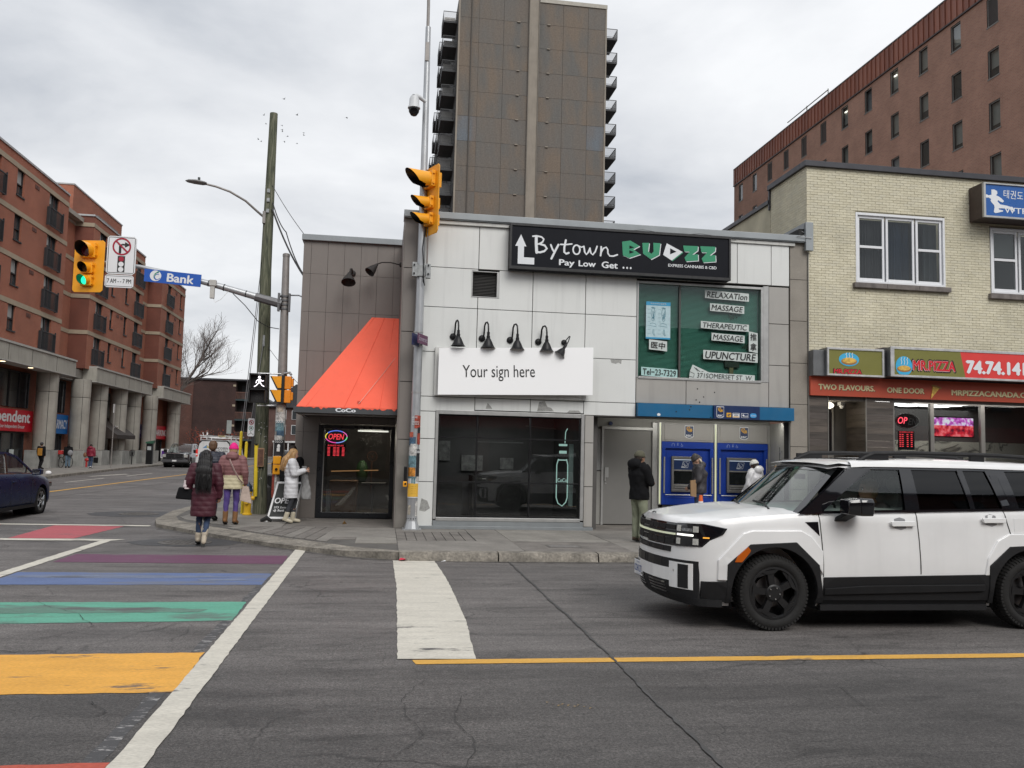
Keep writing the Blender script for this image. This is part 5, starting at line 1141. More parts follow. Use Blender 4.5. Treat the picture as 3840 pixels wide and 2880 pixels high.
gl_=M();gl_.quad((.12,-.45,-.94),(.12,.45,-.94),(.12,.45,.90),(.12,-.45,.90));mgl=gl_.mesh('pane');mgl.materials.append(WG[0])
bk=[];
for k,(z0,z1,q)in enumerate(((-.98,.98,1),(-.5,.98,0),(-.98,.98,2),(-.2,.98,0))):
 b_=M();b_.quad((.30,-.53,z0),(.30,.53,z0),(.30,.53,z1),(.30,-.53,z1));b_.cm=1;b_.quad((.34,-.53,-.98),(.34,.53,-.98),(.34,.53,.98),(.34,-.53,.98));me=b_.mesh('blind');me.materials.append(BLD[q]);me.materials.append(BLD[1]);me.polygons[1].material_index=1;bk.append(me)
lv=M()
for k in range(16):lv.box(.06,.12,-.48,.48,-.93+k*.12,-.87+k*.12)
mlv=lv.mesh('louvre');mlv.materials.append(mat('louvre_dark',(.07,.06,.055),.6));lt=emat('office_light',(1,.95,.8),3)
for i,c in enumerate(cols):
 for j,(a,b)in enumerate(rows):
  if(i+j)%2!=0 and j!=0:pass
  o=inst(mrev,'window',tb,(XW,c,(a+b)/2));
  for me,nm in((mfr,'frame'),):
   q=bpy.data.objects.new(nm,me);COL.objects.link(q);q.parent=o
  if j==0 and i in(0,6,7,8,9):
   q=bpy.data.objects.new('louvre',mlv);COL.objects.link(q);q.parent=o;continue
  q=bpy.data.objects.new('pane',mgl);COL.objects.link(q);q.parent=o
  q=bpy.data.objects.new('blind',bk[rf.choice([0,1,1,2,3])if j else rf.choice([1,1,2])]);COL.objects.link(q);q.parent=o
  if j==0 and i in(3,5):l_=M();l_.box(.2,.26,.0,.35,.55,.63);q=l_.o('ceiling_light',lt,o,local=True)
m=M();zt0,zt1=zs_(25.85),zs_(27.35)
m.box(XW-.12,XW+3,YA,YB+.05,zt0,zt0+.1);m.box(XW-.10,XW+3,YA,YB+.05,zt1,zt1+.12);m.o('cornice_trim',mat('cornice_dark',(.05,.04,.04),.5),tb)
CU=[mat('cornice_rust_%d'%i,c,.5,.1,var=.12,scale=1)for i,c in enumerate(((.27,.095,.058),(.225,.08,.05),(.29,.11,.07)))]
pm=[]
for c in CU:
 q=M();q.box(-.06,.02,.0,.60,0,zt1-zt0-.1);q.box(-.13,-.06,.0,.07,0,zt1-zt0-.1);me=q.mesh('cornice_panel');me.materials.append(c);pm.append(me)
y=YA;k=0
while y<YB:inst(pm[rf.randrange(3)],'cornice_panel',tb,(XW,y,zt0+.1));y+=.63
m=M()
for yy in(71,75):m.tube([(XW+.3,yy,zt1),(XW+.3,yy,zt1+.9)],.05,5)
m.tube([(XW+.3,71,zt1+.8),(XW+.3,79,zt1+.8)],.05,5);m.o('roof_rail',ALUD,tb)
# ================================================================ concrete apartment tower
tw=thing('apartment_tower','tall brown ribbed concrete apartment tower with balconies down both sides','building',(13,88,0))
k88=1.1
def tx(x):return x*k88
def tz(z):return 1.7+(z-1.7)*k88
def ribbed(name,a,b):
 m=bpy.data.materials.new(name);m.use_nodes=True;N=m.node_tree.nodes;L=m.node_tree.links;bs_=N['Principled BSDF'];bs_.inputs['Roughness'].default_value=.85
 tc=N.new('ShaderNodeTexCoord');mp=N.new('ShaderNodeMapping');L.new(tc.outputs['Object'],mp.inputs[0]);mp.inputs['Rotation'].default_value=(0,math.radians(38),0);mp.inputs['Scale'].default_value=(1,1,.35)
 n=N.new('ShaderNodeTexNoise');n.inputs['Scale'].default_value=.55;n.inputs['Detail'].default_value=5;L.new(mp.outputs[0],n.inputs[0])
 r=N.new('ShaderNodeValToRGB');L.new(n.outputs[0],r.inputs[0]);e=r.color_ramp.elements;e[0].position=.38;e[0].color=(*a,1);e[1].position=.62;e[1].color=(*b,1)
 w=N.new('ShaderNodeTexWave');w.wave_type='BANDS';w.bands_direction='X';w.inputs['Scale'].default_value=2.4;w.inputs['Distortion'].default_value=1.2;w.inputs['Detail'].default_value=2;L.new(tc.outputs['Object'],w.inputs[0])
 mr=N.new('ShaderNodeMapRange');L.new(w.outputs['Fac'],mr.inputs[0]);mr.inputs[3].default_value=.86;mr.inputs[4].default_value=1.1
 n2=N.new('ShaderNodeTexNoise');n2.inputs['Scale'].default_value=6;n2.inputs['Detail'].default_value=6;L.new(tc.outputs['Object'],n2.inputs[0]);m3=N.new('ShaderNodeMapRange');L.new(n2.outputs[0],m3.inputs[0]);m3.inputs[1].default_value=.3;m3.inputs[2].default_value=.7;m3.inputs[3].default_value=.85;m3.inputs[4].default_value=1.15
 mm=N.new('ShaderNodeMath');mm.operation='MULTIPLY';L.new(mr.outputs[0],mm.inputs[0]);L.new(m3.outputs[0],mm.inputs[1])
 v=N.new('ShaderNodeVectorMath');v.operation='SCALE';L.new(r.outputs[0],v.inputs[0]);L.new(mm.outputs[0],v.inputs['Scale']);L.new(v.outputs[0],bs_.inputs['Base Color'])
 bp=N.new('ShaderNodeBump');bp.inputs['Strength'].default_value=.5;bp.inputs['Distance'].default_value=.06;L.new(w.outputs['Fac'],bp.inputs['Height']);L.new(bp.outputs[0],bs_.inputs['Normal']);return m
RIB=[ribbed('ribbed_panel_a',(.14,.135,.125),(.185,.148,.115)),ribbed('ribbed_panel_b',(.165,.142,.12),(.15,.142,.13)),ribbed('ribbed_panel_c',(.15,.17,.19),(.17,.15,.135))]
XT=[5.78,7.78,10.22,12.72];XT2=[13.75,16.17,18.70,20.58];ZL=[v for v in[46.6-2.48*i for i in range(18)]]+[1.0]
m=M();m.box(tx(5.8),tx(20.55),88.12,104,0,tz(46.5));m.o('core',mat('tower_core',(.17,.15,.13),.9),tw)
for g_ in(XT,XT2):
 for a,b in zip(g_,g_[1:]):
  for c,d in zip(ZL[1:],ZL):M().box(tx(a)+.012,tx(b)-.012,88.0,88.1,tz(c)+.012,tz(d)-.012).o('wall_panel',RIB[2]if(g_ is XT2 and a==18.70 and 30.5<c<32)or(a==5.78 and 31<c<33.6)else RIB[rf.choice([0,0,1])],tw)
CON=mat('tower_concrete',(.27,.24,.20),.85,var=.12,scale=.6,streak=.15)
m=M();m.box(tx(12.74),tx(13.73),87.85,88.2,0,tz(46.9));m.o('pilaster',CON,tw,bevel=.03);m=M();m.box(tx(12.70),tx(12.76),87.75,88,0,tz(46.9));m.box(tx(13.68),tx(13.76),87.75,88,0,tz(46.9));m.o('pilaster_edge',mat('tower_edge',(.16,.145,.125),.85),tw)
m=M();m.box(tx(13.8),tx(20.62),87.9,88.2,tz(46.35),tz(46.75));m.box(tx(5.7),tx(12.7),87.9,88.2,tz(46.6),tz(47.0));m.o('roof_band',mat('tower_cap',(.40,.38,.33),.7),tw)
m=M();m.box(tx(5.76),tx(5.92),87.93,88.05,0,tz(46.6));m.box(tx(20.45),tx(20.6),87.93,88.05,0,tz(46.4));m.o('corner_edge',CON,tw)
m=M();m.tube([(tx(7.05),87.9,5),(tx(7.05),87.9,tz(46.6))],.07,6);m.o('pipe',mat('pipe_brown',(.08,.07,.06),.6),tw)
vm=M();vm.box(-.16,.16,-.14,0,0,.10);vme=vm.mesh('vent_hood');vme.materials.append(CON)
for i in range(17):
 for x in(11.70,14.71):inst(vme,'vent_hood',tw,(tx(x),88,tz(44.05-2.48*i+(.0 if x<12 else 0))))
BD=mat('balcony_dark',(.045,.047,.05),.7,var=.2);RL=mat('rail_dark',(.03,.032,.036),.5)
def balc(w,dpt,h=1.0,n=14,side=1):
 """slab with barred rail: w along X outwards, dpt along Y"""
 s=M();s.box(0,w,0,dpt,-.22,0)
 r=M();
 for k in range(n+1):r.box(w*k/n-.012,w*k/n+.012,.0,.024,0,h)
 r.box(0,w,-.01,.04,h,h+.06);r.box(0,w,.0,.03,.10,.14)
 nn=int(dpt/.13)
 for k in range(nn+1):r.box(w-.024,w,dpt*k/nn-.012,dpt*k/nn+.012,0,h)
 r.box(w-.04,w+.01,0,dpt,h,h+.06);r.box(-.0,.03,0,dpt,h,h+.06)
 return s,r
s_,r_b=balc(1.55,3.6);sm_=s_.mesh('balcony');sm_.materials.append(BD);rm_=r_b.mesh('railing');rm_.materials.append(RL)
FR=mat('tower_window',(.02,.022,.025),.1,var=0);DW=mat('divider_white',(.45,.44,.42),.7)
def balcony(x,y,z,flip=False):
 o=inst(sm_,'balcony',tw,(x,y,z));q=bpy.data.objects.new('railing',rm_);COL.objects.link(q);q.parent=o
 if flip:o.scale=(-1,1,1)
 return o
for i in range(17):
 z=tz(44.0-2.48*i)
 if z<8:break
 for y in(89.2,95.5):balcony(tx(20.6),y,z)
 for k,y in enumerate((88.9,96.0,103.5,112,121)):
  if k==2 and i<2 or k==3 and i<3 or k==4 and i<5:continue
  balcony(tx(5.75),y,z,True)
m=M()
for y0,y1,top in((88.3,104,44.5),(104,111,42),(111,120,40),(120,132,35)):m.box(tx(5.2 if y0>100 else 5.7),tx(9),y0,y1,0,tz(top))
m.o('rear_wing',mat('wing_dark',(.05,.048,.047),.8,var=.15,scale=.5),tw)
m=M()
for i in range(17):
 z=tz(44.0-2.48*i);
 for y in(90.5,97.5):m.box(tx(20.56),tx(20.62),y-1,y+1.4,z,z+2.0)
m.o('balcony_door',FR,tw)
m=M()
for i in range(17):
 z=tz(44.0-2.48*i)
 for y in(92.6,99.7):m.box(tx(4.6),tx(5.7),y,y+.06,z,z+2.3);m.box(tx(20.6),tx(21.55),y,y+.06,z,z+2.3)
m.o('divider',DW,tw)
# ================================================================ red brick apartment block over the arcade, across the side street
RB1=brickmat('red_brick',(.34,.10,.056),(.285,.08,.046),(.31,.19,.13),.22,.075,.009,var=.14)
CONB=mat('podium_concrete',(.37,.355,.31),.85,var=.12,scale=.8,fine=.06,streak=.22);CONP=mat('column_concrete',(.34,.32,.28),.85,var=.14,scale=1.1,fine=.06,streak=.14);PLN=mat('plinth_concrete',(.30,.30,.28),.85,var=.25,scale=1.5,fine=.08,streak=.2)
BAND=mat('stone_band',(.36,.30,.22),.85,var=.08,fine=.06)
lb=thing('apartment_block','red brick apartment block with stone bands over a concrete columned arcade','building',(-24,66,.13))
FX=-21.0
FL=[7.15,9.72,12.29,14.86];TOP=17.42
RFM=mat('roof_edge',(.42,.42,.42),.5,.2)
def wallx(x,y0,y1,z0,z1,holes=(),ma=RB1,nm='wall'):
 """street wall facing +x with rectangular openings (y0,y1,z0,z1)"""
 ys=sorted(set([y0,y1]+[h[0]for h in holes]+[h[1]for h in holes]));zs2=sorted(set([z0,z1]+[h[2]for h in holes]+[h[3]for h in holes]));m=M()
 for a,b in zip(ys,ys[1:]):
  for c,d in zip(zs2,zs2[1:]):
   if any(h[0]<=a+1e-6 and b<=h[1]+1e-6 and h[2]<=c+1e-6 and d<=h[3]+1e-6 for h in holes):continue
   m.quad((x,a,c),(x,b,c),(x,b,d),(x,a,d))
 for h in holes:
  m.quad((x,h[0],h[2]),(x-.25,h[0],h[2]),(x-.25,h[0],h[3]),(x,h[0],h[3]));m.quad((x,h[1],h[2]),(x,h[1],h[3]),(x-.25,h[1],h[3]),(x-.25,h[1],h[2]))
  m.quad((x,h[0],h[3]),(x-.25,h[0],h[3]),(x-.25,h[1],h[3]),(x,h[1],h[3]));m.quad((x,h[0],h[2]),(x,h[1],h[2]),(x-.25,h[1],h[2]),(x-.25,h[0],h[2]))
 return m.o(nm,ma,lb,fix=False)
PGL=mat('apt_glass',(.05,.06,.065),.08,var=.3,scale=.7,spec=.8);CUR=mat('apt_curtain',(.36,.38,.37),.8,var=.15,scale=3,stretch=(1,6,.6));FRD=mat('frame_black',(.02,.02,.022),.5)
wcache={}
def window(x,y0,y1,z0,z1,door=False,cur=0):
 w,h=y1-y0,z1-z0;key=(round(w,2),round(h,2),door,cur)
 if key not in wcache:
  f=M();t=.06
  f.box(-.2,-.1,0,t,0,h);f.box(-.2,-.1,w-t,w,0,h);f.box(-.2,-.1,t,w-t,0,t);f.box(-.2,-.1,t,w-t,h-t,h)
  if door:f.box(-.19,-.1,w/2-.04,w/2+.04,t,h-t)
  else:f.box(-.19,-.1,t,w-t,h*.42,h*.42+.06);f.box(-.05,.06,-.05,w+.05,-.08,0)
  a=f.mesh('window');a.materials.append(FRD)
  p=M();p.quad((-.18,0,0),(-.18,w,0),(-.18,w,h),(-.18,0,h));b=p.mesh('pane');b.materials.append(PGL)
  c=None
  if cur:q=M();q.quad((-.17,t,h*(.5 if not door else .05)),(-.17,w*(.95 if not door else .48),h*(.48 if not door else .05)),(-.17,w*(.9 if not door else .45),h-t),(-.17,t,h-t));c=q.mesh('curtain');c.materials.append(CUR)
  wcache[key]=(a,b,c)
 a,b,c=wcache[key];o=inst(a,'window',lb,(x,y0,z0))
 for me,nm in((b,'pane'),(c,'curtain')):
  if me:q=bpy.data.objects.new(nm,me);COL.objects.link(q);q.parent=o
jul=M()
for k in range(19):jul.box(.16,.185,.0+k*.12,.02+k*.12,0,1.12)
jul.box(.14,.20,-.03,2.24,1.1,1.16);jul.box(.14,.20,-.03,2.24,.0,.05);jul.box(.02,.17,-.03,.0,.0,1.14);jul.box(.02,.17,2.2,2.24,.0,1.14);jul.box(.13,.21,-.06,-.02,0,1.28);jul.box(.13,.21,2.2,2.24,0,1.28)
jme=jul.mesh('balcony_rail');jme.materials.append(mat('rail_black',(.02,.021,.024),.5))
vt=M();vt.box(0,.03,0,.28,0,.22);vt.box(0,.03,.32,.6,0,.22);vtm=vt.mesh('vent');vtm.materials.append(mat('vent_red',(.10,.04,.03),.7))
rl_=random.Random(9)
def section(x,y0,y1,wins,doors,vents,zt=TOP):
 holes=[]
 for f in FL:
  for a,b in wins:holes.append((a,b,f+.82,f+2.34))
  for a,b in doors:holes.append((a,b,f+.30,f+2.34))
 wallx(x,y0,y1,7.0,zt+.55,holes)
 for f in FL:
  for a,b in wins:window(x,a,b,f+.82,f+2.34,False,rl_.randrange(2))
  for a,b in doors:window(x,a,b,f+.30,f+2.34,True,1);inst(jme,'balcony_rail',lb,(x,a-.28,f+.22))
  for a in vents:inst(vtm,'vent',lb,(x,a,f+1.9))
 m=M()
 for f in FL[1:]+[TOP]:m.box(x-.02,x+.035,y0,y1,f-.30+(.03 if f==TOP else 0),f-.02+(.03 if f==TOP else 0))
 m.o('stone_band',BAND,lb)
 M().box(x-.6,x+.06,y0,y1,zt+.5,zt+.62).o('roof_edge',RFM,lb)
section(FX,34,58.8,[(50.85,51.85),(44.5,45.5)],[(55.55,57.15),(47.2,48.8)],[53.3])
section(FX-1.25,58.8,63.75,[(59.6,60.5)],[],[],TOP-.7)
section(FX,63.75,77.0,[(68.45,69.2),(72.0,72.8)],[(65.15,66.75),(74.8,76.2)],[70.0,71.0])
section(FX-1.25,77.0,83.0,[(80.5,81.3)],[],[])
section(FX,83.0,92.3,[(90.2,91.0)],[(85.2,86.6)],[88.2])
RWM=(brickmat('red_brick_dark',(.17,.047,.028),(.15,.04,.024),(.16,.09,.07),.22,.075,.009))
for y,a in((58.8,1.25),(77.0,1.25),(63.75,1.25),(83.0,1.25),(92.3,30)):M().quad((FX-a,y,7 if a<2 else 0),(FX,y,7 if a<2 else 0),(FX,y,TOP+.55),(FX-a,y,TOP+.55)).o('return_wall',RWM,lb,fix=False)
m=M()
for y in(63.72,82.97):
 for f in FL[1:]+[TOP]:m.box(FX-1.25,FX+.035,y-.03,y+.02,f-.30+(.03 if f==TOP else 0),f-.02+(.03 if f==TOP else 0))
m.o('stone_band',BAND,lb)
M().box(FX-1.3,FX+.06,63.66,63.8,TOP+.5,TOP+.62).o('roof_edge',RFM,lb)
M().box(-50,FX-.7,34.2,92.0,TOP,TOP+.3).o('roof_slab',CONP,lb)
m=M();m.box(FX-5,FX-1.8,64.5,76.0,17.4,20.35);m.o('penthouse',RB1,lb)
m=M();m.box(FX-5.05,FX-1.75,64.45,76.05,20.35,20.45);m.o('roof_edge',RFM,lb)
m=M();x_=FX-1.78;m.prism([(69.6,19.5),(74.6,19.5),(74.6,17.9),(71.3,17.9),(71.3,18.3),(69.6,18.3)],'x',x_,x_+.10);m.o('stone_panel',mat('weathered_grey',(.20,.19,.18),.85,var=.25,scale=1,streak=.3),lb)
def podium(x,y0,y1,x_in):
 m=M();m.box(x_in,x+.55,y0,y1,6.18,7.12);m.o('podium_beam',CONB,lb,bevel=.02)
 m=M();m.box(x_in,x+.62,y0,y1,7.12,7.24);m.box(x_in,x+.60,y0,y1,6.10,6.18);m.o('podium_cap',mat('podium_cap',(.40,.39,.36),.8,var=.12),lb)
podium(FX,34,60.4,FX-.4);podium(FX-1.2,60.4,64.6,FX-1.6);podium(FX,64.6,79.5,FX-.4);podium(FX-1.2,79.5,83.4,FX-1.6);podium(FX,83.4,94.7,FX-.4)
for y in(39,44.5,50,53.2,57,69,72.5,76,87,90.5):M().box(FX+.548,FX+.556,y,y+.04,6.2,7.1).o('beam_joint',JOINT,lb)
M().box(-30,FX-.4,34.2,94,6.3,6.9).o('arcade_ceiling',mat('arcade_soffit',(.20,.19,.17),.9,var=.1),lb)
m=M()
for y in(46.5,50.2,54.0,57.5,61.0,89.5):m.lathe([(.14,6.16),(.14,6.09),(.0,6.09)],(FX+.2 if y<60 else FX-2,y,0),n=12)
m.o('downlight',emat('downlight',(1,.8,.5),3.5),lb)
def column(y,x=FX-.2,r=.63):
 y+=0
 m=M();m.lathe([(r*.98,1.25),(r,1.3),(r,4.9)],(x,y,0),n=32);c=m.o('column',CONP,lb,smooth=True)
 M().lathe([(r*1.0,4.93),(r*1.02,4.97),(r*1.02,6.2)],(x,y,0),n=32).o('column_head',CONP,c,smooth=True)
 M().box(x-r-.15,x+r+.12,y-r-.25,y+r+.25,.1,1.22).o('column_plinth',PLN,c,bevel=.02)
 for a in(20,-60,70):M().box(x+r*math.cos(math.radians(a))-.008,x+r*math.cos(math.radians(a))+.012,y+r*math.sin(math.radians(a))-.012,y+r*math.sin(math.radians(a))+.012,1.3,6.15).o('column_joint',JOINT,c)
for y in(57.8,63.9,67.7,72.7,76.7,82.1,91.0):column(y)
RX=FX-1.2
m=M();m.box(RX-.3,RX,34,94,.1,6.3);m.o('arcade_wall',RB1,lb)
DG=mat('storefront_glass',(.02,.022,.024),.12,var=.5,scale=.5,spec=.6)
def bay(y0,y1,z0,z1,n=4,nm='storefront'):
 w=M().box(RX,RX+.06,y0,y1,z0,z1).o('storefront',DG,lb)
 m=M()
 for k in range(n+1):yy=y0+(y1-y0)*k/n;m.box(RX+.06,RX+.12,yy-.04,yy+.04,z0,z1)
 m.box(RX+.06,RX+.13,y0,y1,z1-.08,z1);m.o('storefront_frame',FRD,w)
bay(46,57.3,3.8,6.0,8);bay(60.6,63.5,3.8,6.0,3);bay(46,57.0,.13,2.3,7);bay(60.6,63.3,.13,2.3,3);bay(72.8,75,.13,5.8,2);bay(82,84,.13,2.4,2);bay(86.5,90.5,.13,2.25,2)
W2=mat('sign_white2',(.72,.72,.72),.5,var=0)
def fsign(y0,y1,z0,z1,ma,label,x=None):
 x=x or RX+.35;t=thing('shop_fascia_sign',label,'sign',(x,(y0+y1)/2,z0));M().box(x-.2,x,y0,y1,z0,z1).o('panel',ma,t,bevel=.01);return t,x
GR=mat('sign_red2',(.50,.008,.022),.4,var=.04);
t,x=fsign(46.5,57.6,2.33,3.64,GR,'red grocery sign with large white word ending in ependent on the arcade')
txt('Independent',(x,53.55,3.12),7.2,.92,W2,t,'+x',bold=.035,flat=.01);txt('Your Independent Grocer',(x,54.6,2.60),3.6,.28,W2,t,'+x',bold=.01,flat=.01)
t,x=fsign(59.5,63.7,2.33,3.64,mat('sign_blue2',(.008,.13,.40),.4,var=.04),'blue PHARMACY sign partly hidden behind the column');txt('PHARMACY',(x,62.05,2.98),2.9,.62,W2,t,'+x',bold=.02,flat=.01)
t,x=fsign(79.8,82.4,2.33,3.60,mat('sign_purple',(.045,.02,.10),.4,var=.04),'dark purple shop sign with white letters ending in rock');txt('Shamrock',(x,80.8,2.95),2.8,.45,mat('letters_grey',(.5,.5,.55),.5),t,'+x',flat=.01)
t,x=fsign(86.0,91.5,2.33,3.62,GR,'red PARKING sign at the far end of the arcade');txt('PARKING',(x,88.9,2.95),4.4,.62,W2,t,'+x',bold=.03,flat=.01)
t=thing('shop_awning','small brown sloping awning with white script between the columns','awning',(RX+.6,71.5,2.2))
m=M();P=[(RX,3.9),(RX+1.9,2.45),(RX+1.9,2.15),(RX,2.15)];m.prism([(a,b)for a,b in P],'y',69.6,74.6);m.o('canopy',mat('awning_brown',(.035,.026,.022),.7,var=.1),t)
vs,fs=strokes(([],[]),[[(0,0),(.25,.25),(.35,.05),(.6,.2),(.9,.1),(1.3,.12),(1.6,.0)]],.07)
m=M();m.add([(RX+1.2+.02,71.2+a,3.0+b*.8)for a,b,c in vs],fs);m.o('script',W2,t,fix=False)
m=M();m.box(RX+.14,RX+.3,48.3,48.7,.9,1.9);m.box(RX+.14,RX+.2,55.0,55.5,.9,1.25);m.o('door_poster',PAP,lb)
# ================================================================ buildings closing the side street
DK=brickmat('dark_brick',(.044,.018,.015),(.034,.014,.012),(.06,.04,.035),.24,.08,.009,var=.25);DKO=brickmat('orange_brick',(.10,.038,.026),(.07,.026,.019),(.10,.06,.05),.24,.08,.009,var=.25)
eb=thing('dark_brick_building','dark brown brick apartment house closing the side street, balconies at its right end','building',(-32,137,0))
m=M();m.box(-60,-22.9,137,155,0,12.0);m.o('wall',DK,eb);m=M();m.box(-33.5,-29.2,136.9,136.99,0,12.0);m.o('orange_bay',DKO,eb)
m=M();m.box(-60,-20.2,136.7,155,12.0,12.25);m.o('roof_edge',mat('roof_dark',(.03,.03,.035),.5),eb)
m=M();m.box(-22.9,-20.5,139,155,0,12.0);m.o('balcony_recess',mat('recess_black',(.02,.017,.016),.8),eb)
for f in(3.0,6.1,9.2):
 M().box(-22.9,-20.4,137,139,f-.25,f-.02).o('balcony_slab',mat('balc_teal',(.03,.05,.055),.6),eb)
 m=M()
 for k in range(14):m.box(-22.85+k*.185,-22.79+k*.185,136.98,137.02,f,f+1.0)
 m.box(-22.9,-20.4,136.95,137.04,f+1.0,f+1.08);m.o('balcony_rail',mat('balc_rail',(.17,.085,.065),.7),eb)
 M().box(-22.3,-21.5,138.93,138.99,f+.1,f+2.2).o('window',PGL,eb)
 M().box(-23.3,-22.9,136.9,137,f+1.9,f+2.2).o('stone_block',BAND,eb)
for x,z in((-31.3,4.0),(-26.8,4.0)):M().ell((x,136.8,z),.18,8,6).o('wall_light',mat('globe_grey',(.2,.15,.13),.5),eb,smooth=True)
gh=thing('gabled_house','old brick house with a dark gabled roof behind the signal pole','building',(-15,165,0))
m=M();m.box(-27,-6,165,180,0,9.5);m.o('wall',brickmat('old_brick',(.14,.07,.055),(.11,.052,.045),(.11,.09,.08),.24,.08,.009),gh)
m=M();m.prism([(-27.5,9.4),(-24.0,12.0),(-20.8,10.2),(-16.6,13.8),(-15.8,13.8),(-12.0,10.2),(-8,12.3),(-5.2,9.4)],'y',164.4,181);m.o('roof',mat('slate_roof',(.04,.04,.045),.7,var=.2),gh)
for x in(-18.8,-16.6,-13,-10.4):
 for z in(1.4,4.4,7.2):f=M().box(x-.6,x+.6,164.9,164.98,z-.05,z+1.75).o('window',W2,gh);M().box(x-.5,x+.5,164.86,164.895,z+.03,z+1.65).o('pane',PGL,f)
m=M();m.box(-20.2,-15,162.5,164.9,2.8,3.1);
for x in(-20,-17.5,-15.2):m.box(x,x+.25,162.6,162.9,0,2.8)
m.o('porch',W2,gh)
rs=thing('row_building','plain brick row building along the right side of the side street','building',(3,45,.13))
M().box(-1.95,8,30.2,110,.1,7.5).o('wall',RB1,rs)
op=thing('opposite_shops','two storey brick shops on the near side of the street','building',(0,-12,.13))
m=M();m.box(-60,95,-22,-11,.1,8.8);m.o('wall',brickmat('opp_brick',(.13,.05,.035),(.10,.04,.03),(.12,.09,.08),.22,.075,.01),op)
m=M();m.box(-60,95,-11.0,-10.6,3.1,4.0);m.o('red_fascia',mat('fascia_dull_red',(.24,.03,.025),.6),op);m=M();m.box(-60,95,-11,-10.5,8.8,9.1);m.o('roof_edge',mat('edge_dark',(.04,.04,.04),.7),op)
for k in range(-6,16):
 M().box(-13+k*4.7,-9.2+k*4.7,-11.0,-10.9,.5,3.0).o('shop_window',DG,op)
 for j in range(2):M().box(-12.6+k*4.7+j*2,-11.4+k*4.7+j*2,-11.0,-10.94,5.0,7.2).o('window',DG,op)
# ================================================================ bare trees
BARK=mat('bark',(.12,.10,.09),.9,var=.25)
def bare_tree(x,y,h,seed,label,spread=1.0,lean=(0,0),depth=6,th=.28):
 R_=random.Random(seed);t=thing('bare_tree',label,'tree',(x,y,0))
 tr=M();br=M();tw_=M()
 def grow(p,d,ln,r,lv):
  k=3;P=[p];q=p;dd=d
  for i in range(k):
   dd=(dd+Vector((R_.uniform(-1,1),R_.uniform(-1,1),R_.uniform(-.5,.8)))*.13).normalized();q=q+dd*(ln/k);P.append(q)
  rr=[r*(1-.35*i/k)for i in range(k+1)]
  (tr if lv==0 else br if lv<4 else tw_).tube(P,rr,7 if lv<2 else(4 if lv<4 else 3),cap=False)
  if lv>=depth:return
  n=3 if lv<2 else R_.choice((2,3,3))
  for i in range(n+(1 if lv<5 else 0)):
   u=R_.uniform(.35,1)if i else 1;s=P[min(k,int(u*k))]
   ax=Vector((R_.uniform(-1,1),R_.uniform(-1,1),R_.uniform(-.15,.9))).normalized()
   nd=(dd*(1.15 if i==0 else .75)+ax*.62*spread).normalized()
   grow(s,nd,ln*R_.uniform(.62,.80),r*(.66 if i==0 else .48),lv+1)
 grow(Vector((x,y,0)),Vector((lean[0],lean[1],1)).normalized(),h*.30,th,0)
 tr.o('trunk',BARK,t,smooth=True,fix=False);br.o('branches',BARK,t,fix=False);tw_.o('twigs',BARK,t,kind='stuff',fix=False)
bare_tree(-30.0,116,25,5,'large bare tree with spreading twigs behind the red brick block',1.2,(.36,0),7,.42)
bare_tree(-16,190,16,12,'distant bare tree showing beside the brown corner shop',.9,(0,0),6,.3)
def red_bush(x,y,h,seed,label):
 R_=random.Random(seed);t=thing('red_shrub',label,'shrub',(x,y,0));st=M();lf=M()
 for i in range(9):
  d=Vector((R_.uniform(-.5,.5),R_.uniform(-.3,.3),1)).normalized();P=[Vector((x,y,0))+d*h*u+Vector((R_.uniform(-.1,.1),0,0))for u in(0,.4,.8,R_.uniform(.85,1.15))];st.tube(P,[.03,.025,.015,.01],4)
  for k in range(40):
   p=P[1].lerp(P[3],R_.random())+Vector((R_.uniform(-.35,.35),R_.uniform(-.3,.3),R_.uniform(-.2,.2)));s=R_.uniform(.05,.11);lf.add([p,p+Vector((s,0,s*.5)),p+Vector((0,s*.4,s))],[(0,1,2)])
 st.o('stem',BARK,t);lf.o('leaves',mat('red_leaf',(.30,.045,.015),.7,var=.3),t,kind='stuff',fix=False)
red_bush(-20.5,100,3.4,1,'thin shrub with red leaves left of the white van');red_bush(-17.6,100,3.3,2,'thin shrub with red leaves above the roof of the white van')
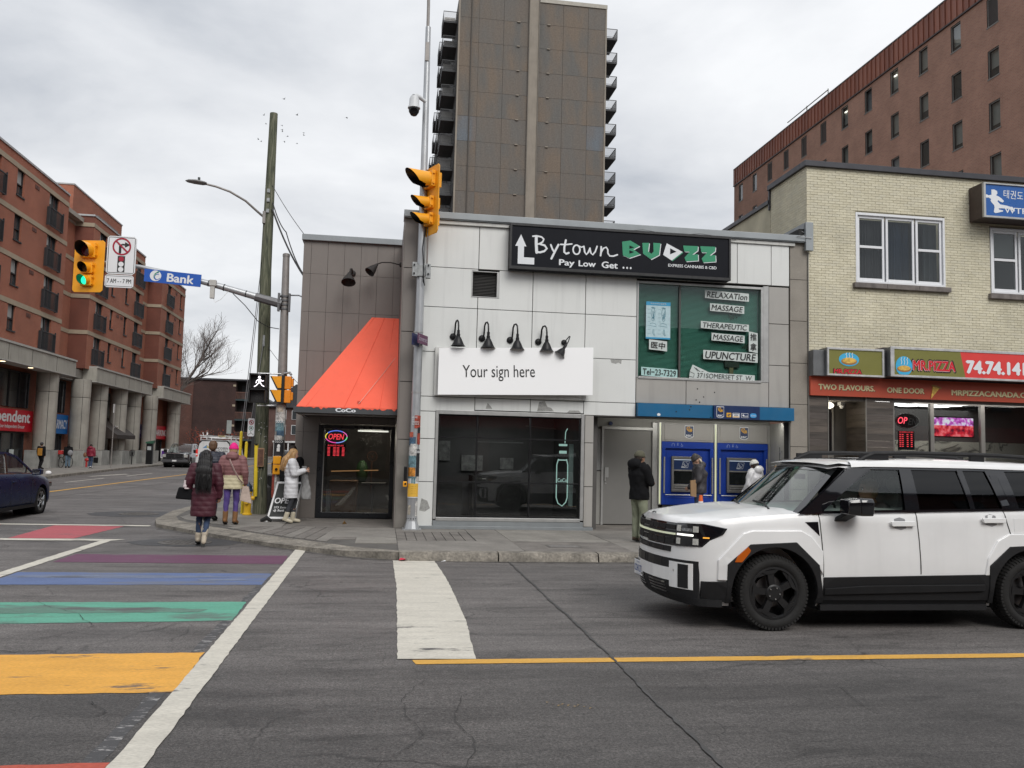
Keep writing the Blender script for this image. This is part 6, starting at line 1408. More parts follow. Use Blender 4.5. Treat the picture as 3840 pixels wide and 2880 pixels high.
# ================================================================ poles, signals, street furniture
GALV=mat('galvanised',(.42,.43,.44),.38,.55,var=.14,scale=4,stretch=(1,1,.5),bump=.06,bscale=30);PEWT=mat('painted_pole',(.27,.25,.235),.5,.3,var=.15,scale=5)
SIGY=mat('signal_yellow',(.86,.37,.012),.42,var=.06,scale=3);SIGB=mat('signal_black',(.010,.010,.010),.45,var=.1)
LENR=mat('lens_red',(.10,.006,.010),.15,var=.1);LENA=mat('lens_amber',(.10,.05,.012),.15,var=.1);LENG=mat('lens_green',(.006,.03,.022),.15,var=.1);LITG=emat('lens_green_lit',(.02,1,.45),1.3)
def signal_head(name,label,loc,rz,cat='traffic light',lit=None,w=.56,h=1.25,vis=1):
 """three section head facing local -y, origin at its centre"""
 t=thing(name,label,cat,loc,rz)
 m=M();r=.05
 P=[(-w/2+r,-h/2),(w/2-r,-h/2),(w/2,-h/2+r),(w/2,h/2-r),(w/2-r,h/2),(-w/2+r,h/2),(-w/2,h/2-r),(-w/2,-h/2+r)]
 m.prism(P,'y',.0,.02);m.o('backboard',SIGY,t,local=True,bevel=.006)
 secs=((.30*h,.175,.155,LENR,'red'),(.0*h-.05,.13,.105,LENA,'amber'),(-.28*h,.13,.105,LENG,'green'))
 for z,s,r,ln,nm in secs:
  sec=M();sec.box(-s,s,-.09,.0,z-s*.97,z+s*.97);sec.box(-s*.8,s*.8,.02,.16,z-s*.9,z+s*.9);so_=sec.o('housing',SIGY,t,local=True,bevel=.012)
  M().lathe([(r*.98,-.10),(r*.8,-.125),(0,-.135)],(0,0,z),'y',24,cap=False).o('lens',LITG if lit==nm else ln,so_,smooth=True,local=True)
  v=M();rows=[]
  for u in(0,1):
   row=[]
   for k in range(19):
    a=math.radians(-62+304*k/18);dd=vis*(.17+.08*math.sin(a))*(r/.105)**.8 if math.sin(a)>-.5 else .10
    row.append((r*1.06*math.cos(a),-.09-u*max(.05,dd),z+r*1.06*math.sin(a)-u*.02))
   rows.append(row)
  inner=[[(p[0]*.97,p[1],z+(p[2]-z)*.97)for p in row]for row in rows]
  v.cm=0;v.grid(rows);v.cm=1;v.grid(inner);v.o('visor',[SIGY,SIGB],so_,smooth=True,local=True,fix=False)
  b=M()
  for sx in(1,):
   for dz in(-.6,.6):b.box(s,s+.03,-.08,-.03,z+dz*s-.015,z+dz*s+.015)
  b.o('latch',SIGY,so_,local=True)
 return t
# --- the big metal pole in front of the white building
np_=thing('signal_pole','tall galvanised signal pole plastered with posters before the white building','pole',(.63,17.6,.13))
m=M();m.tube([(.63,17.6,.35),(.645,17.6,5.4),(.625,17.6,10.72)],[.105,.085,.055],24);m.o('shaft',GALV,np_,smooth=True)
m=M();m.tube([(.63,17.6,.13),(.63,17.6,.14),(.63,17.6,.30),(.63,17.6,.42)],[.165,.16,.115,.106],12);m.box(.44,.82,17.41,17.79,.13,.15);m.o('base_plate',GALV,np_)
m=M();m.tube([(.62,17.6,10.3),(.615,17.6,11.2),(.58,17.6,12.6)],[.035,.035,.03],10);m.box(.58,.66,17.52,17.56,9.95,10.35);m.o('top_mast',PEWT,np_,smooth=True)
m=M()
for z in(1.66,2.9,3.85,4.15):m.lathe([(.103,0),(.103,.03)],(.635,17.6,z),n=24,cap=False)
m.o('band',ALU,np_,smooth=True)
m=M();m.box(.46,.56,17.44,17.56,5.30,5.60);m.box(.74,.84,17.44,17.56,5.28,5.58);m.box(.55,.75,17.49,17.52,5.32,5.56);m.o('clamp_plate',mat('zinc',(.30,.31,.31),.5,.5,var=.25,scale=12),np_,bevel=.006)
m=M()
for x in(.50,.79):
 for z in(5.36,5.54):m.lathe([(.018,0),(.018,-.03)],(x,17.44,z),'y',8)
m.o('bolt',BLACK,np_)
M().box(.745,.775,17.5,17.56,5.6,6.4).o('conduit',mat('conduit_brown',(.16,.13,.12),.6),np_)
M().tube([(.70,17.5,6.3),(.66,17.47,5.9),(.70,17.46,5.45),(.69,17.45,5.2),(.72,17.45,5.12),(.70,17.45,5.25)],.012,6).o('cable',BLACK,np_)
signal_head('traffic_light','yellow three lamp traffic light on the galvanised pole, seen from its side',(.80,17.42,6.90),math.radians(-65),w=.62,h=1.45,vis=1.5)
m=M();m.box(.62,.80,17.5,17.6,7.3,7.36);m.box(.62,.80,17.5,17.6,6.4,6.46);m.o('signal_bracket',GALV,np_)
t=thing('dome_camera','white dome security camera with black globe on the galvanised pole','camera',(.38,17.45,8.9))
m=M();m.tube([(.62,17.56,9.06),(.50,17.5,9.12),(.42,17.45,9.12),(.38,17.42,9.08)],[.035,.045,.06,.07],12);m.lathe([(.075,9.10),(.10,9.04),(.105,8.90),(.13,8.86),(.13,8.84)],(.38,17.42,0),n=24);m.o('housing',mat('cam_white2',(.58,.59,.60),.4,var=.03),t,smooth=True)
M().lathe([(.115,8.845),(.105,8.76),(.06,8.69),(.0,8.665)],(.38,17.42,0),n=24).o('globe',mat('globe_black',(.006,.006,.007),.06,var=0),t,smooth=True)
t=thing('street_name_sign','small dark purple Somerset street name plate high on the galvanised pole','street sign',(.70,17.5,3.95))
Rv=Vector((math.cos(math.radians(66)),math.sin(math.radians(66)),0));
def vquad(c,w,h,ma,nm,par,thick=.01):
 n_=Rv.cross(Vector((0,0,1)));m=M();P=[Vector(c)+Rv*a+Vector((0,0,b))for a,b in((-w/2,-h/2),(w/2,-h/2),(w/2,h/2),(-w/2,h/2))];m.hexa([p-n_*thick/2 for p in P],[p+n_*thick/2 for p in P]);return m.o(nm,ma,par)
vquad((.72,17.40,3.99),.55,.20,mat('plate_purple',(.10,.02,.07),.5,var=.1),'plate',t);vquad((.60,17.40,3.97),.50,.24,mat('plate_navy',(.02,.025,.09),.5,var=.1),'plate_back',t)
txt('Somerset',Vector((.72,17.40,4.0)),.46,.10,mat('plate_text',(.45,.40,.48),.5),t,(Rv,Vector((0,0,1))),flat=.008)
def wrap(cx,cy,z0,z1,a0,a1,rr,ma,par,nm='poster',n=6,off=.004):
 rows=[]
 for z in(z0,z1):rows.append([(cx+(rr+off)*math.cos(math.radians(a0+(a1-a0)*k/n)),cy+(rr+off)*math.sin(math.radians(a0+(a1-a0)*k/n)),z)for k in range(n+1)])
 m=M();m.grid(rows);return m.o(nm,ma,par,smooth=True,fix=False)
PCOL=[(.12,.21,.24),(.42,.40,.36),(.015,.015,.018),(.30,.05,.03),(.45,.44,.42),(.55,.22,.03),(.05,.10,.16),(.38,.34,.28),(.02,.02,.025),(.45,.10,.06)]
PM=[mat('poster_%d'%i,c,.75,var=.5,scale=11,fine=.35,bscale=38)for i,c in enumerate(PCOL)]
def posters(cx,cy,spec,rr,par,seed):
 R_=random.Random(seed);k=0
 for z0,z1,a0,a1,ci in spec:wrap(cx,cy,z0,z1,a0,a1,rr,PM[ci],par,off=.0035+k*.0006);k+=1
posters(.634,17.6,[(2.18,2.44,-100,-10,3),(2.05,2.2,-60,10,2),(1.98,2.1,-170,-110,9),(1.83,2.0,-170,-80,6),(1.85,2.08,-65,0,3),(1.74,1.86,-140,-60,4),(1.62,1.80,-175,-60,4),(1.35,1.62,-175,-70,0),(1.20,1.38,-170,-75,5),(1.18,1.75,-68,0,2),(1.05,1.2,-160,-70,0),(1.10,1.2,-60,-10,4)],.103,np_,1)
wrap(.63,17.6,.77,1.16,-165,-20,.104,mat('poster_pale_top',(.62,.64,.66),.7,var=.1),np_,off=.008);wrap(.63,17.6,.79,1.06,-160,-25,.104,mat('poster_yellow',(.72,.42,.05),.7,var=.1),np_,off=.010)
Pp=[(.43,.62,-150,-110,7),(.40,.70,-60,-20,4),(.28,.36,-170,-30,8)]
posters(.63,17.6,Pp,.105,np_,2)
vs_,fs_=text_verts('GOOD',.03);fit(vs_,fs_,(.69,17.48,1.70),.10,.05,'-y',0,'lettering',W2,np_,flat=.01)
txt('WE’LL MEET\nOUR\nCHILDREN IN A\nYELLOW BOAT',(.635,17.484,2.33),.15,.17,W2,np_,flat=.004,bold=.01,res=1)
for k,z in enumerate((1.0,.955,.91,.865)):txt('a flyer of events'[:10+k],(.63,17.480,z),.11,.018,mat('ink_brown',(.12,.05,.01),.6),np_,flat=.004,res=1)
t=thing('crossing_button','narrow black and yellow crossing push button box on the galvanised pole','push button',(.47,17.55,1.1))
m=M();m.box(.435,.50,17.5,17.60,1.10,1.40);m.o('case',BLACK,t,bevel=.01);m=M();m.box(.425,.50,17.5,17.60,.99,1.10);m.o('button_case',SIGY,t,bevel=.01);m=M();m.lathe([(.02,0),(.02,-.02)],(.47,17.5,1.05),'y',12);m.o('button',BLACK,t)
# --- steel pole at the corner with mast arm
mp_=thing('mast_arm_pole','grey steel corner pole with a long mast arm reaching left over the crossing','pole',(-2.40,20.6,.13))
m=M();m.tube([(-2.40,20.6,.13),(-2.40,20.6,3.0),(-2.445,20.6,6.27)],[.135,.115,.078],24);m.o('shaft',PEWT,mp_,smooth=True);M().lathe([(.085,6.25),(.085,6.31),(.06,6.33)],(-2.445,20.6,0),n=20).o('cap',PEWT,mp_,smooth=True)
m=M();m.tube([(-2.50,20.55,5.10),(-3.1,20.53,5.24)],[.105,.10],8);m.o('arm_socket',mat('socket_grey',(.13,.13,.135),.5,.3),mp_)
AP=[(-2.95,20.53,5.21),(-3.9,20.5,5.44),(-4.9,20.5,5.66),(-5.7,20.5,5.80),(-6.55,20.5,5.86)]
m=M();m.tube(AP,[.085,.072,.058,.048,.04],16);m.o('mast_arm',GALV,mp_,smooth=True)
m=M()
for u in(3.3,3.8,4.15):p=Vector(AP[0]).lerp(Vector(AP[1]),(u-2.95)/.95)if u<3.9 else Vector(AP[1]).lerp(Vector(AP[2]),u-3.9);m.tube([p,p+Vector((-.02,0,.004))],.083 if u<4 else .075,16)
m.o('arm_band',BLACK,mp_)
m=M();
for z in(4.97,5.07,5.17,5.27):m.lathe([(.11,0),(.11,.04)],(-2.43,20.6,z),n=16);
m.box(-2.58,-2.53,20.45,20.55,4.92,5.35);m.box(-2.33,-2.29,20.45,20.55,4.92,5.35);m.o('arm_clamp',mat('socket_grey',(.13,.13,.135)),mp_)
M().tube([(-3.6,20.45,5.28),(-3.3,20.4,5.0),(-3.0,20.4,4.65),(-2.75,20.42,4.52),(-2.52,20.5,4.50)],.010,5).o('cable',BLACK,mp_)
M().tube([(-2.33,20.6,5.33),(-2.1,20.5,5.32),(-1.99,20.3,5.25)],.018,6).o('cable_conduit',GALV,mp_)
signal_head('traffic_light','yellow three lamp traffic light with its green lit at the end of the mast arm',(-6.80,20.45,5.74),math.radians(-13),lit='green',w=.72,h=1.20)
t=thing('detector','small white radio box hanging from the mast arm','detector',(-4.05,20.4,5.3));m=M();m.box(-4.10,-4.00,20.36,20.44,5.13,5.55);m.box(-4.12,-3.97,20.34,20.46,5.42,5.56);m.o('case',mat('detector_white',(.48,.47,.44),.5),t,bevel=.01);M().tube([(-4.02,20.4,5.13),(-3.98,20.4,5.04),(-3.85,20.4,5.12),(-3.7,20.45,5.33)],.006,5).o('wire',W2,t)
SGW=mat('sign_face_white',(.74,.75,.76),.4,var=.03);SGR=mat('sign_crimson',(.35,.008,.03),.45,var=0)
def rplate(m,x0,x1,z0,z1,y0,y1,r=.05):m.prism([(x0+r,z0),(x1-r,z0),(x1,z0+r),(x1,z1-r),(x1-r,z1),(x0+r,z1),(x0,z1-r),(x0,z0+r)],'y',y0,y1);return m
t=thing('road_sign','white no right turn on red sign hanging from the mast arm','road sign',(-6.09,20.4,5.6))
Yp=20.37
rplate(M(),-6.40,-5.77,5.58,6.46,Yp,Yp+.02).o('plate',SGW,t);
vs,fs=strokes(([],[]),[[(-6.37,5.63),(-6.37,6.41),(-6.35,6.43),(-5.82,6.43),(-5.80,6.41),(-5.80,5.63),(-5.82,5.61),(-6.35,5.61),(-6.37,5.63)]],.012);place2d(vs,fs,(0,Yp,0),1,PK,t,'border',flat=.002)
vs,fs=strokes(([],[]),[[.055,(-6.12,6.08),(-6.12,6.24)],[.04,(-6.12,6.25),(-6.06,6.27),(-6.0,6.265)]],.04);place2d(vs,fs,(0,Yp,0),1,PK,t,'arrow_stem',flat=.003)
m=M();m.add([(-6.02,Yp-.004,6.33),(-5.90,Yp-.004,6.265),(-6.02,Yp-.004,6.20)],[(0,1,2)]);m.o('arrow_head',PK,t,fix=False)
vs,fs=strokes(([],[]),[arcpts(-6.085,6.22,.185,0,360,36),[(-6.21,6.34),(-5.96,6.10)]],.036);place2d(vs,fs,(0,Yp,0),1,SGR,t,'prohibition_ring',flat=.007)
M().box(-6.16,-6.00,Yp-.004,Yp-.001,5.63,6.00).o('signal_symbol',PK,t)
for z,c in((5.93,SGR),(5.81,SGW),(5.69,SGW)):m=M();m.prism([(-6.08+.058*math.cos(a*.393),z+.058*math.sin(a*.393))for a in range(16)],'y',Yp-.007,Yp-.005);m.o('symbol_lamp',c,t)
t2=thing('time_plate','small white plate reading 7 AM - 7 PM under the turn sign','road sign',(-6.09,20.4,5.28))
rplate(M(),-6.41,-5.79,5.27,5.56,Yp,Yp+.02,.04).o('plate',SGW,t2);txt('7 AM - - 7 PM',(-6.10,Yp,5.42),.52,.10,PK,t2,bold=.02)
vs,fs=strokes(([],[]),[[(-6.38,5.30),(-6.38,5.53),(-5.82,5.53),(-5.82,5.30),(-6.38,5.30)]],.01);place2d(vs,fs,(0,Yp,0),1,PK,t2,'border',flat=.002)
t=thing('street_name_sign','blue Bank street name sign with a white swirl logo on the mast arm','street sign',(-4.95,20.35,5.4))
NB=mat('name_blue',(.012,.09,.42),.35,var=.04);Yq=20.39
m=M();P=[(-5.57,5.45),(-4.32,5.38),(-4.31,5.67),(-5.57,5.745)];m.prism(P,'y',Yq,Yq+.02);m.o('plate',NB,t)
m=M();m.prism([(-5.32+.125*math.cos(a*.314),5.59+.125*math.sin(a*.314))for a in range(20)],'y',Yq-.003,Yq-.0005);m.o('logo_disc',SGW,t)
vs,fs=strokes(([],[]),[arcpts(-5.28,5.565,.06,60,330,14),arcpts(-5.27,5.575,.085,80,250,12)],.014);place2d(vs,fs,(0,Yq-.003,0),1,NB,t,'logo_swirl',flat=.002)
vs,fs=strokes(([],[]),[arcpts(-5.25,5.57,.105,95,200,10),arcpts(-5.22,5.60,.10,100,180,8)],.014);place2d(vs,fs,(0,Yq-.003,0),1,SG,t,'logo_swirl_green',flat=.003)
txt('Bank',(-4.77,Yq,5.55),.60,.20,SGW,t,rot=-.055,bold=.03)
t=thing('pedestrian_signal','black walk signal with a lit white walking man above a dark countdown box','pedestrian signal',(-2.90,20.35,3.05))
for z0,z1 in((3.08,3.40),(2.74,3.05)):
 m=M();m.box(-3.09,-2.70,20.38,20.52,z0,z1);hs=m.o('case',SIGB,t,bevel=.01)
 m=M();m.box(-3.10,-3.07,20.2,20.38,z0,z1);m.box(-2.73,-2.69,20.2,20.38,z0,z1);m.box(-3.10,-2.69,20.2,20.38,z1-.02,z1+.01);m.o('hood',SIGB,hs)
 M().box(-2.735,-2.731,20.21,20.38,z0+.03,z1-.03).o('hood_lining',mat('hood_tan',(.22,.12,.04),.5),hs)
WM=emat('walk_white',(1,.95,1),2.0)
vs,fs=strokes(([],[]),[arcpts(-2.895,3.335,.020,0,360,10),[(-2.89,3.29),(-2.885,3.20)],[(-2.91,3.285),(-2.955,3.25),(-2.965,3.20)],[(-2.87,3.285),(-2.83,3.245),(-2.80,3.255)],[(-2.905,3.27),(-2.91,3.20),(-2.955,3.145),(-3.0,3.115)],[(-2.865,3.27),(-2.865,3.20),(-2.83,3.15),(-2.785,3.125)],[(-2.9,3.29),(-2.87,3.29)]],.017);place2d(vs,fs,(0,20.378,0),1,WM,t,'walking_man',flat=.002)
txt('88',(-2.89,20.378,2.89),.15,.15,mat('unlit_digits',(.03,.03,.028),.5),t,flat=.002)
m=M();m.tube([(-2.95,20.45,3.43),(-2.42,20.5,3.44)],.018,8);m.tube([(-2.92,20.45,2.68),(-2.42,20.5,2.70)],.018,8);m.tube([(-2.36,20.5,3.45),(-2.22,20.45,3.48),(-2.18,20.42,3.42)],.025,8);m.o('signal_bracket',GALV,mp_,smooth=True)
t=thing('pedestrian_signal','yellow two box pedestrian signal seen edge on, right of the walking man','pedestrian signal',(-2.25,20.4,3.05))
m=M()
for z0,z1 in((3.08,3.38),(2.76,3.06)):m.box(-2.32,-2.17,20.35,20.5,z0,z1);m.box(-2.17,-2.12,20.36,20.48,z0+.06,z1-.05)
m.o('case',mat('signal_orange',(.78,.26,.012),.45,var=.06),t,bevel=.012)
m=M();m.box(-2.385,-2.32,20.33,20.52,2.75,3.40);m.o('front_frame',SIGB,t)
for z0,z1 in((3.10,3.37),(2.78,3.05)):
 m=M();m.prism([(-2.62,z1),(-2.39,z1),(-2.39,z0),(-2.47,z0)],'y',20.34,20.36);m.o('hood',SIGY,t);m=M();m.prism([(-2.65,z1),(-2.62,z1),(-2.47,z0),(-2.39,z0-.02),(-2.50,z0-.02)],'y',20.345,20.365);m.o('hood_edge',SIGB,t)
posters(-2.40,20.6,[(2.20,2.72,-150,-30,4),(2.10,2.34,-140,-40,0),(1.98,2.12,-120,-40,6),(1.90,2.0,-150,-60,4),(1.60,1.90,-150,-35,2),(1.42,1.62,-150,-40,8),(2.55,2.68,-130,-60,7),(.50,1.22,-180,-120,3),(.75,1.2,-115,-95,4),(.42,.56,-170,-110,8)],.125,mp_,3)
txt('SOUR',(-2.40,20.47,2.33),.17,.07,W2,mp_,bold=.02,flat=.008);txt('D2GO',(-2.40,20.47,1.86),.17,.05,W2,mp_,flat=.008)
for i,z in enumerate((1.53,1.50,1.47)):txt('LIVE MUSIC',(-2.40,20.47,z),.13,.014,W2,mp_,flat=.008,res=1)
m=M();m.ell((-2.40,20.462,1.75),(.035,.004,.05),10,6);m.box(-2.44,-2.37,20.458,20.466,1.63,1.71);m.o('poster_figure',W2,mp_)
t=thing('crossing_button','yellow crossing push button box on the corner pole beside the blonde woman','push button',(-2.42,20.42,1.5))
M().box(-2.50,-2.32,20.36,20.47,1.34,1.52).o('case',SIGY,t,bevel=.012);M().box(-2.50,-2.32,20.38,20.47,1.10,1.33).o('button_case',SIGY,t,bevel=.012);M().lathe([(.03,0),(.03,-.03)],(-2.42,20.38,1.22),'y',12).o('button',BLACK,t)
# --- wooden utility pole
def woodpole():
 m=bpy.data.materials.new('pole_wood');m.use_nodes=True;N=m.node_tree.nodes;L=m.node_tree.links;b=N['Principled BSDF'];b.inputs['Roughness'].default_value=.85
 tc=N.new('ShaderNodeTexCoord');mp=N.new('ShaderNodeMapping');mp.inputs['Scale'].default_value=(9,9,.8);L.new(tc.outputs['Object'],mp.inputs[0])
 n=N.new('ShaderNodeTexNoise');n.inputs['Scale'].default_value=2.2;n.inputs['Detail'].default_value=7;n.inputs['Distortion'].default_value=1.1;L.new(mp.outputs[0],n.inputs[0])
 r=N.new('ShaderNodeValToRGB');L.new(n.outputs[0],r.inputs[0]);e=r.color_ramp.elements;e[0].position=.34;e[0].color=(.045,.05,.035,1);e[1].position=.66;e[1].color=(.185,.18,.13,1);e.new(.5).color=(.11,.118,.075,1)
 L.new(r.outputs[0],b.inputs['Base Color']);bp=N.new('ShaderNodeBump');bp.inputs['Strength'].default_value=.8;bp.inputs['Distance'].default_value=.02;L.new(n.outputs[0],bp.inputs['Height']);L.new(bp.outputs[0],b.inputs['Normal']);return m
up=thing('utility_pole','tall weathered green wooden utility pole without crossarms at the corner','pole',(-2.87,21.3,.13))
m=M();m.tube([(-2.87,21.3,.1),(-2.93,21.3,3.0),(-3.0,21.3,6.0),(-2.99,21.3,10.0)],[.165,.155,.135,.095],20);m.o('shaft',woodpole(),up,smooth=True)
m=M()
for z in(7.95,7.72,7.45):m.box(-3.04,-2.97,21.15,21.18,z,z+.09)
m.box(-2.97,-2.92,21.13,21.16,4.15,4.42);m.o('hardware',mat('zinc',(.3,.31,.31)),up)
t=thing('street_lamp','grey LED street lamp on a curved arm from the wooden utility pole','street lamp',(-3.1,21.2,7.3))
m=M();m.tube([(-3.06,21.25,7.32),(-3.25,21.1,7.45),(-3.5,20.95,7.64),(-3.85,20.8,7.80),(-4.15,20.7,7.87),(-4.42,20.6,7.895)],[.03,.028,.027,.026,.025,.024],10);m.o('arm',PEWT,t,smooth=True)
m=M();m.tube([(-4.36,20.62,7.90),(-4.42,20.6,7.90),(-4.60,20.52,7.90),(-4.74,20.47,7.895),(-4.80,20.45,7.89)],[.05,.075,.085,.06,.012],14,sq=(.55,1.5));m.o('head',mat('lamp_head',(.22,.22,.215),.5),t,smooth=True);M().lathe([(.03,7.93),(.03,8.02)],(-4.52,20.56,0),n=12).o('photocell',mat('cell_dark',(.05,.06,.06),.5),t)
M().box(-3.12,-3.05,21.15,21.3,7.18,7.48).o('bracket',PEWT,t)
WIRE=mat('wire_dark',(.03,.03,.032),.6);WIREG=mat('wire_grey',(.25,.25,.26),.5,.5)
def wire(name,label,pts,r,ma=WIRE,sag=.0):
 P=[]
 for a,b in zip(pts,pts[1:]):
  a=Vector(a);b=Vector(b)
  for k in range(8):u=k/8;P.append(a.lerp(b,u)-Vector((0,0,sag*4*u*(1-u))))
 P.append(Vector(pts[-1]));return M().tube(P,r,5).o(name,ma,None,label,'cable',smooth=True)
wire('service_cable','thin wire from the wooden pole to the brown shop roof corner',[(-2.93,21.2,8.15),(-2.0,20.3,6.72)],.008,WIRE,.05)
wire('service_cable','thick twisted black cable from the wooden pole down to the brown wall',[(-2.9,21.2,7.55),(-1.99,20.25,5.75)],.022,WIRE,.12)
wire('service_cable','second black cable hanging beside the thick twisted one',[(-2.9,21.2,7.72),(-2.5,20.8,6.9),(-1.99,20.25,5.78)],.014,WIRE,.10)
wire('service_cable','thin wire crossing from the wooden pole past the steel pole to the brown wall',[(-2.85,21.2,4.15),(-1.99,20.22,3.2)],.006,WIRE,.03)
wire('guy_wire','left steel guy wire running down to the left yellow guard',[(-2.98,21.2,7.9),(-3.42,21.5,2.0)],.009,WIREG);wire('guy_wire','second steel guy wire just right of the leftmost one',[(-2.96,21.2,7.7),(-3.38,21.5,2.0)],.008,WIREG)
wire('guy_wire','short guy wire from the wooden pole to the right yellow guard',[(-2.95,21.12,4.2),(-3.22,21.2,1.75)],.009,WIREG)
YG=mat('guard_yellow',(.74,.55,.03),.5,var=.06)
for(x0,y0,z0,x1,y1,z1),lab in(((-3.44,21.5,.13,-3.415,21.5,2.05),'tallest thin yellow guy wire guard'),((-3.27,21.25,.13,-3.235,21.2,1.80),'middle thin yellow guy wire guard')):
 t=thing('guy_guard',lab,'wire guard',(x0,y0,.13));M().tube([(x0,y0,z0),(x1,y1,z1)],.036,8).o('guard',YG,t,smooth=True);M().ell((x1,y1,z1),(.036,.036,.05),10,6).o('tip',YG,t,smooth=True)
t=thing('pole_guard','yellow half round guard strip fixed to the front of the wooden pole','wire guard',(-2.95,21.1,.5));m=M();m.tube([(-2.96,21.10,.55),(-2.99,21.10,1.78)],.045,8);m.o('guard',YG,t,smooth=True);M().box(-2.985-.03,-2.985+.03,21.05,21.10,1.76,1.80).o('cap',BLACK,t)
t=thing('parking_sign','narrow white no stopping sign with red and green rings on the wooden pole','road sign',(-3.12,21.0,1.97));Yz=21.02
rplate(M(),-3.20,-3.045,1.97,2.40,Yz,Yz+.01,.02).o('plate',SGW,t)
vs,fs=strokes(([],[]),[arcpts(-3.12,2.30,.048,0,360,20),[(-3.15,2.33),(-3.09,2.27)]],.014);place2d(vs,fs,(0,Yz,0),1,SGR,t,'red_ring',flat=.004);M().box(-3.135,-3.105,Yz-.003,Yz,2.28,2.32).o('symbol',PK,t)
vs,fs=strokes(([],[]),[arcpts(-3.12,2.165,.048,0,360,20)],.012);place2d(vs,fs,(0,Yz,0),1,mat('ring_green',(.01,.22,.16),.5,var=0),t,'green_ring',flat=.003);M().box(-3.138,-3.102,Yz-.003,Yz,2.145,2.185).o('symbol',PK,t)
vs,fs=strokes(([],[]),[[(-3.16,2.02),(-3.12,2.05),(-3.08,2.02)],[(-3.12,2.05),(-3.13,2.09)],[(-3.17,2.03),(-3.17,2.0)],[(-3.07,2.03),(-3.07,2.0)]],.009);place2d(vs,fs,(0,Yz,0),1,PK,t,'scribble',flat=.002)
t=thing('notice_frame','small brown framed notice screwed to the wooden pole','notice',(-2.87,21.0,1.26));M().box(-2.95,-2.80,21.06,21.10,1.26,1.70).o('frame',mat('frame_tan',(.36,.22,.13),.6),t);M().box(-2.935,-2.815,21.05,21.06,1.285,1.675).o('sheet',mat('sheet_brown',(.11,.05,.03),.6,var=.5,scale=14),t)
r5=random.Random(2);m=M()
for k in range(40):a=math.radians(r5.uniform(-150,-30));z=r5.uniform(.7,2.3);m.box(-2.91+.16*math.cos(a)-.006,-2.91+.16*math.cos(a)+.006,21.3+.165*math.sin(a)-.01,21.3+.165*math.sin(a),z,z+.014)
m.o('staple',W2,up,kind='stuff')
t=thing('fire_hydrant','yellow fire hydrant with dark blue cap beside the wooden pole','fire hydrant',(-3.10,20.9,.13))
m=M();m.lathe([(.11,.13),(.11,.16),(.085,.18),(.085,.62),(.10,.64),(.10,.68)],(-3.10,20.9,0),n=20);m.o('barrel',mat('hydrant_yellow',(.70,.42,.02),.45,var=.08),t,smooth=True)
m=M();m.lathe([(.115,.68),(.115,.71),(.09,.74),(.09,.80),(.04,.86),(.03,.89)],(-3.10,20.9,0),n=20);m.o('cap',mat('hydrant_blue',(.02,.035,.06),.45),t,smooth=True)
m=M();m.lathe([(.05,.08),(.05,.14),(.03,.16)],(-3.10,20.9,.52),'x',14);m.lathe([(.05,-.16),(.05,-.08)],(-3.10,20.9,.52),'x',14);m.lathe([(.06,-.15),(.06,-.08)],(-3.1,20.9,.45),'y',14);m.o('outlet',mat('hydrant_yellow',(.7,.42,.02)),t,smooth=True)
t=thing('litter_bin','dark metal waste container with a white bag behind the corner pole','bin',(-2.6,22.4,.13));M().box(-2.85,-2.45,22.2,22.7,.13,1.0).o('body',mat('bin_dark',(.035,.035,.037),.5,.3,var=.3),t,bevel=.02);M().box(-2.87,-2.43,22.18,22.72,1.0,1.05).o('lid',mat('bin_lid',(.25,.25,.26),.5),t,bevel=.01)
m=M();m.tube([(-2.84,21.7,.14),(-2.84,21.7,.4),(-2.83,21.7,.75),(-2.83,21.7,.82)],[.14,.17,.15,.06],16);t=thing('rubbish_bag','crumpled grey plastic bag standing against the wooden pole','bag',(-2.78,21.7,.13));m.o('sack',mat('sack_grey',(.13,.13,.13),.5,var=.3,scale=6,bump=1,bscale=14),t,smooth=True)
t=thing('sandwich_board','white framed black sandwich board reading OPEN leaning beside the corner pole','sandwich board',(-2.15,19.3,.13))
def sb_panel(y0,y1,nm,zt=.98):
 def q(x,z):u=(z-.13)/(zt-.13);return(x+u*.17,y0+(y1-y0)*u,z)
 m=M()
 for x0,x1,z0,z1 in((-2.42,-2.38,.13,zt),(-1.90,-1.86,.13,zt),(-2.38,-1.90,zt-.04,zt),(-2.38,-1.90,.20,.24)):
  P=[q(x0,z0),q(x1,z0),q(x1,z1),q(x0,z1)];m.hexa(P,[(a,b+.025,c)for a,b,c in P])
 m.o('frame',W2,t);P=[q(-2.38,.24),q(-1.90,.24),q(-1.90,zt-.04),q(-2.38,zt-.04)];m=M();m.hexa([(a,b+.008,c)for a,b,c in P],[(a,b+.016,c)for a,b,c in P]);m.o(nm,mat('chalk_black',(.02,.022,.02),.6,var=.2),t)
sb_panel(18.95,19.25,'face');sb_panel(19.55,19.25,'rear_face')
U2=(Vector((1,0,0)),Vector((.17/.85,.30/.85,1)).normalized())
txt('OPEN',(-2.05,19.02,.58),.42,.13,W2,t,U2,bold=.03,flat=.012);txt('373 Somerset\n@ Bank',(-2.07,18.98,.40),.40,.13,W2,t,U2,bold=.02,flat=.012,res=1)
m=M();m.tube([(-2.52,19.0,.15),(-2.40,18.95,.22),(-2.30,18.98,.15)],[.04,.05,.03],8);m.o('weight_bag',mat('bag_black',(.02,.02,.02),.5),t,smooth=True)
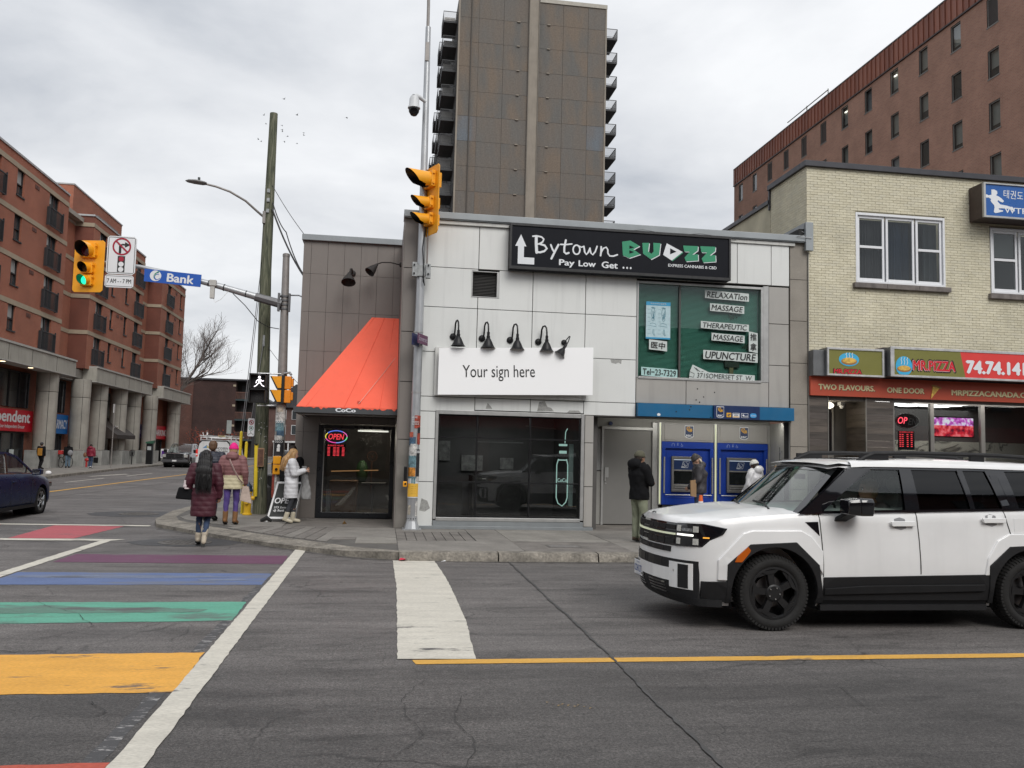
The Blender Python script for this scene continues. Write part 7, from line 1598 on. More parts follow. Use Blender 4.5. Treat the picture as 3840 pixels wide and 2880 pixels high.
t=thing('fallen_leaf','small brown dry leaf on the pavement before the tea shop door','leaf',(-.75,18.6,.13));m=M();m.add([(-.80,18.6,.135),(-.75,18.57,.20),(-.70,18.62,.14),(-.75,18.66,.22)],[(0,1,2),(0,1,3)]);m.o('blade',mat('leaf_brown',(.22,.12,.03),.7),t,fix=False)
t=thing('wrapper','small red wrapper on the kerb at the broad white bar','litter',(.36,13.66,.02));m=M();m.add([(.30,13.50,.02),(.40,13.48,.04),(.42,13.54,.03),(.34,13.56,.06)],[(0,1,2,3)]);m.o('foil',mat('wrapper_red',(.5,.02,.05),.4),t,fix=False)
t=thing('wrapper','small white scrap in the gutter right of the red wrapper','litter',(1.0,13.4,.01));m=M();m.add([(.95,13.45,.01),(1.03,13.44,.02),(1.02,13.48,.03)],[(0,1,2)]);m.o('foil',W2,t,fix=False)
t=thing('plastic_bag','white crumpled bag lying on the far kerb behind the blue car','bag',(-15.6,43.6,.13));m=M();m.ell((-15.9,44.2,.25),(.15,.14,.11),10,7);m.o('bag',W2,t,smooth=True)
def cone(x,y,z,label,h=.7):
 t=thing('traffic_cone',label,'traffic cone',(x,y,z));M().box(x-.18,x+.18,y-.18,y+.18,z,z+.03).o('base',mat('cone_orange',(.75,.13,.02),.5,var=.05),t)
 for a,b,c in((.03,.60*h,'cone_orange'),(.60*h,.89*h,'cone_white'),(.89*h,h,'cone_orange')):M().lathe([(.13*(1-a/h)+.025,z+a),(.13*(1-b/h)+.025,z+b)],(x,y,0),n=18).o('cone_body' if c=='cone_orange' else 'white_band',mat(c,(.75,.75,.75),.5)if c=='cone_white' else MATS['cone_orange'],t,smooth=True)
cone(5.42,14.1,.13,'orange and white traffic cone on the pavement behind the white SUV bonnet',.95)
# --- across the street: bike rack, pay station, sign post, newspaper box
t=thing('pay_station','black parking pay machine with a green top beside the arcade','parking meter',(-19.2,75,.13));M().box(-19.45,-18.95,74.8,75.2,.13,1.85).o('body',BLACK,t,bevel=.03);m=M();m.prism([(-19.5,1.85),(-18.9,1.85),(-18.85,2.1),(-19.5,1.98)],'y',74.75,75.25);m.o('top',mat('meter_green',(.03,.10,.06),.5),t)
M().box(-19.35,-19.05,74.78,74.8,1.3,1.6).o('panel',mat('panel_pale',(.4,.42,.42),.5),t)
t=thing('bike_rack','black ring and post bicycle rack on the far pavement','bike rack',(-20.0,72.5,.13));m=M();m.tube([(-19.9,72.5,.13),(-19.9,72.5,1.1)],.035,8)
for y in(72.2,72.55,72.9):m.tube([(-19.9,y+.25*math.cos(a*.5236),1.05+.25*math.sin(a*.5236))for a in range(13)],.022,6)
m.o('hoops',BLACK,t)
t=thing('sign_post','thin grey sign post on the far kerb before the brown awning','sign post',(-17.9,58.5,.13));M().tube([(-17.9,60.5,.13),(-17.9,60.5,4.4)],.035,6).o('post',PEWT,t);M().box(-17.92,-17.90,60.35,60.65,3.8,4.4).o('plate',W2,t)
t=thing('sign_post','short grey sign seen edge on above the white van','sign post',(-16,90,.13));M().tube([(-14.8,86,.13),(-14.8,86,4.0)],.04,6).o('post',PEWT,t);M().box(-15.05,-14.6,85.9,85.93,3.0,4.3).o('plate',mat('plate_grey',(.3,.33,.32),.5),t)
t=thing('newspaper_box','white and purple newspaper box at the end of the arcade','newspaper box',(-19.6,80,.13));M().box(-19.5,-18.9,79.8,80.3,.6,1.4).o('case',W2,t,bevel=.02);M().box(-19.42,-18.98,79.77,79.8,.7,1.25).o('window',mat('paper_purple',(.08,.02,.2),.5),t);M().box(-19.3,-19.1,79.9,80.1,.13,.6).o('stand',BLACK,t)
t=thing('standpipe','small red fire connection on the column plinth','standpipe',(-20,61.4,.5));m=M();m.tube([(-19.7,61.3,.13),(-19.7,61.3,.55)],.06,8);m.ell((-19.65,61.3,.62),(.2,.12,.12),10,6);m.o('fitting',mat('pipe_red',(.4,.03,.03),.4),t,smooth=True)
def bicycle(x,y,rz,label):
 t=thing('bicycle',label,'bicycle',(x,y,.13),rz)
 for cx in(-.52,.52):
  w=M().tube([(cx+.33*math.cos(a*math.pi/12),0,.34+.33*math.sin(a*math.pi/12))for a in range(25)],.02,6).o('wheel',BLACK,t,local=True);s=M()
  for k in range(10):s.tube([(cx,0,.34),(cx+.32*math.cos(k*.628),0,.34+.32*math.sin(k*.628))],.003,3)
  s.o('spokes',ALU,w,local=True)
 m=M()
 for a,b in(((-.52,.34),(-.12,.32)),((-.12,.32),(-.22,.80)),((-.52,.34),(-.22,.78)),((-.12,.32),(.35,.82)),((-.2,.76),(.35,.86)),((.35,.9),(.52,.34)),((.35,.9),(.33,1.0))):m.tube([(a[0],0,a[1]),(b[0],0,b[1])],.018,6)
 m.o('frame',mat('bike_dark',(.03,.04,.03),.4),t,local=True);M().tube([(.28,-.28,1.02),(.33,-.05,1.0),(.33,.05,1.0),(.28,.28,1.02)],.014,6).o('handlebar',ALU,t,local=True);M().ell((-.23,0,.86),(.14,.07,.04),10,6).o('saddle',BLACK,t,smooth=True,local=True)
 M().box(-.75,-.35,-.12,.12,.85,1.1).o('pannier',mat('bag_red',(.45,.03,.03),.6),t,local=True,bevel=.03)
bicycle(-20.2,58.9,math.radians(80),'bicycle with a red bag leaning by the column across the street')
BIRD=mat('bird_grey',(.045,.05,.055),.8,var=.1)
bl_=[]
for i,(px,pz,s,fl,bk_)in enumerate(((342,150,1,.5,.4),(195,290,.8,.7,-.3),(216,357,.8,.3,.5),(447,268,1,.6,.7),(335,357,.8,-.3,.2),(338,393,.9,.15,-.2),(342,408,.7,.7,.4),(383,442,.9,.2,.5),(360,481,.8,-.4,-.5),(458,493,.8,.2,.3),(505,402,.8,-.3,.4),(508,424,.8,.4,.6),(163,484,.8,.6,.1),(184,496,.8,.1,-.4),(831,256,1.0,-.1,0),(403,1458,.5,.5,.1))):
 Xp=(-8.04+(px-342)*.00924)*2.42;Zp=1.7+(25.29-(pz-150)*.00945)*2.42
 names_=('highest bird of the flock above the wooden pole','bird just left of the pole top','bird touching the left edge of the pole top','upper right bird of the flock','bird right of the pole top with wings down','gliding bird over the middle of the flock','small bird just below the gliding one','bird banking in the centre of the flock','bird with drooping wings below the centre','lowest bird on the right of the flock','right hand bird with wings bent down','right hand bird just under its neighbour','lowest bird left of the pole','bird close to the lowest left one','lone bird far right of the flock','tiny bird low in the sky between pole and brown shop')
 t=thing('bird',names_[i],'bird',(Xp,150,Zp),rf.uniform(-.6,.6),'birds circling over the wooden utility pole');s*=.46
 m=M();m.tube([(-.5*s,0,0),(-.2*s,0,.0),(.2*s,0,.02*s),(.5*s,0,0)],[.01*s,.09*s,.10*s,.02*s],6);m.add([(-.45*s,0,0),(-.8*s,-.1*s,0),(-.8*s,.1*s,0)],[(0,1,2)]);m.o('body',BIRD,t,local=True)
 for sd in(-1,1):
  m=M();m.add([(.2*s,0,.04*s),(.25*s,sd*.5*s,(fl+.1)*.7*s),(.0,sd*.95*s,fl*s+sd*bk_*.3*s),(-.05*s,sd*.45*s,fl*.5*s),(-.2*s,0,.02*s)],[(0,1,2,3,4)]);m.o('wing',BIRD,t,local=True,fix=False)
# ================================================================ vehicles
CARW=mat('car_white',(.79,.79,.785),.35,var=.05,coat=.6,scale=1.6,streak=.05);CLAD=mat('cladding_black',(.012,.012,.013),.6,var=.12,scale=4,fine=.08,spec=.3);GLB=mat('gloss_black',(.007,.007,.009),.08,var=0,coat=1);RUB=mat('tyre_rubber',(.013,.0125,.012),.85,var=.2,scale=5,bump=.25,bscale=80);RIMB=mat('rim_black',(.016,.016,.017),.42,.3,var=.1);CHR=mat('chrome',(.55,.55,.55),.15,1,var=0);SEAM=mat('panel_gap',(.02,.02,.02),.8,var=0)
CGL=glassmat('car_glass',(.80,.84,.82),.95);CGD=glassmat('privacy_glass',(.16,.16,.18),.95);WSG=glassmat('windscreen_glass',(.50,.60,.57),.95,fac0=.08)
HLW=emat('drl_white',(1,.98,.92),1.6);AMB=mat('amber_lens',(.48,.10,.008),.2,var=0,coat=.5);AMBL=emat('amber_lit',(1,.45,.05),.9)
def tyre(par,c,R_,w,rimr,sd,rim='suv',rimmat=None,treads=True,local=True):
 """wheel with axis along y; sd = -1 when its outer face looks to -y"""
 cx,cy,cz=c;g_=w/2
 prof=[(rimr,-g_*.80),(rimr+.012,-g_*.95),(rimr+(R_-rimr)*.45,-g_*1.04),(R_-.045,-g_*.98),(R_-.018,-g_*.86),(R_-.006,-g_*.6),(R_-.004,0),(R_-.006,g_*.6),(R_-.018,g_*.86),(R_-.045,g_*.98),(rimr+(R_-rimr)*.45,g_*1.04),(rimr+.012,g_*.95),(rimr,g_*.80)]
 ty=M().lathe(prof,c,'y',56,cap=False).o('wheel',RUB,par,smooth=True,local=local,sharp=60)
 if treads:
  m=M();n=60
  for k in range(n):
   a=2*math.pi*k/n
   for s_ in(-1,1):
    for u0,u1,off in((.30,.95,0),(.02,.26,.5)):
     a0=a+off*2*math.pi/n;a1=a0+2*math.pi/n*.62;P=[]
     for r in(R_-.02,R_+.004 if u0>.2 else R_+.005):
      for aa,yy in((a0,u0),(a1,u0),(a1+.02,u1),(a0+.02,u1)):
       rr=r-(.016 if yy>.9 else 0);P.append((cx+rr*math.cos(aa),cy+s_*yy*g_,cz+rr*math.sin(aa)))
     m.hexa(P[:4],P[4:])
  m.o('tread',RUB,ty,local=local,kind='stuff')
 yo=cy+sd*g_*.78
 m=M();m.lathe([(rimr,yo-cy),(rimr,yo-cy-sd*.13),(.02,yo-cy-sd*.13)],c,'y',40,cap=False);m.o('rim_well',BLACK,ty,smooth=True,local=local)
 M().lathe([(.16,yo-cy-sd*.10),(.16,yo-cy-sd*.11),(.0,yo-cy-sd*.11)],c,'y',28,cap=False).o('brake_disc',mat('disc_steel',(.18,.17,.17),.4,.8,var=.2),ty,local=local)
 rm_=rimmat or RIMB
 m=M();m.lathe([(rimr+.004,yo-cy),(rimr+.004,yo-cy+sd*.012),(rimr-.018,yo-cy+sd*.014),(rimr-.03,yo-cy-sd*.005)],c,'y',48,cap=False)
 rr=rimr
 if rim=='suv':
  for k in range(5):
   a=math.radians(90+72*k+10)
   def pt(r,da,y):return(cx+r*math.cos(a+da),yo+sd*y,cz+r*math.sin(a+da))
   m.hexa([pt(.05,-.62,.0),pt(rr*.80,-.17,.006),pt(rr*.80,.17,.006),pt(.05,.62,.0)],[pt(.05,-.62,-.05),pt(rr*.8,-.17,-.05),pt(rr*.8,.17,-.05),pt(.05,.62,-.05)])
   o_=[pt(rr*.76,-.20,.012),pt(rr*.985,-.44,.012),pt(rr*.985,.44,.012),pt(rr*.76,.20,.012)]
   m.hexa(o_,[(p[0],p[1]-sd*.05,p[2])for p in o_])
   o_=[pt(rr*.76,.20,.004),pt(rr*.985,.44,.004),pt(rr*.985,.80,.004),pt(rr*.86,.62,.004)];m.hexa(o_,[(p[0],p[1]-sd*.04,p[2])for p in o_])
 else:
  for k in range(10):
   a=2*math.pi*(k//2)/5+(.12 if k%2 else-.12)+math.pi/2
   def pt(r,da,y):return(cx+r*math.cos(a+da),yo+sd*y,cz+r*math.sin(a+da))
   for d_ in((-.02,.09),(.02,-.09))if rim=='multi' else((0,0),):m.tube([pt(.05,d_[0],.0),pt(rr*.55,d_[0],.01),pt(rr*.97,d_[0]+d_[1]*(1.6 if rim=='multi' else 0),.012)],[.016,.011,.012],5)
 m.lathe([(.085,yo-cy+sd*.008),(.07,yo-cy+sd*.016),(0,yo-cy+sd*.016)],c,'y',28,cap=False)
 m.o('rim',rm_,ty,local=local)
 m=M()
 for k in range(5):a=math.radians(90+72*k+46);m.lathe([(.010,0),(.008,sd*.012),(0,sd*.012)],(cx+.057*math.cos(a),yo+sd*.014,cz+.057*math.sin(a)),'y',8)
 m.o('wheel_nut',CHR,ty,local=local)
 return ty
def arch_cut(ob,cuts):
 for c,r,w in cuts:
  m=M().lathe([(r,-w/2),(r,w/2)],c,'y',40);cme=m.mesh('cut');bm=bmesh.new();bm.from_mesh(cme);bmesh.ops.recalc_face_normals(bm,faces=bm.faces);bm.to_mesh(cme);bm.free()
  co=bpy.data.objects.new('cut',cme);COL.objects.link(co);co.parent=ob.parent;co.location=ob.location
  md=ob.modifiers.new('b','BOOLEAN');md.operation='DIFFERENCE';md.object=co;md.solver='EXACT'
  bpy.context.view_layer.update();dg=bpy.context.evaluated_depsgraph_get()
  me=bpy.data.meshes.new_from_object(ob.evaluated_get(dg));ob.modifiers.clear();ob.data=me;bpy.data.objects.remove(co)
  me.polygons.foreach_set('use_smooth',[True]*len(me.polygons));me.set_sharp_from_angle(angle=math.radians(32))
def interp(tab,x):
 if x<=tab[0][0]:return tab[0][1]
 for(a,b),(c,d)in zip(tab,tab[1:]):
  if x<=c:return b+(d-b)*(x-a)/(c-a+1e-12)
 return tab[-1][1]
# ---------------------------------------------------------------- the white SUV (front to -x, seen from its left)
sv=thing('parked_suv','large white boxy SUV with black cladding and roof rails in the near lane','car',(5.2,9.13,0))
CY=9.13;XF=2.84;XR=7.68
PLAN=[(2.84,0),(2.85,.22),(2.885,.42),(2.95,.60),(3.03,.74),(3.12,.83),(3.24,.895),(3.40,.925),(3.62,.935),(4.0,.94),(4.45,.938),(5.0,.94),(5.6,.94),(6.2,.94),(6.8,.94),(7.2,.93),(7.45,.90),(7.58,.84),(7.65,.70),(7.68,.4),(7.69,0)]
PLAN=[(x+max(0,3.6-x)*.08,h)for x,h in PLAN]
def hw(x):return interp(PLAN[:],x)
SH=[(2.84,1.045),(3.0,1.05),(3.3,1.075),(3.52,1.115),(3.9,1.15),(4.4,1.175),(5.5,1.215),(6.5,1.25),(7.69,1.27)]
def side_in(x,z):
 """inset of the flank from the plan outline at height z"""
 sh=interp(SH,x)
 t=[(.20,.10),(.30,.045),(.42,.012),(.55,.008),(.66,.0),(.9,.012),(sh-.06,.03),(sh,.055)]
 return interp(t,z)
def body_pt(i,z,sd):
 x,h=PLAN[i];sh=interp(SH,x);k=side_in(x,z);f=0
 if x<3.2:f=interp([(.2,.16),(.30,.05),(.40,.0),(.62,.0),(.80,.015),(1.0,.035),(1.06,.06)],z)*(3.2-x)/.36
 if x>7.3:f=-interp([(.2,.12),(.4,.0),(.9,.02),(1.27,.06)],z)*(x-7.3)/.39
 return(x+f,CY+sd*max(0,h-k),z)
m=M();rows=[]
ZR=[0,.06,.14,.24,.36,.48,.58,.68,.78,.87,.94,1.0]
n=len(PLAN)
for u in ZR:
 r=[]
 for i in range(n):sh=interp(SH,PLAN[i][0]);r.append(body_pt(i,.24+(sh-.24)*u,-1))
 for i in range(n-2,0,-1):sh=interp(SH,PLAN[i][0]);r.append(body_pt(i,.24+(sh-.24)*u,1))
 rows.append(r)
m.grid(rows,wrap=True);N_=2*n-2
top=len(m.v)
TS=[]
for i in range(1,n-1):
 a=Vector(rows[-1][i]);b=Vector(rows[-1][N_-i]);x=a.x
 crown=.05 if x<4.4 else .02
 ln=[a]+[a.lerp(b,k/12)+Vector((0,0,crown*min(1,(1-abs(2*k/12-1))*3.2)))for k in range(1,12)]+[b];TS.append(ln)
idx=[]
for i,ln in enumerate(TS):
 row=[(len(rows)-1)*N_+(i+1)]
 for p in ln[1:-1]:m.v.append(tuple(p));row.append(len(m.v)-1)
 row.append((len(rows)-1)*N_+(N_-(i+1)));idx.append(row)
def addf(f):m.f.append(f);m.mi.append(0)
for a,b in zip(idx,idx[1:]):
 for k in range(12):addf((a[k],a[k+1],b[k+1],b[k]))
f0=(len(rows)-1)*N_;addf(tuple([f0]+idx[0][::1]));addf(tuple([f0+n-1]+idx[-1][::-1]))
addf(tuple(range(N_)))
body=m.o('body',CARW,sv,smooth=True,sharp=32)
lb_=wloc(sv)
arch_cut(body,[((3.93-lb_.x,8.2-lb_.y,.375),.47,.62),((6.80-lb_.x,8.2-lb_.y,.375),.47,.62),((3.93-lb_.x,10.06-lb_.y,.375),.47,.62),((6.80-lb_.x,10.06-lb_.y,.375),.47,.62)])
def flank(poly,off,ma,nm,par=sv,th=.03,step=.06,sd=-1,bev=0,**k):
 """panel that follows the flank: outline (x,z), stands off the body by `off`"""
 P=[]
 for(a,b),(c,d)in zip(poly,poly[1:]+poly[:1]):
  L_=math.hypot(c-a,d-b);kk=max(1,int(L_/step));P+=[(a+(c-a)*j/kk,b+(d-b)*j/kk)for j in range(kk)]
 def yy(x,z,o):return CY+sd*(hw(x)-side_in(x,z)+o)
 m=M();m.hexa([(x,yy(x,z,off),z)for x,z in P],[(x,yy(x,z,off-th),z)for x,z in P])
 bm=bmesh.new();me=m.mesh('t');bm.from_mesh(me);bmesh.ops.triangulate(bm,faces=[f for f in bm.faces if len(f.verts)>4]);bm.to_mesh(me);bm.free()
 m2=M();m2.add([tuple(v.co)for v in me.vertices],[tuple(p.vertices)for p in me.polygons]);bpy.data.meshes.remove(me)
 return m2.o(nm,ma,par,bevel=bev,**k)
def arc_in(cx,cz,r,a0,a1,n=22):return arcpts(cx,cz,r,a0,a1,n)
for cx in(3.93,6.80):
 o=cx-3.93
 outer=[(3.425+o,.27),(3.43+o,.66),(3.67+o,.86),(4.16+o,.885),(4.40+o,.66),(4.46+o,.27)]
 inner=arc_in(cx,.375,.455,-13,193,30)
 poly=outer[:]+[(cx+.443,.27)]+inner[1:-1]+[(cx-.443,.27)]
 for sd in(-1,1):flank(poly,.030,CLAD,'wheel_arch_trim',th=.055,sd=sd,bev=.006)
 white=[(3.36+o,.50),(3.37+o,.70),(3.62+o,.955),(3.70+o,.985),(4.22+o,.99),(4.34+o,.92),(4.47+o,.78),(4.56+o,.55),(4.47+o,.55)]if o==0 else[(3.34+o,.56),(3.40+o,.72),(3.56+o,.92),(3.72+o,.985),(4.22+o,.99),(4.40+o,.80),(4.50+o,.56)]
 ring=white+[(p[0]+.0,p[1]+.0)for p in[(4.405+o,.64),(4.165+o,.885),(3.67+o,.86),(3.43+o,.655)]]
 for y0_,y1_ in((8.215,8.83),(9.43,10.045)):q_=[(cx+.463*math.cos(math.radians(a)),.375+.463*math.sin(math.radians(a)))for a in range(-20,201,10)];M().grid([[(a,y0_,b)for a,b in q_],[(a,y1_,b)for a,b in q_]]).o('wheel_well',CLAD,sv,fix=False)
 M().box(cx-.47,cx+.47,8.80,8.86,.3,.86).o('well_back',BLACK,sv);
flare=flank([(3.34,.50),(3.34,.70),(3.60,.965),(3.70,.995),(4.22,1.0),(4.33,.94),(4.445,.80),(4.445,.56),(4.38,.66),(4.15,.87),(3.67,.85),(3.44,.66),(3.44,.50)],.022,CARW,'fender_flare',th=.04,bev=.008)
flare2=flank([(6.25,.56),(6.29,.74),(6.41,.92),(6.55,.99),(7.11,1.0),(7.25,.92),(7.35,.76),(7.40,.56),(7.32,.56),(7.26,.66),(7.02,.87),(6.54,.85),(6.30,.66),(6.30,.56)],.020,CARW,'fender_flare',th=.04,bev=.008)
for sd in(-1,1):
 flank([(4.455,.30),(4.455,.535),(6.30,.57),(6.30,.30)],.018,CLAD,'sill_trim',sd=sd,th=.05,bev=.004)
 flank([(4.46,.425),(4.9,.455),(6.24,.47),(6.24,.40),(4.46,.36)],.034,CLAD,'sill_step',sd=sd,th=.03,bev=.006)
 flank([(4.44,.215),(4.44,.31),(6.30,.33),(6.30,.225)],.014,CLAD,'sill_lower',sd=sd,th=.08)
for pts in(((4.425,1.18),(4.44,.95),(4.452,.72),(4.456,.54)),((5.50,1.215),(5.52,.9),(5.53,.57)),((6.505,1.25),(6.54,1.10),(6.575,.98))):
 for a,b in zip(pts,pts[1:]):flank([(a[0]-.004,a[1]),(a[0]+.004,a[1]),(b[0]+.004,b[1]),(b[0]-.004,b[1])],.0045 if b[1]>.2 else 0,SEAM,'shut_line',th=.006)
for x0 in(5.19,6.23):
 zc=1.085+(x0-5.19)*.045
 flank([(x0+.06,zc+.045),(x0+.12,zc+.062),(x0+.18,zc+.045),(x0+.19,zc-.05),(x0+.13,zc-.068),(x0+.06,zc-.05)],.0015,mat('handle_cup',(.30,.30,.31),.3,var=0),'handle_recess',th=.004)
 flank([(x0,zc+.022),(x0+.275,zc+.026),(x0+.275,zc-.026),(x0+.02,zc-.03)],.040,CARW,'door_handle',th=.022,bev=.006)
flank([(6.62,1.15),(6.8,1.155),(6.8,1.0),(6.62,.995)],.003,CARW,'fuel_flap',th=.004)
flank([(4.27,1.085),(4.41,1.09),(4.42,.95)],.004,GLB,'fender_vent',th=.01)
flank([(3.50,.685),(3.53,.745),(3.64,.835),(3.665,.80),(3.655,.78),(3.585,.70),(3.57,.685)],.038,AMB,'side_marker',th=.01)
flank([(3.19,.30),(3.19,.48),(3.44,.49),(3.44,.28)],.026,CLAD,'bumper_side_trim',th=.05,bev=.004)
def nose_x(h,z):
 ah=abs(h)
 x=interp([(0,2.84),(.22,2.85),(.42,2.885),(.60,2.95),(.74,3.03),(.83,3.12),(.895,3.24),(.925,3.40),(.95,3.6)],ah);x+=max(0,3.6-x)*.08
 return x+interp([(.2,.16),(.30,.05),(.40,.0),(.62,.0),(.80,.015),(1.0,.035),(1.06,.06)],z)*max(0,3.2-x)/.36
def nose(poly,off,ma,nm,par=sv,th=.03,step=.06,bev=0):
 P=[]
 for(a,b),(c,d)in zip(poly,poly[1:]+poly[:1]):
  L_=math.hypot(c-a,d-b);kk=max(1,int(L_/step));P+=[(a+(c-a)*j/kk,b+(d-b)*j/kk)for j in range(kk)]
 m=M();m.hexa([(nose_x(h,z)-off,CY+h,z)for h,z in P],[(nose_x(h,z)-off+th,CY+h,z)for h,z in P])
 bm=bmesh.new();me=m.mesh('t');bm.from_mesh(me);bmesh.ops.triangulate(bm,faces=[f for f in bm.faces if len(f.verts)>4]);bm.to_mesh(me);bm.free()
 m2=M();m2.add([tuple(v.co)for v in me.vertices],[tuple(p.vertices)for p in me.polygons]);bpy.data.meshes.remove(me)
 return m2.o(nm,ma,par,bevel=bev)
def nrect(h0,h1,z0,z1,off,ma,nm,par=sv,th=.03,bev=0):
 n=max(1,int((h1-h0)/.025));hs=[h0+(h1-h0)*i/n for i in range(n+1)];kz=max(1,int((z1-z0)/.09));zz_=[z0+(z1-z0)*i/kz for i in range(kz+1)];m=M()
 m.grid([[(nose_x(h,z)-off,CY+h,z)for h in hs]for z in zz_])
 for z in(z0,z1):m.grid([[(nose_x(h,z)-off,CY+h,z)for h in hs],[(nose_x(h,z)-off+th,CY+h,z)for h in hs]])
 for h in(h0,h1):m.grid([[(nose_x(h,z)-off,CY+h,z)for z in zz_],[(nose_x(h,z)-off+th,CY+h,z)for z in zz_]])
 return m.o(nm,ma,par)
nrect(-.605,.605,.805,1.037,.006,GLB,'grille',th=.03)
for j,(z0,z1)in enumerate(((.965,1.015),(.825,.875))):
 for k in range(8):nrect(-.585+k*.147,-.585+k*.147+.135,z0,z1,.018,CLAD,'grille_block',th=.014,bev=.004)
for j,(z0,z1)in enumerate(((.885,.91),(.94,.958))):nrect(-.59,.59,z0,z1,.014,CLAD,'grille_bar',th=.012)
nrect(-.60,.60,.915,.933,.020,mat('light_bar',(.5,.52,.42),.3,emit=(.85,.9,.6),estr=.25),'light_bar',th=.012)
for s in(-1,1):
 q=[(s*.61,.805),(s*.61,1.04),(s*.85,1.05),(s*.925,1.01),(s*.917,.95),(s*.85,.82)]
 if s>0:q=q[::-1]
 hl=nose(q,.010,GLB,'headlight',th=.03)
 nrect(min(s*.63,s*.80),max(s*.63,s*.80),.918,.936,.018,HLW,'drl_bar',par=hl,th=.008)
 for a,b,c,d in((.625,.665,.96,1.02),(.625,.665,.83,.89),(.80,.838,.96,1.02),(.80,.838,.835,.895)):nrect(min(s*a,s*b),max(s*a,s*b),c,d,.017,mat('lamp_cell',(.50,.50,.47),.25,var=.2,scale=40),'lamp_cell',par=hl,th=.008)
 nrect(min(s*.68,s*.79),max(s*.68,s*.79),.965,.995,.015,mat('reflector',(.35,.36,.37),.15,.8,var=.6,scale=60),'reflector',par=hl,th=.006)
 nrect(min(s*.865,s*.895),max(s*.865,s*.895),.905,.918,.016,AMBL,'indicator',par=hl,th=.006)
nrect(-.53,.53,.738,.792,.008,CLAD,'upper_slot',th=.02);
for h0,h1 in((-.42,-.14),(-.06,.2),(.26,.46)):nrect(h0,h1,.75,.78,.011,BLACK,'slot_opening',th=.02)
nrect(-.835,.835,.30,.672,.007,CLAD,'bumper_insert',th=.02)
for h0,h1 in((-.40,-.06),(.06,.40)):nrect(h0,h1,.585,.665,.010,BLACK,'intake',th=.02)
nrect(-.80,-.53,.385,.645,.014,CARW,'bumper_white_end',th=.014);nrect(.53,.80,.385,.645,.014,CARW,'bumper_white_end',th=.014);nrect(-.53,.53,.447,.575,.014,CARW,'bumper_white_bar',th=.014)
for s in(-1,1):nrect(min(s*.655,s*.765),max(s*.655,s*.765),.395,.63,.018,CLAD,'air_curtain',th=.01)
for k in range(4):nrect(-.46,-.09,.315+k*.032,.330+k*.032,.014,GLB,'intake_bar',th=.012);nrect(.09,.46,.315+k*.032,.330+k*.032,.014,GLB,'intake_bar',th=.012)
nrect(-.91,.91,.235,.305,.014,CLAD,'skid_lip',th=.06)
m=M();m.lathe([(.011,0),(.011,-.002)],(nose_x(-.60,.56)-.015,CY-.60,.56),'x',12);m.o('parking_sensor',ALU,sv)
pl_x=2.90-.004;PB=mat('plate_blue',(.02,.07,.28),.5,var=0)
RV=(Vector((0,-1,0)),Vector((0,0,1)))
t_=M().box(pl_x,pl_x+.012,CY+.16,CY+.46,.385,.545).o('licence_plate',W2,sv,bevel=.004);M().box(pl_x+.012,pl_x+.05,CY+.15,CY+.47,.375,.555).o('plate_holder',BLACK,sv)
txt('CCHK 277',(pl_x,CY+.31,.46),.26,.075,PB,t_,RV,bold=.01);txt('ONTARIO',(pl_x,CY+.31,.525),.10,.018,PB,t_,RV);txt('YOURS TO DISCOVER',(pl_x,CY+.31,.40),.14,.01,PB,t_,RV,res=1)
em=M();ex=2.965;em.tube([(ex+.0+.02*math.sin(a*.5236)**2+(.03 if math.sin(a*.5236)>0 else 0)*0,CY+.075*math.cos(a*.5236),1.078+.036*math.sin(a*.5236))for a in range(13)],.006,6)
for a,b in((-.03,-.03),(.03,.03)):em.tube([(ex,CY+a+.015,1.052),(ex+.01,CY+a-.015,1.10)],.006,6)
em.tube([(ex,CY-.03,1.07),(ex,CY+.03,1.088)],.006,6)
em.o('emblem',mat('emblem_grey',(.05,.055,.06),.3,.5,var=0),sv)
def gy(x,z):return .905-(z-1.2)*.10-max(0,z-1.2)**2*.30
def gh_pt(x,z,sd,o=0):return(x,CY+sd*(gy(x,z)+o),z)
def gpanel(poly,ma,nm,o=0,th=.02,sds=(-1,1),par=sv,bev=0):
 for sd in sds:
  m=M()
  if len(poly)==4:
   a_,b_,c_,d_=(Vector(p)for p in poly)
   for oo in(o,o-th):m.grid([[gh_pt(*a_.lerp(d_,u/6).lerp(b_.lerp(c_,u/6),v/3),sd,oo)for v in range(4)]for u in range(7)])
   r=m.o(nm,ma,par,smooth=True,fix=False);continue
  m.hexa([gh_pt(x,z,sd,o)for x,z in poly],[gh_pt(x,z,sd,o-th)for x,z in poly]);r=m.o(nm,ma,par,bevel=bev)
 return r
ZT=1.665
m=M();rows=[]
for x,hh,z in((4.63,.700,1.668),(4.74,.735,1.69),(4.95,.775,1.712),(5.4,.785,1.735),(6.2,.79,1.74),(7.0,.785,1.725),(7.45,.76,1.70),(7.56,.73,1.67)):
 rows.append([(x,CY+hh*u,z+.025*(1-abs(u)**2.6)-(.05 if abs(u)>.99 and x>4.9 else 0))for u in(-1.0,-.97,-.9,-.75,-.5,-.25,0,.25,.5,.75,.9,.97,1.0)])
m.grid(rows);m.grid([[(p[0],p[1],p[2]-.04)for p in r]for r in rows]);m.o('roof',CARW,sv,smooth=True,fix=False,sharp=50)
for sd in(-1,1):
 m=M();rr=[]
 for x,z in((4.84,1.652),(4.98,1.66),(5.4,1.665),(6.2,1.668),(7.0,1.66),(7.5,1.64)):hh=gy(x,z)-.0;rr.append([(x,CY+sd*(hh+.01),z),(x,CY+sd*(hh-.005),z+.035),(x,CY+sd*(hh-.045),z+.062),(x,CY+sd*(hh-.09),z+.067)])
 m.grid(rr);m.o('roof_side',CARW,sv,smooth=True,fix=False)
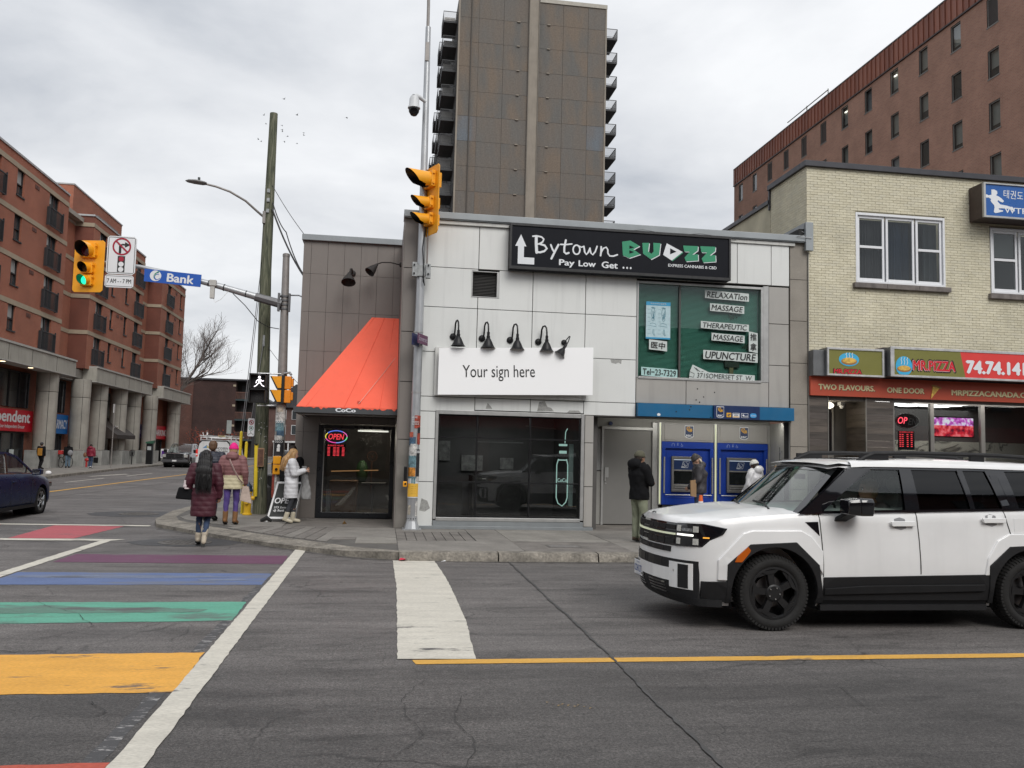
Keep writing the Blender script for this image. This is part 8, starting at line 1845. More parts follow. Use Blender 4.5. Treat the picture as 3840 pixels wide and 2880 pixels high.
gpanel([(4.28,1.165),(4.42,1.175),(5.06,1.635),(7.5,1.645),(7.5,1.662),(4.98,1.652),(4.80,1.64)],GLB,'roof_frame',.002,.05)
gpanel([(4.36,1.168),(7.62,1.262),(7.60,1.285),(4.40,1.195)],GLB,'belt_moulding',.008,.05)
for a in(((4.20,1.16),(4.44,1.175),(5.02,1.64),(4.80,1.64)),((5.38,1.20),(5.545,1.205),(5.515,1.645),(5.38,1.645)),((6.13,1.23),(6.185,1.235),(6.11,1.65),(6.045,1.65)),((6.50,1.245),(6.70,1.25),(6.60,1.65),(6.37,1.65)),((7.3,1.26),(7.6,1.27),(7.5,1.65),(7.2,1.65))):gpanel(a,GLB,'pillar',.004,.05)
gpanel([(6.415,1.60),(6.50,1.60),(6.555,1.40),(6.585,1.29),(6.50,1.28)],GLB,'pillar_step',.008,.01,(-1,))
gpanel([(4.44,1.19),(5.39,1.215),(5.39,1.635),(5.03,1.632)],CGL,'side_window',-.012,.004)
gpanel([(5.54,1.22),(6.135,1.24),(6.05,1.64),(5.51,1.64)],CGD,'side_window',-.012,.004);gpanel([(6.18,1.24),(6.51,1.25),(6.38,1.645),(6.11,1.645)],CGD,'side_window',-.012,.004);gpanel([(6.69,1.25),(7.32,1.265),(7.22,1.645),(6.59,1.645)],CGD,'side_window',-.012,.004)
rows=[]
for u in(0,.25,.5,.75,1):
 r=[]
 for k in range(13):
  v=-1+k/6;hb=.86+(.715-.86)*u;x=4.10+.55*u+.14*abs(v)**2.2*(1-.3*u);z=1.185+.475*u-.02*v*v
  r.append((x,CY+hb*v,z))
 rows.append(r)
m=M();m.grid(rows);m.o('windscreen',WSG,sv,smooth=True,fix=False)
m=M();m.grid([[(p[0]-.004,p[1],p[2]+.002)for p in rows[-1]],[(p[0]-.06,p[1],p[2]-.045)for p in rows[-1]]]);m.o('windscreen_header',GLB,sv,smooth=True,fix=False)
for a,b in((0,1),(12,11)):
 m=M();m.grid([[(r[a][0]-.006,r[a][1],r[a][2]+.004),(r[a][0]*.35+r[b][0]*.65-.006,r[a][1]*.35+r[b][1]*.65,r[a][2]*.35+r[b][2]*.65+.004)]for r in rows]);m.o('a_pillar',GLB,sv,smooth=True,fix=False)
m=M();m.grid([[(p[0]-.02,p[1],p[2]-.012)for p in rows[0]],[(p[0]-.22,p[1]*1,p[2]-.022)for p in rows[0]]]);m.o('cowl',CLAD,sv,smooth=True,fix=False)
M().tube([(4.0,CY-.65,1.195),(4.13,CY-.25,1.235),(4.17,CY+.1,1.245)],.012,6).o('wiper',BLACK,sv);M().tube([(4.0,CY+.1,1.2),(4.12,CY+.5,1.23)],.012,6).o('wiper',BLACK,sv)
IN=mat('interior_dark',(.035,.036,.038),.7,var=.1);ING=mat('interior_grey',(.14,.14,.135),.7,var=.1)
M().box(4.25,7.5,CY-.82,CY+.82,.75,.80).o('cabin_floor',IN,sv);m=M();m.prism([(4.15,.9),(4.15,1.14),(4.35,1.18),(4.62,1.13),(4.7,.9)],'y',CY-.80,CY+.80);m.o('dashboard',IN,sv)
m=M();m.grid([[(4.7,CY-.72,1.62),(4.7,CY+.72,1.62)],[(7.4,CY-.72,1.64),(7.4,CY+.72,1.64)]]);m.o('headliner',ING,sv,fix=False)
for dy in(-.40,.40):
 for x in(5.35,6.15):
  m=M();m.hexa([(x,CY+dy-.25,.85),(x+.14,CY+dy-.25,.85),(x+.14,CY+dy+.25,.85),(x,CY+dy+.25,.85)],[(x+.16,CY+dy-.20,1.38),(x+.26,CY+dy-.20,1.38),(x+.26,CY+dy+.20,1.38),(x+.16,CY+dy+.20,1.38)]);m.ell((x+.23,CY+dy,1.47),(.05,.13,.09),12,8);m.o('seat',ING if x<6 else IN,sv,bevel=.02)
M().tube([(4.78+.05*math.sin(a*.5236),CY-.40+.18*math.cos(a*.5236),1.08+.18*math.sin(a*.5236))for a in range(13)],.014,6).o('steering_wheel',BLACK,sv,smooth=True)
M().box(4.66,4.70,CY-.10,CY+.10,1.50,1.56).o('mirror_inside',BLACK,sv,bevel=.01)
for sd in(-1,1):
 y=CY+sd*.70;m=M()
 m.tube([(4.98,y,1.715),(5.06,y,1.765),(5.16,y,1.80),(5.6,y,1.815),(6.6,y,1.812),(7.1,y,1.79),(7.25,y,1.745)],[.028,.028,.026,.024,.024,.026,.028],8)
 for x0,x1 in((5.0,5.32),(6.28,6.44),(7.0,7.22)):m.box(x0,x1,y-.018,y+.018,1.735,1.80)
 m.o('roof_rail',CLAD,sv,smooth=True)
m=M();m.grid([[(4.95,CY-.5,1.742),(4.95,CY+.5,1.742)],[(5.9,CY-.5,1.770),(5.9,CY+.5,1.770)]]);m.o('sunroof',GLB,sv,fix=False)
for sd in(-1,1):
 m=M();yb=CY+sd*.90
 m.hexa([(4.58,yb,1.09),(4.72,yb,1.09),(4.74,yb,1.14),(4.60,yb,1.14)],[(4.66,yb+sd*.14,1.18),(4.78,yb+sd*.14,1.17),(4.78,yb+sd*.13,1.22),(4.66,yb+sd*.13,1.22)]);m.o('mirror_arm',BLACK,sv,bevel=.01)
 m=M();y0,y1=yb+sd*.07,yb+sd*.30
 def ml(x,a):return[(x,y0+(y1-y0)*p,q)for p,q in((.0,1.19),(.08,1.165),(.92,1.17),(1.0,1.21),(1.0,1.31),(.9,1.345),(.1,1.345),(0,1.32))]
 A_=ml(4.60,0);B_=ml(4.86,0);ctr=Vector((4.6,(y0+y1)/2,1.25));m.hexa([tuple(Vector(p).lerp(ctr,.18))for p in A_],[(p[0]-.14,p[1],p[2])for p in B_]);m.hexa([(p[0]-.14,p[1],p[2])for p in B_],B_)
 m.o('mirror_shell',GLB,sv,smooth=True,bevel=.01);M().box(4.855,4.866,min(y0,y1)+.02,max(y0,y1)-.02,1.19,1.325).o('mirror_glass',CHR,sv)
for cx in(3.93,6.80):
 tyre(sv,(cx,8.31,.375),.375,.235,.258,-1,'suv',local=False);tyre(sv,(cx,9.95,.375),.375,.235,.258,1,'suv',treads=False,local=False)
M().box(3.5,7.4,8.55,9.7,.18,.30).o('underbody',BLACK,sv);M().box(4.42,6.27,8.20,10.06,.205,.262).o('floor_pan',CLAD,sv)
flank([(6.10,.20),(6.11,.31),(6.20,.31),(6.19,.18)],-.05,CLAD,'mud_flap',th=.02)
m=M();rr=[]
for z,x in((1.26,7.66),(1.45,7.60),(1.66,7.52)):rr.append([(x,CY+(gy(x,z))*u,z)for u in(-1,-.5,0,.5,1)])
m.grid(rr);m.o('rear_window',CGD,sv,smooth=True,fix=False)
for s in(-1,1):M().box(7.50,7.60,CY+min(s*.5,s*.86),CY+max(s*.5,s*.86),.62,.74).o('tail_light',mat('tail_red',(.30,.01,.01),.2,var=0),sv,bevel=.01)
# ---------------------------------------------------------------- other vehicles: front at x=0, rear at x=L, local frame
def gcar(name,label,cat,loc,rot,L,W_,SHT,ROOF,wx,R_,paint,zb=.22,gin=.10,rin=.22,glass=None,crown=.04,nose_r=.35,tail_r=.2,rim='multi',rimm=None,tw=.21):
 """SHT: shoulder height by x; ROOF: side outline of the glasshouse from cowl to tail (x,z)"""
 t=thing(name,label,cat,loc,rot);h0=W_/2
 plan=[(0,0),(.01,.25*h0),(.05,.5*h0),(nose_r*.35,.74*h0),(nose_r*.7,.90*h0),(nose_r*1.3,.975*h0)]+[(x,h0)for x in np.linspace(nose_r*2.2,L-tail_r*2.2,9)]+[(L-tail_r*1.2,.97*h0),(L-tail_r*.6,.90*h0),(L-tail_r*.25,.76*h0),(L-.02,.5*h0),(L,.25*h0),(L,0)]
 zs=[0,.08,.18,.3,.45,.6,.75,.87,.94,1.0];n=len(plan);rows=[]
 ins=[.10,.03,.005,0,0,.0,.012,.03,.05,.085]
 for u,k in zip(zs,ins):
  r=[]
  def P(i,sd):x,h=plan[i];sh=interp(SHT,x);fx=(.06*max(0,u-.5)if x<nose_r else 0)-(.06*max(0,u-.5)if x>L-tail_r else 0)+(.06*max(0,.25-u)if x<nose_r else 0);return(x+fx,sd*max(0,h-k),zb+(sh-zb)*u)
  r=[P(i,-1)for i in range(n)]+[P(i,1)for i in range(n-2,0,-1)];rows.append(r)
 N_=2*n-2;m=M();m.grid(rows,wrap=True);idx=[]
 for i in range(1,n-1):
  a=Vector(rows[-1][i]);b=Vector(rows[-1][N_-i]);row=[(len(rows)-1)*N_+i]
  for k in range(1,8):p=a.lerp(b,k/8);m.v.append((p.x,p.y,p.z+crown*min(1,(1-abs(k/4-1))*2.5)));row.append(len(m.v)-1)
  row.append((len(rows)-1)*N_+N_-i);idx.append(row)
 for a,b in zip(idx,idx[1:]):
  for k in range(8):m.f.append((a[k],a[k+1],b[k+1],b[k]));m.mi.append(0)
 f0=(len(rows)-1)*N_
 for f in([f0]+idx[0],[f0+n-1]+idx[-1][::-1],list(range(N_))):m.f.append(tuple(f));m.mi.append(0)
 body=m.o('body',paint,t,smooth=True,local=True)
 t_loc,t_rot=t.location.copy(),t.rotation_euler.copy();t.location=(0,0,0);t.rotation_euler=(0,0,0)
 arch_cut(body,[((x,s*(h0-.1),R_+.01),R_*1.19,.55)for x in wx for s in(-1,1)])
 for x in wx:
  for s in(-1,1):
   m=M();m.lathe([(R_*1.19,-.25),(R_*1.19,.25)],(x,s*(h0-.28),R_+.01),'y',24,cap=False);m.o('wheel_well',BLACK,t,fix=False,local=True)
   tyre(t,(x,s*(h0-.12),R_),R_,tw,R_*.68,s,rim,rimm,treads=False)
 M().box(.5,L-.4,-h0+.35,h0-.35,.16,.3).o('underbody',BLACK,t,local=True)
 def hwd(x,z):zb_=interp(SHT,x);zt=max(p[1]for p in ROOF);return h0-gin-(rin-gin)*(z-zb_)/(zt-zb_)
 ro=ROOF;m=M();rows=[]
 for x,z in ro:w=hwd(x,z);rows.append([(x,w*u,z+.03*(1-u*u))for u in(-1,-.95,-.6,-.2,.2,.6,.95,1)])
 k0=[i for i,p in enumerate(ro)if p[1]>max(q[1]for q in ro)-.09];a_,b_=k0[0],k0[-1]
 m.grid(rows[a_:b_+1]);m.o('roof',paint,t,smooth=True,fix=False,local=True)
 g_=glass or CGD
 m=M();m.grid(rows[:a_+1]);m.o('windscreen',g_,t,smooth=True,fix=False,local=True);m=M();m.grid(rows[b_:]);m.o('rear_window',g_,t,smooth=True,fix=False,local=True)
 for s in(-1,1):
  P=[(x,s*(hwd(x,z)-.012),z)for x,z in ro];base=[(ro[-1][0],s*(h0-gin-.012),interp(SHT,ro[-1][0])),(ro[0][0],s*(h0-gin-.012),interp(SHT,ro[0][0]))]
  m=M();m.add(P+base,[tuple(range(len(P)+2))]);bm_=m;bm_.o('side_window',g_,t,fix=False,local=True)
 M().box(ro[0][0]+.2,ro[-1][0]-.2,-h0+.25,h0-.25,.5,interp(SHT,ro[0][0])-.08).o('cabin',IN,t,local=True)
 t.location=t_loc;t.rotation_euler=t_rot
 return t,hwd,h0
def strip(t,pts,y,w,ma,nm,hwd=None,s=1,th=.02):
 """bar along side-view points (x,z), on the glasshouse flank"""
 for a,b in zip(pts,pts[1:]):
  d=Vector((b[0]-a[0],b[1]-a[1]));d.normalize();nx,nz=-d.y*w/2,d.x*w/2
  Q=[(a[0]+nx,a[1]+nz),(b[0]+nx,b[1]+nz),(b[0]-nx,b[1]-nz),(a[0]-nx,a[1]-nz)]
  def Y(p,o):return s*((hwd(p[0],p[1])if hwd else y)+o)
  m=M();m.hexa([(p[0],Y(p,.006),p[1])for p in Q],[(p[0],Y(p,-th),p[1])for p in Q]);m.o(nm,ma,t,local=True)
BLU_=mat('car_blue',(.003,.011,.048),.3,var=.03,spec=.25)
RF_=[(1.30,.98),(1.62,1.15),(2.05,1.36),(2.45,1.44),(2.9,1.455),(3.4,1.42),(3.85,1.30),(4.25,1.10)]
sd_,hwd_,h_=gcar('sedan','dark blue sedan at the left edge turning into the side street','car',(-8.93,23.0,0),math.radians(-90),4.62,1.78,[(0,.72),(.5,.86),(1.3,.97),(2.5,.98),(3.6,1.0),(4.3,1.03),(4.62,.98)],RF_,(.93,3.63),.32,BLU_,zb=.20,glass=CGL,rimm=mat('rim_silver',(.40,.41,.42),.25,.9,var=.05))
for s in(-1,1):
 strip(sd_,RF_,0,.05,BLU_,'roof_rail_trim',hwd_,s);strip(sd_,[(2.75,.98),(2.62,1.44)],0,.07,GLB,'b_pillar',hwd_,s);strip(sd_,[(3.75,1.0),(3.45,1.41)],0,.07,GLB,'c_pillar',hwd_,s);strip(sd_,[(1.72,.985),(1.58,1.13)],0,.03,GLB,'quarter_bar',hwd_,s);strip(sd_,[(1.3,.975),(4.2,1.02)],0,.025,CHR,'belt_trim',hwd_,s)
 for x in(2.45,3.45):M().box(x,x+.20,s*(h_+.0)-.012,s*(h_+.0)+.018,.80,.83).o('door_handle',BLU_,sd_,local=True,bevel=.008)
 for x in(1.55,2.68,3.60):M().box(x-.003,x+.003,s*h_-.004,s*h_+.003,.3,.86).o('shut_line',SEAM,sd_,local=True)
 M().box(1.3,3.2,s*(h_-.01)-.02,s*(h_-.01)+.02,.20,.27).o('sill',CLAD,sd_,local=True)
 m=M();y=s*(h_+.0);m.hexa([(1.62,y+s*.02,.95),(1.50,y+s*.20,.96),(1.50,y+s*.20,1.08),(1.62,y+s*.02,1.08)],[(1.72,y+s*.02,.95),(1.72,y+s*.22,.95),(1.72,y+s*.22,1.10),(1.72,y+s*.02,1.08)]);m.o('mirror',BLU_,sd_,local=True,bevel=.02);M().box(1.721,1.728,min(y+s*.04,y+s*.20),max(y+s*.04,y+s*.20),.97,1.08).o('mirror_glass',CHR,sd_,local=True)
 M().box(.10,.5,min(s*.55,s*.80),max(s*.55,s*.80),.62,.74).o('headlight',GLB,sd_,local=True,bevel=.03);M().box(4.35,4.61,min(s*.5,s*.82),max(s*.5,s*.82),.78,.92).o('tail_light',MATS['tail_red'],sd_,local=True,bevel=.02)
for x in(2.2,3.3):
 for y in(-.38,.38):m=M();m.box(x,x+.12,y-.22,y+.22,.6,1.1);m.ell((x+.1,y,1.2),(.05,.12,.09),10,6);m.o('seat',ING,sd_,local=True,bevel=.02)
PKP=mat('pickup_grey',(.045,.046,.05),.25,var=.05,coat=.8)
RP_=[(1.55,1.16),(1.9,1.42),(2.35,1.76),(2.8,1.86),(3.8,1.86),(4.2,1.76),(4.35,1.2)]
pk,hp,hh_=gcar('pickup_truck','dark grey pickup truck facing the viewer by the far kerb','pickup truck',(-16.15,70.5,0),math.radians(90),5.8,2.0,[(0,1.05),(.4,1.12),(1.5,1.18),(3.0,1.2),(5.8,1.22)],RP_,(1.0,4.55),.40,PKP,zb=.35,glass=CGL,nose_r=.2,gin=.08,rin=.22)
for s in(-1,1):strip(pk,RP_,0,.09,PKP,'cab_frame',hp,s);strip(pk,[(3.1,1.2),(3.1,1.86)],0,.08,PKP,'b_pillar',hp,s)
m=M();m.box(-.05,.03,-.62,.62,.72,1.08);gr_=m.o('grille',BLACK,pk,local=True,bevel=.03)
m=M();m.box(-.08,-.05,-.66,.66,1.04,1.10);m.box(-.08,-.05,-.66,.66,.70,.75);m.box(-.08,-.05,-.04,.04,.75,1.04);m.box(-.08,-.05,-.60,.60,.88,.92);m.box(-.08,-.05,-.66,-.60,.75,1.04);m.box(-.08,-.05,.60,.66,.75,1.04);m.o('grille_frame',PKP,gr_,local=True,bevel=.01)
for s in(-1,1):M().box(-.02,.10,min(s*.68,s*.95),max(s*.68,s*.95),.80,1.02).o('headlight',mat('lamp_clear',(.4,.4,.38),.15,var=.3,scale=20),pk,local=True,bevel=.02);M().box(1.65,1.85,min(s*1.02,s*1.28),max(s*1.02,s*1.28),1.15,1.42).o('mirror',BLACK,pk,local=True,bevel=.03);M().box(-.09,-.03,min(s*.62,s*.72),max(s*.62,s*.72),.46,.54).o('fog_lamp',MATS['lamp_clear'],pk,local=True)
M().box(-.12,.1,-.96,.96,.42,.62).o('bumper',mat('bumper_grey',(.07,.07,.075),.35,var=.1),pk,local=True,bevel=.03);M().box(-.135,-.12,-.16,.16,.48,.60).o('licence_plate',W2,pk,local=True)
for s in(-1,1):M().box(.5,1.0,min(s*.25,s*.55),max(s*.25,s*.55),1.17,1.22).o('hood_scoop',PKP,pk,local=True,bevel=.02)
vn=thing('work_van','white work van seen from behind with ladders on its roof rack','van',(-9.37,50.0,0),0)
VW=mat('van_white',(.62,.63,.63),.35,var=.06,streak=.08)
PV=[(-.98,.42),(.98,.42),(1.0,.9),(.97,1.35),(.84,1.95),(.70,2.10),(-.70,2.10),(-.84,1.95),(-.97,1.35),(-1.0,.9)]
rows=[]
for y,k in((0,.97),(.12,1),(3.2,1),(4.0,.98)):rows.append([(x*k,y,z if y<3.9 or z<1.2 else z-.05)for x,z in PV])
rows.append([(x*.93,4.9,min(z,1.15))for x,z in PV]);rows.append([(x*.86,5.5,min(z,.95))for x,z in PV])
m=M();m.grid(rows,wrap=True);m.add(rows[0],[tuple(range(10))]);m.add(rows[-1],[tuple(range(10))]);m.o('body',VW,vn,smooth=True,local=True)
m=M();m.prism([(-.90,.55),(-.012,.55),(-.012,2.0),(-.66,2.0),(-.80,1.85),(-.92,1.3)],'y',-.03,-.005);m.o('rear_door',VW,vn,local=True,bevel=.01);m=M();m.prism([(.90,.55),(.92,1.3),(.80,1.85),(.66,2.0),(.012,2.0),(.012,.55)],'y',-.03,-.005);m.o('rear_door',VW,vn,local=True,bevel=.01)
m=M();m.prism([(-.66,2.0),(.66,2.0),(.80,1.85),(.92,1.35),(.96,1.35),(.84,1.93),(.70,2.06),(-.70,2.06),(-.84,1.93),(-.96,1.35),(-.92,1.35),(-.80,1.85)],'y',-.02,.0);m.o('door_seal',SEAM,vn,local=True)
for s in(-1,1):
 M().box(min(s*.86,s*.97),max(s*.86,s*.97),-.04,.02,1.15,1.55).o('tail_light',mat('van_red',(.35,.02,.02),.2,emit=(1,.05,.03),estr=.25),vn,local=True,bevel=.01);M().box(min(s*.88,s*.96),max(s*.88,s*.96),-.045,.02,1.22,1.30).o('reverse_lamp',W2,vn,local=True)
 for y in(.9,4.4):tyre(vn,(s*.85,y,.37),.37,.24,.24,s,'multi',treads=False)if False else M().lathe([(.37,-.12),(.37,.12)],(s*.84,y,.37),'x',24).o('wheel',RUB,vn,local=True)
 M().box(min(s*1.0,s*1.22),max(s*1.0,s*1.22),4.1,4.25,1.15,1.5).o('mirror',BLACK,vn,local=True,bevel=.03);M().box(s*.985-.01,s*.985+.01,1.0,1.7,1.3,1.75).o('side_window',DG,vn,local=True)
M().box(-.95,.95,-.12,.05,.40,.56).o('bumper',BLACK,vn,local=True,bevel=.03);M().box(.02,.38,-.036,-.031,.88,1.10).o('plate_recess',BLACK,vn,local=True);M().box(.06,.34,-.042,-.037,.91,1.06).o('licence_plate',W2,vn,local=True)
FV=FACE['-y']
INKG=mat('ink_grey',(.05,.055,.06),.6,var=0)
txt('MODERN',(.44,-.031,1.62),.62,.13,INKG,vn,bold=.02,local=True);txt('NIAGARA',(.44,-.031,1.46),.62,.12,INKG,vn,bold=.02,local=True)
m=M();m.add([(-.62,-.034,1.62),(-.40,-.034,1.80),(-.40,-.034,1.62)],[(0,1,2)]);m.o('logo_blue',mat('logo_steel',(.10,.25,.45),.5),vn,fix=False,local=True);m=M();m.add([(-.40,-.034,1.80),(-.20,-.034,1.62),(-.40,-.034,1.62)],[(0,1,2)]);m.o('logo_gold',mat('logo_sand',(.50,.42,.18),.5),vn,fix=False,local=True)
m=M()
for y in(.4,2.0,3.4):m.box(-.85,.85,y,y+.06,2.2,2.25);m.box(-.85,-.80,y,y+.06,2.05,2.2);m.box(.80,.85,y,y+.06,2.05,2.2)
m.o('roof_rack',W2,vn,local=True)
for x0,c in((-.75,(.5,.5,.5)),(.25,(.42,.36,.20)),(.62,(.5,.5,.48))):
 m=M();m.box(x0,x0+.05,-.35,3.9,2.27,2.35);m.box(x0+.32,x0+.37,-.35,3.9,2.27,2.35)
 for k in range(12):m.box(x0+.05,x0+.32,-.2+k*.34,-.16+k*.34,2.29,2.32)
 q=m.o('ladder',mat('ladder_%d'%int(x0*100),c,.5),None,('white ladder','tan wooden ladder','pale ladder')[(-.75,.25,.62).index(x0)]+' lying on the %s of the white van roof rack'%('left','middle','right')[(-.75,.25,.62).index(x0)],'ladder','ladders on the van roof',local=True);q.location=vn.location
m=M();m.box(-.45,-.38,.0,.05,2.27,2.50);m.tube([(-.6,0,2.3),(-.66,0,2.5)],.02,5);m.o('rack_peg',W2,vn,local=True)
for(x,y,c,nm,lab,rot)in((-7.6,74,(.30,.32,.34),'parked_car','silver grey hatchback parked beyond the corner pole',-90),(-9.0,84,(.32,.40,.46),'parked_car','pale blue car seen between the wooden pole and the yellow guards',90)):
 RC=[(1.2,1.0),(1.7,1.25),(2.1,1.45),(2.6,1.52),(3.5,1.50),(4.0,1.35),(4.3,1.05)]
 c_,hc,h3=gcar(nm,lab,'car',(x,y,0),math.radians(rot),4.5,1.85,[(0,.85),(1.2,.98),(4.5,1.02)],RC,(.9,3.6),.34,mat('paint_%d'%int(y),c,.25,var=.04,coat=.8),zb=.25)
 M().box(4.45,4.53,-.25,.25,.72,.84).o('licence_plate',W2,c_,local=True);M().box(-.02,.05,-.5,.5,.45,.7).o('grille',BLACK,c_,local=True)
 for s in(-1,1):M().box(4.35,4.53,min(s*.6,s*.88),max(s*.6,s*.88),.80,.95).o('tail_light',MATS['van_red'],c_,local=True,bevel=.02);M().box(.02,.3,min(s*.55,s*.85),max(s*.55,s*.85),.68,.82).o('headlight',MATS['lamp_clear'],c_,local=True,bevel=.02);strip(c_,RC,0,.06,MATS['paint_%d'%int(y)],'roof_trim',hc,s)
# ================================================================ people
SKIN={'l':mat('skin_light',(.46,.27,.19),.55,var=.06),'m':mat('skin_mid',(.30,.165,.105),.55,var=.06),'d':mat('skin_dark',(.10,.05,.033),.5,var=.06)}
EYW=mat('eye_white',(.6,.6,.58),.3,var=0);EYD=mat('eye_dark',(.01,.008,.006),.2,var=0);LIP=mat('lip',(.30,.10,.08),.5,var=0);BROW=mat('brow',(.03,.02,.015),.8,var=0)
def capsule(m,a,b,ra,rb_,n=14,flat=(1,1)):
 a=Vector(a);b=Vector(b);d=(b-a);L_=d.length;t=d.normalized()if L_>1e-6 else Vector((0,0,1));P,R_=[],[]
 for k in range(4):u=math.sin(math.radians(k*28));P.append(a-t*ra*math.cos(math.radians(k*28))*.98);R_.append(max(.003,ra*u))
 P+=[a,a.lerp(b,.5),b];R_+=[ra,(ra+rb_)/2,rb_]
 for k in range(3,-1,-1):u=math.sin(math.radians(k*28));P.append(b+t*rb_*math.cos(math.radians(k*28))*.98);R_.append(max(.003,rb_*u))
 m.tube(P,R_,n,sq=flat if flat!=(1,1)else None)
def ering(m,secs,n=20):
 """closed trunk from elliptical sections (x, y, z, rx, ry)"""
 vs=[]
 for x,y,z,rx,ry in secs:
  for j in range(n):
   a=2*math.pi*j/n;c,s=math.cos(a),math.sin(a);e=.82
   vs.append((x+rx*math.copysign(abs(c)**e,c),y+ry*math.copysign(abs(s)**e,s),z))
 k=len(secs);fs=[(i*n+j,i*n+(j+1)%n,(i+1)*n+(j+1)%n,(i+1)*n+j)for i in range(k-1)for j in range(n)]+[tuple(range(n))[::-1],tuple((k-1)*n+j for j in range(n))]
 m.add(vs,fs)
def fuse(m,name,ma,par,vox=.013,smooth_it=3,disp=None,cutf=None,extra=None):
 me=m.mesh(name);bm=bmesh.new();bm.from_mesh(me);bmesh.ops.recalc_face_normals(bm,faces=bm.faces);bm.to_mesh(me);bm.free()
 ob=bpy.data.objects.new(name,me);COL.objects.link(ob)
 md=ob.modifiers.new('r','REMESH');md.mode='VOXEL';md.voxel_size=vox;md.adaptivity=0
 if smooth_it:s_=ob.modifiers.new('s','SMOOTH');s_.iterations=smooth_it;s_.factor=.5
 bpy.context.view_layer.update();me2=bpy.data.meshes.new_from_object(ob.evaluated_get(bpy.context.evaluated_depsgraph_get()));ob.modifiers.clear();ob.data=me2
 nv=len(me2.vertices);co=np.empty(nv*3);me2.vertices.foreach_get('co',co);co=co.reshape(-1,3)
 if disp is not None:
  no=np.array([v.normal[:]for v in me2.vertices]);co=co+no*disp(co,no)[:,None];me2.vertices.foreach_set('co',co.ravel())
 if cutf is not None:
  bm=bmesh.new();bm.from_mesh(me2);bmesh.ops.delete(bm,geom=[v for v in bm.verts if cutf(v.co)],context='VERTS');bm.to_mesh(me2);bm.free()
 if extra:
  bm=bmesh.new();bm.from_mesh(me2);t_=extra.mesh('e');bm.from_mesh(t_);bm.to_mesh(me2);bm.free();bpy.data.meshes.remove(t_)
 me2.materials.clear()
 for q in(ma if isinstance(ma,(list,tuple))else[ma]):me2.materials.append(q)
 me2.polygons.foreach_set('use_smooth',[True]*len(me2.polygons));me2.update();ob.parent=par
 return ob
def quilt(ax_z=.07,amp=.006,fold=.0):
 def f(co,no):
  z=co[:,2];a=(np.abs(np.sin(math.pi*z/ax_z))**.5-.75)*amp
  w=np.sin(co[:,0]*37+z*9)*np.sin(z*31+co[:,1]*23)*fold
  return a+w
 return f
def creases(amp=.005,s=1.0):
 def f(co,no):
  x,y,z=co[:,0]*s,co[:,1]*s,co[:,2]*s
  return amp*(np.sin(z*38+5*np.sin(x*14)+3*np.sin(y*17))*.5+np.sin(z*17+x*29+y*11)*.5+.4*np.sin(x*61+z*23))
 return f
J0=dict(hd=(0,.01,1.54),nk=(0,-.012,1.39),ch=(0,-.01,1.22),wa=(0,0,1.02),pe=(0,0,.92),sl=(-.175,-.01,1.345),sr=(.175,-.01,1.345),el=(-.215,-.03,1.08),er=(.215,-.03,1.08),wl=(-.21,.03,.85),wr=(.21,.03,.85),hl=(-.085,0,.89),hr=(.085,0,.89),kl=(-.09,.03,.49),kr=(.09,.03,.49),al=(-.09,0,.085),ar=(.09,0,.085),tl=(-.10,.14,.03),tr=(.10,.14,.03))
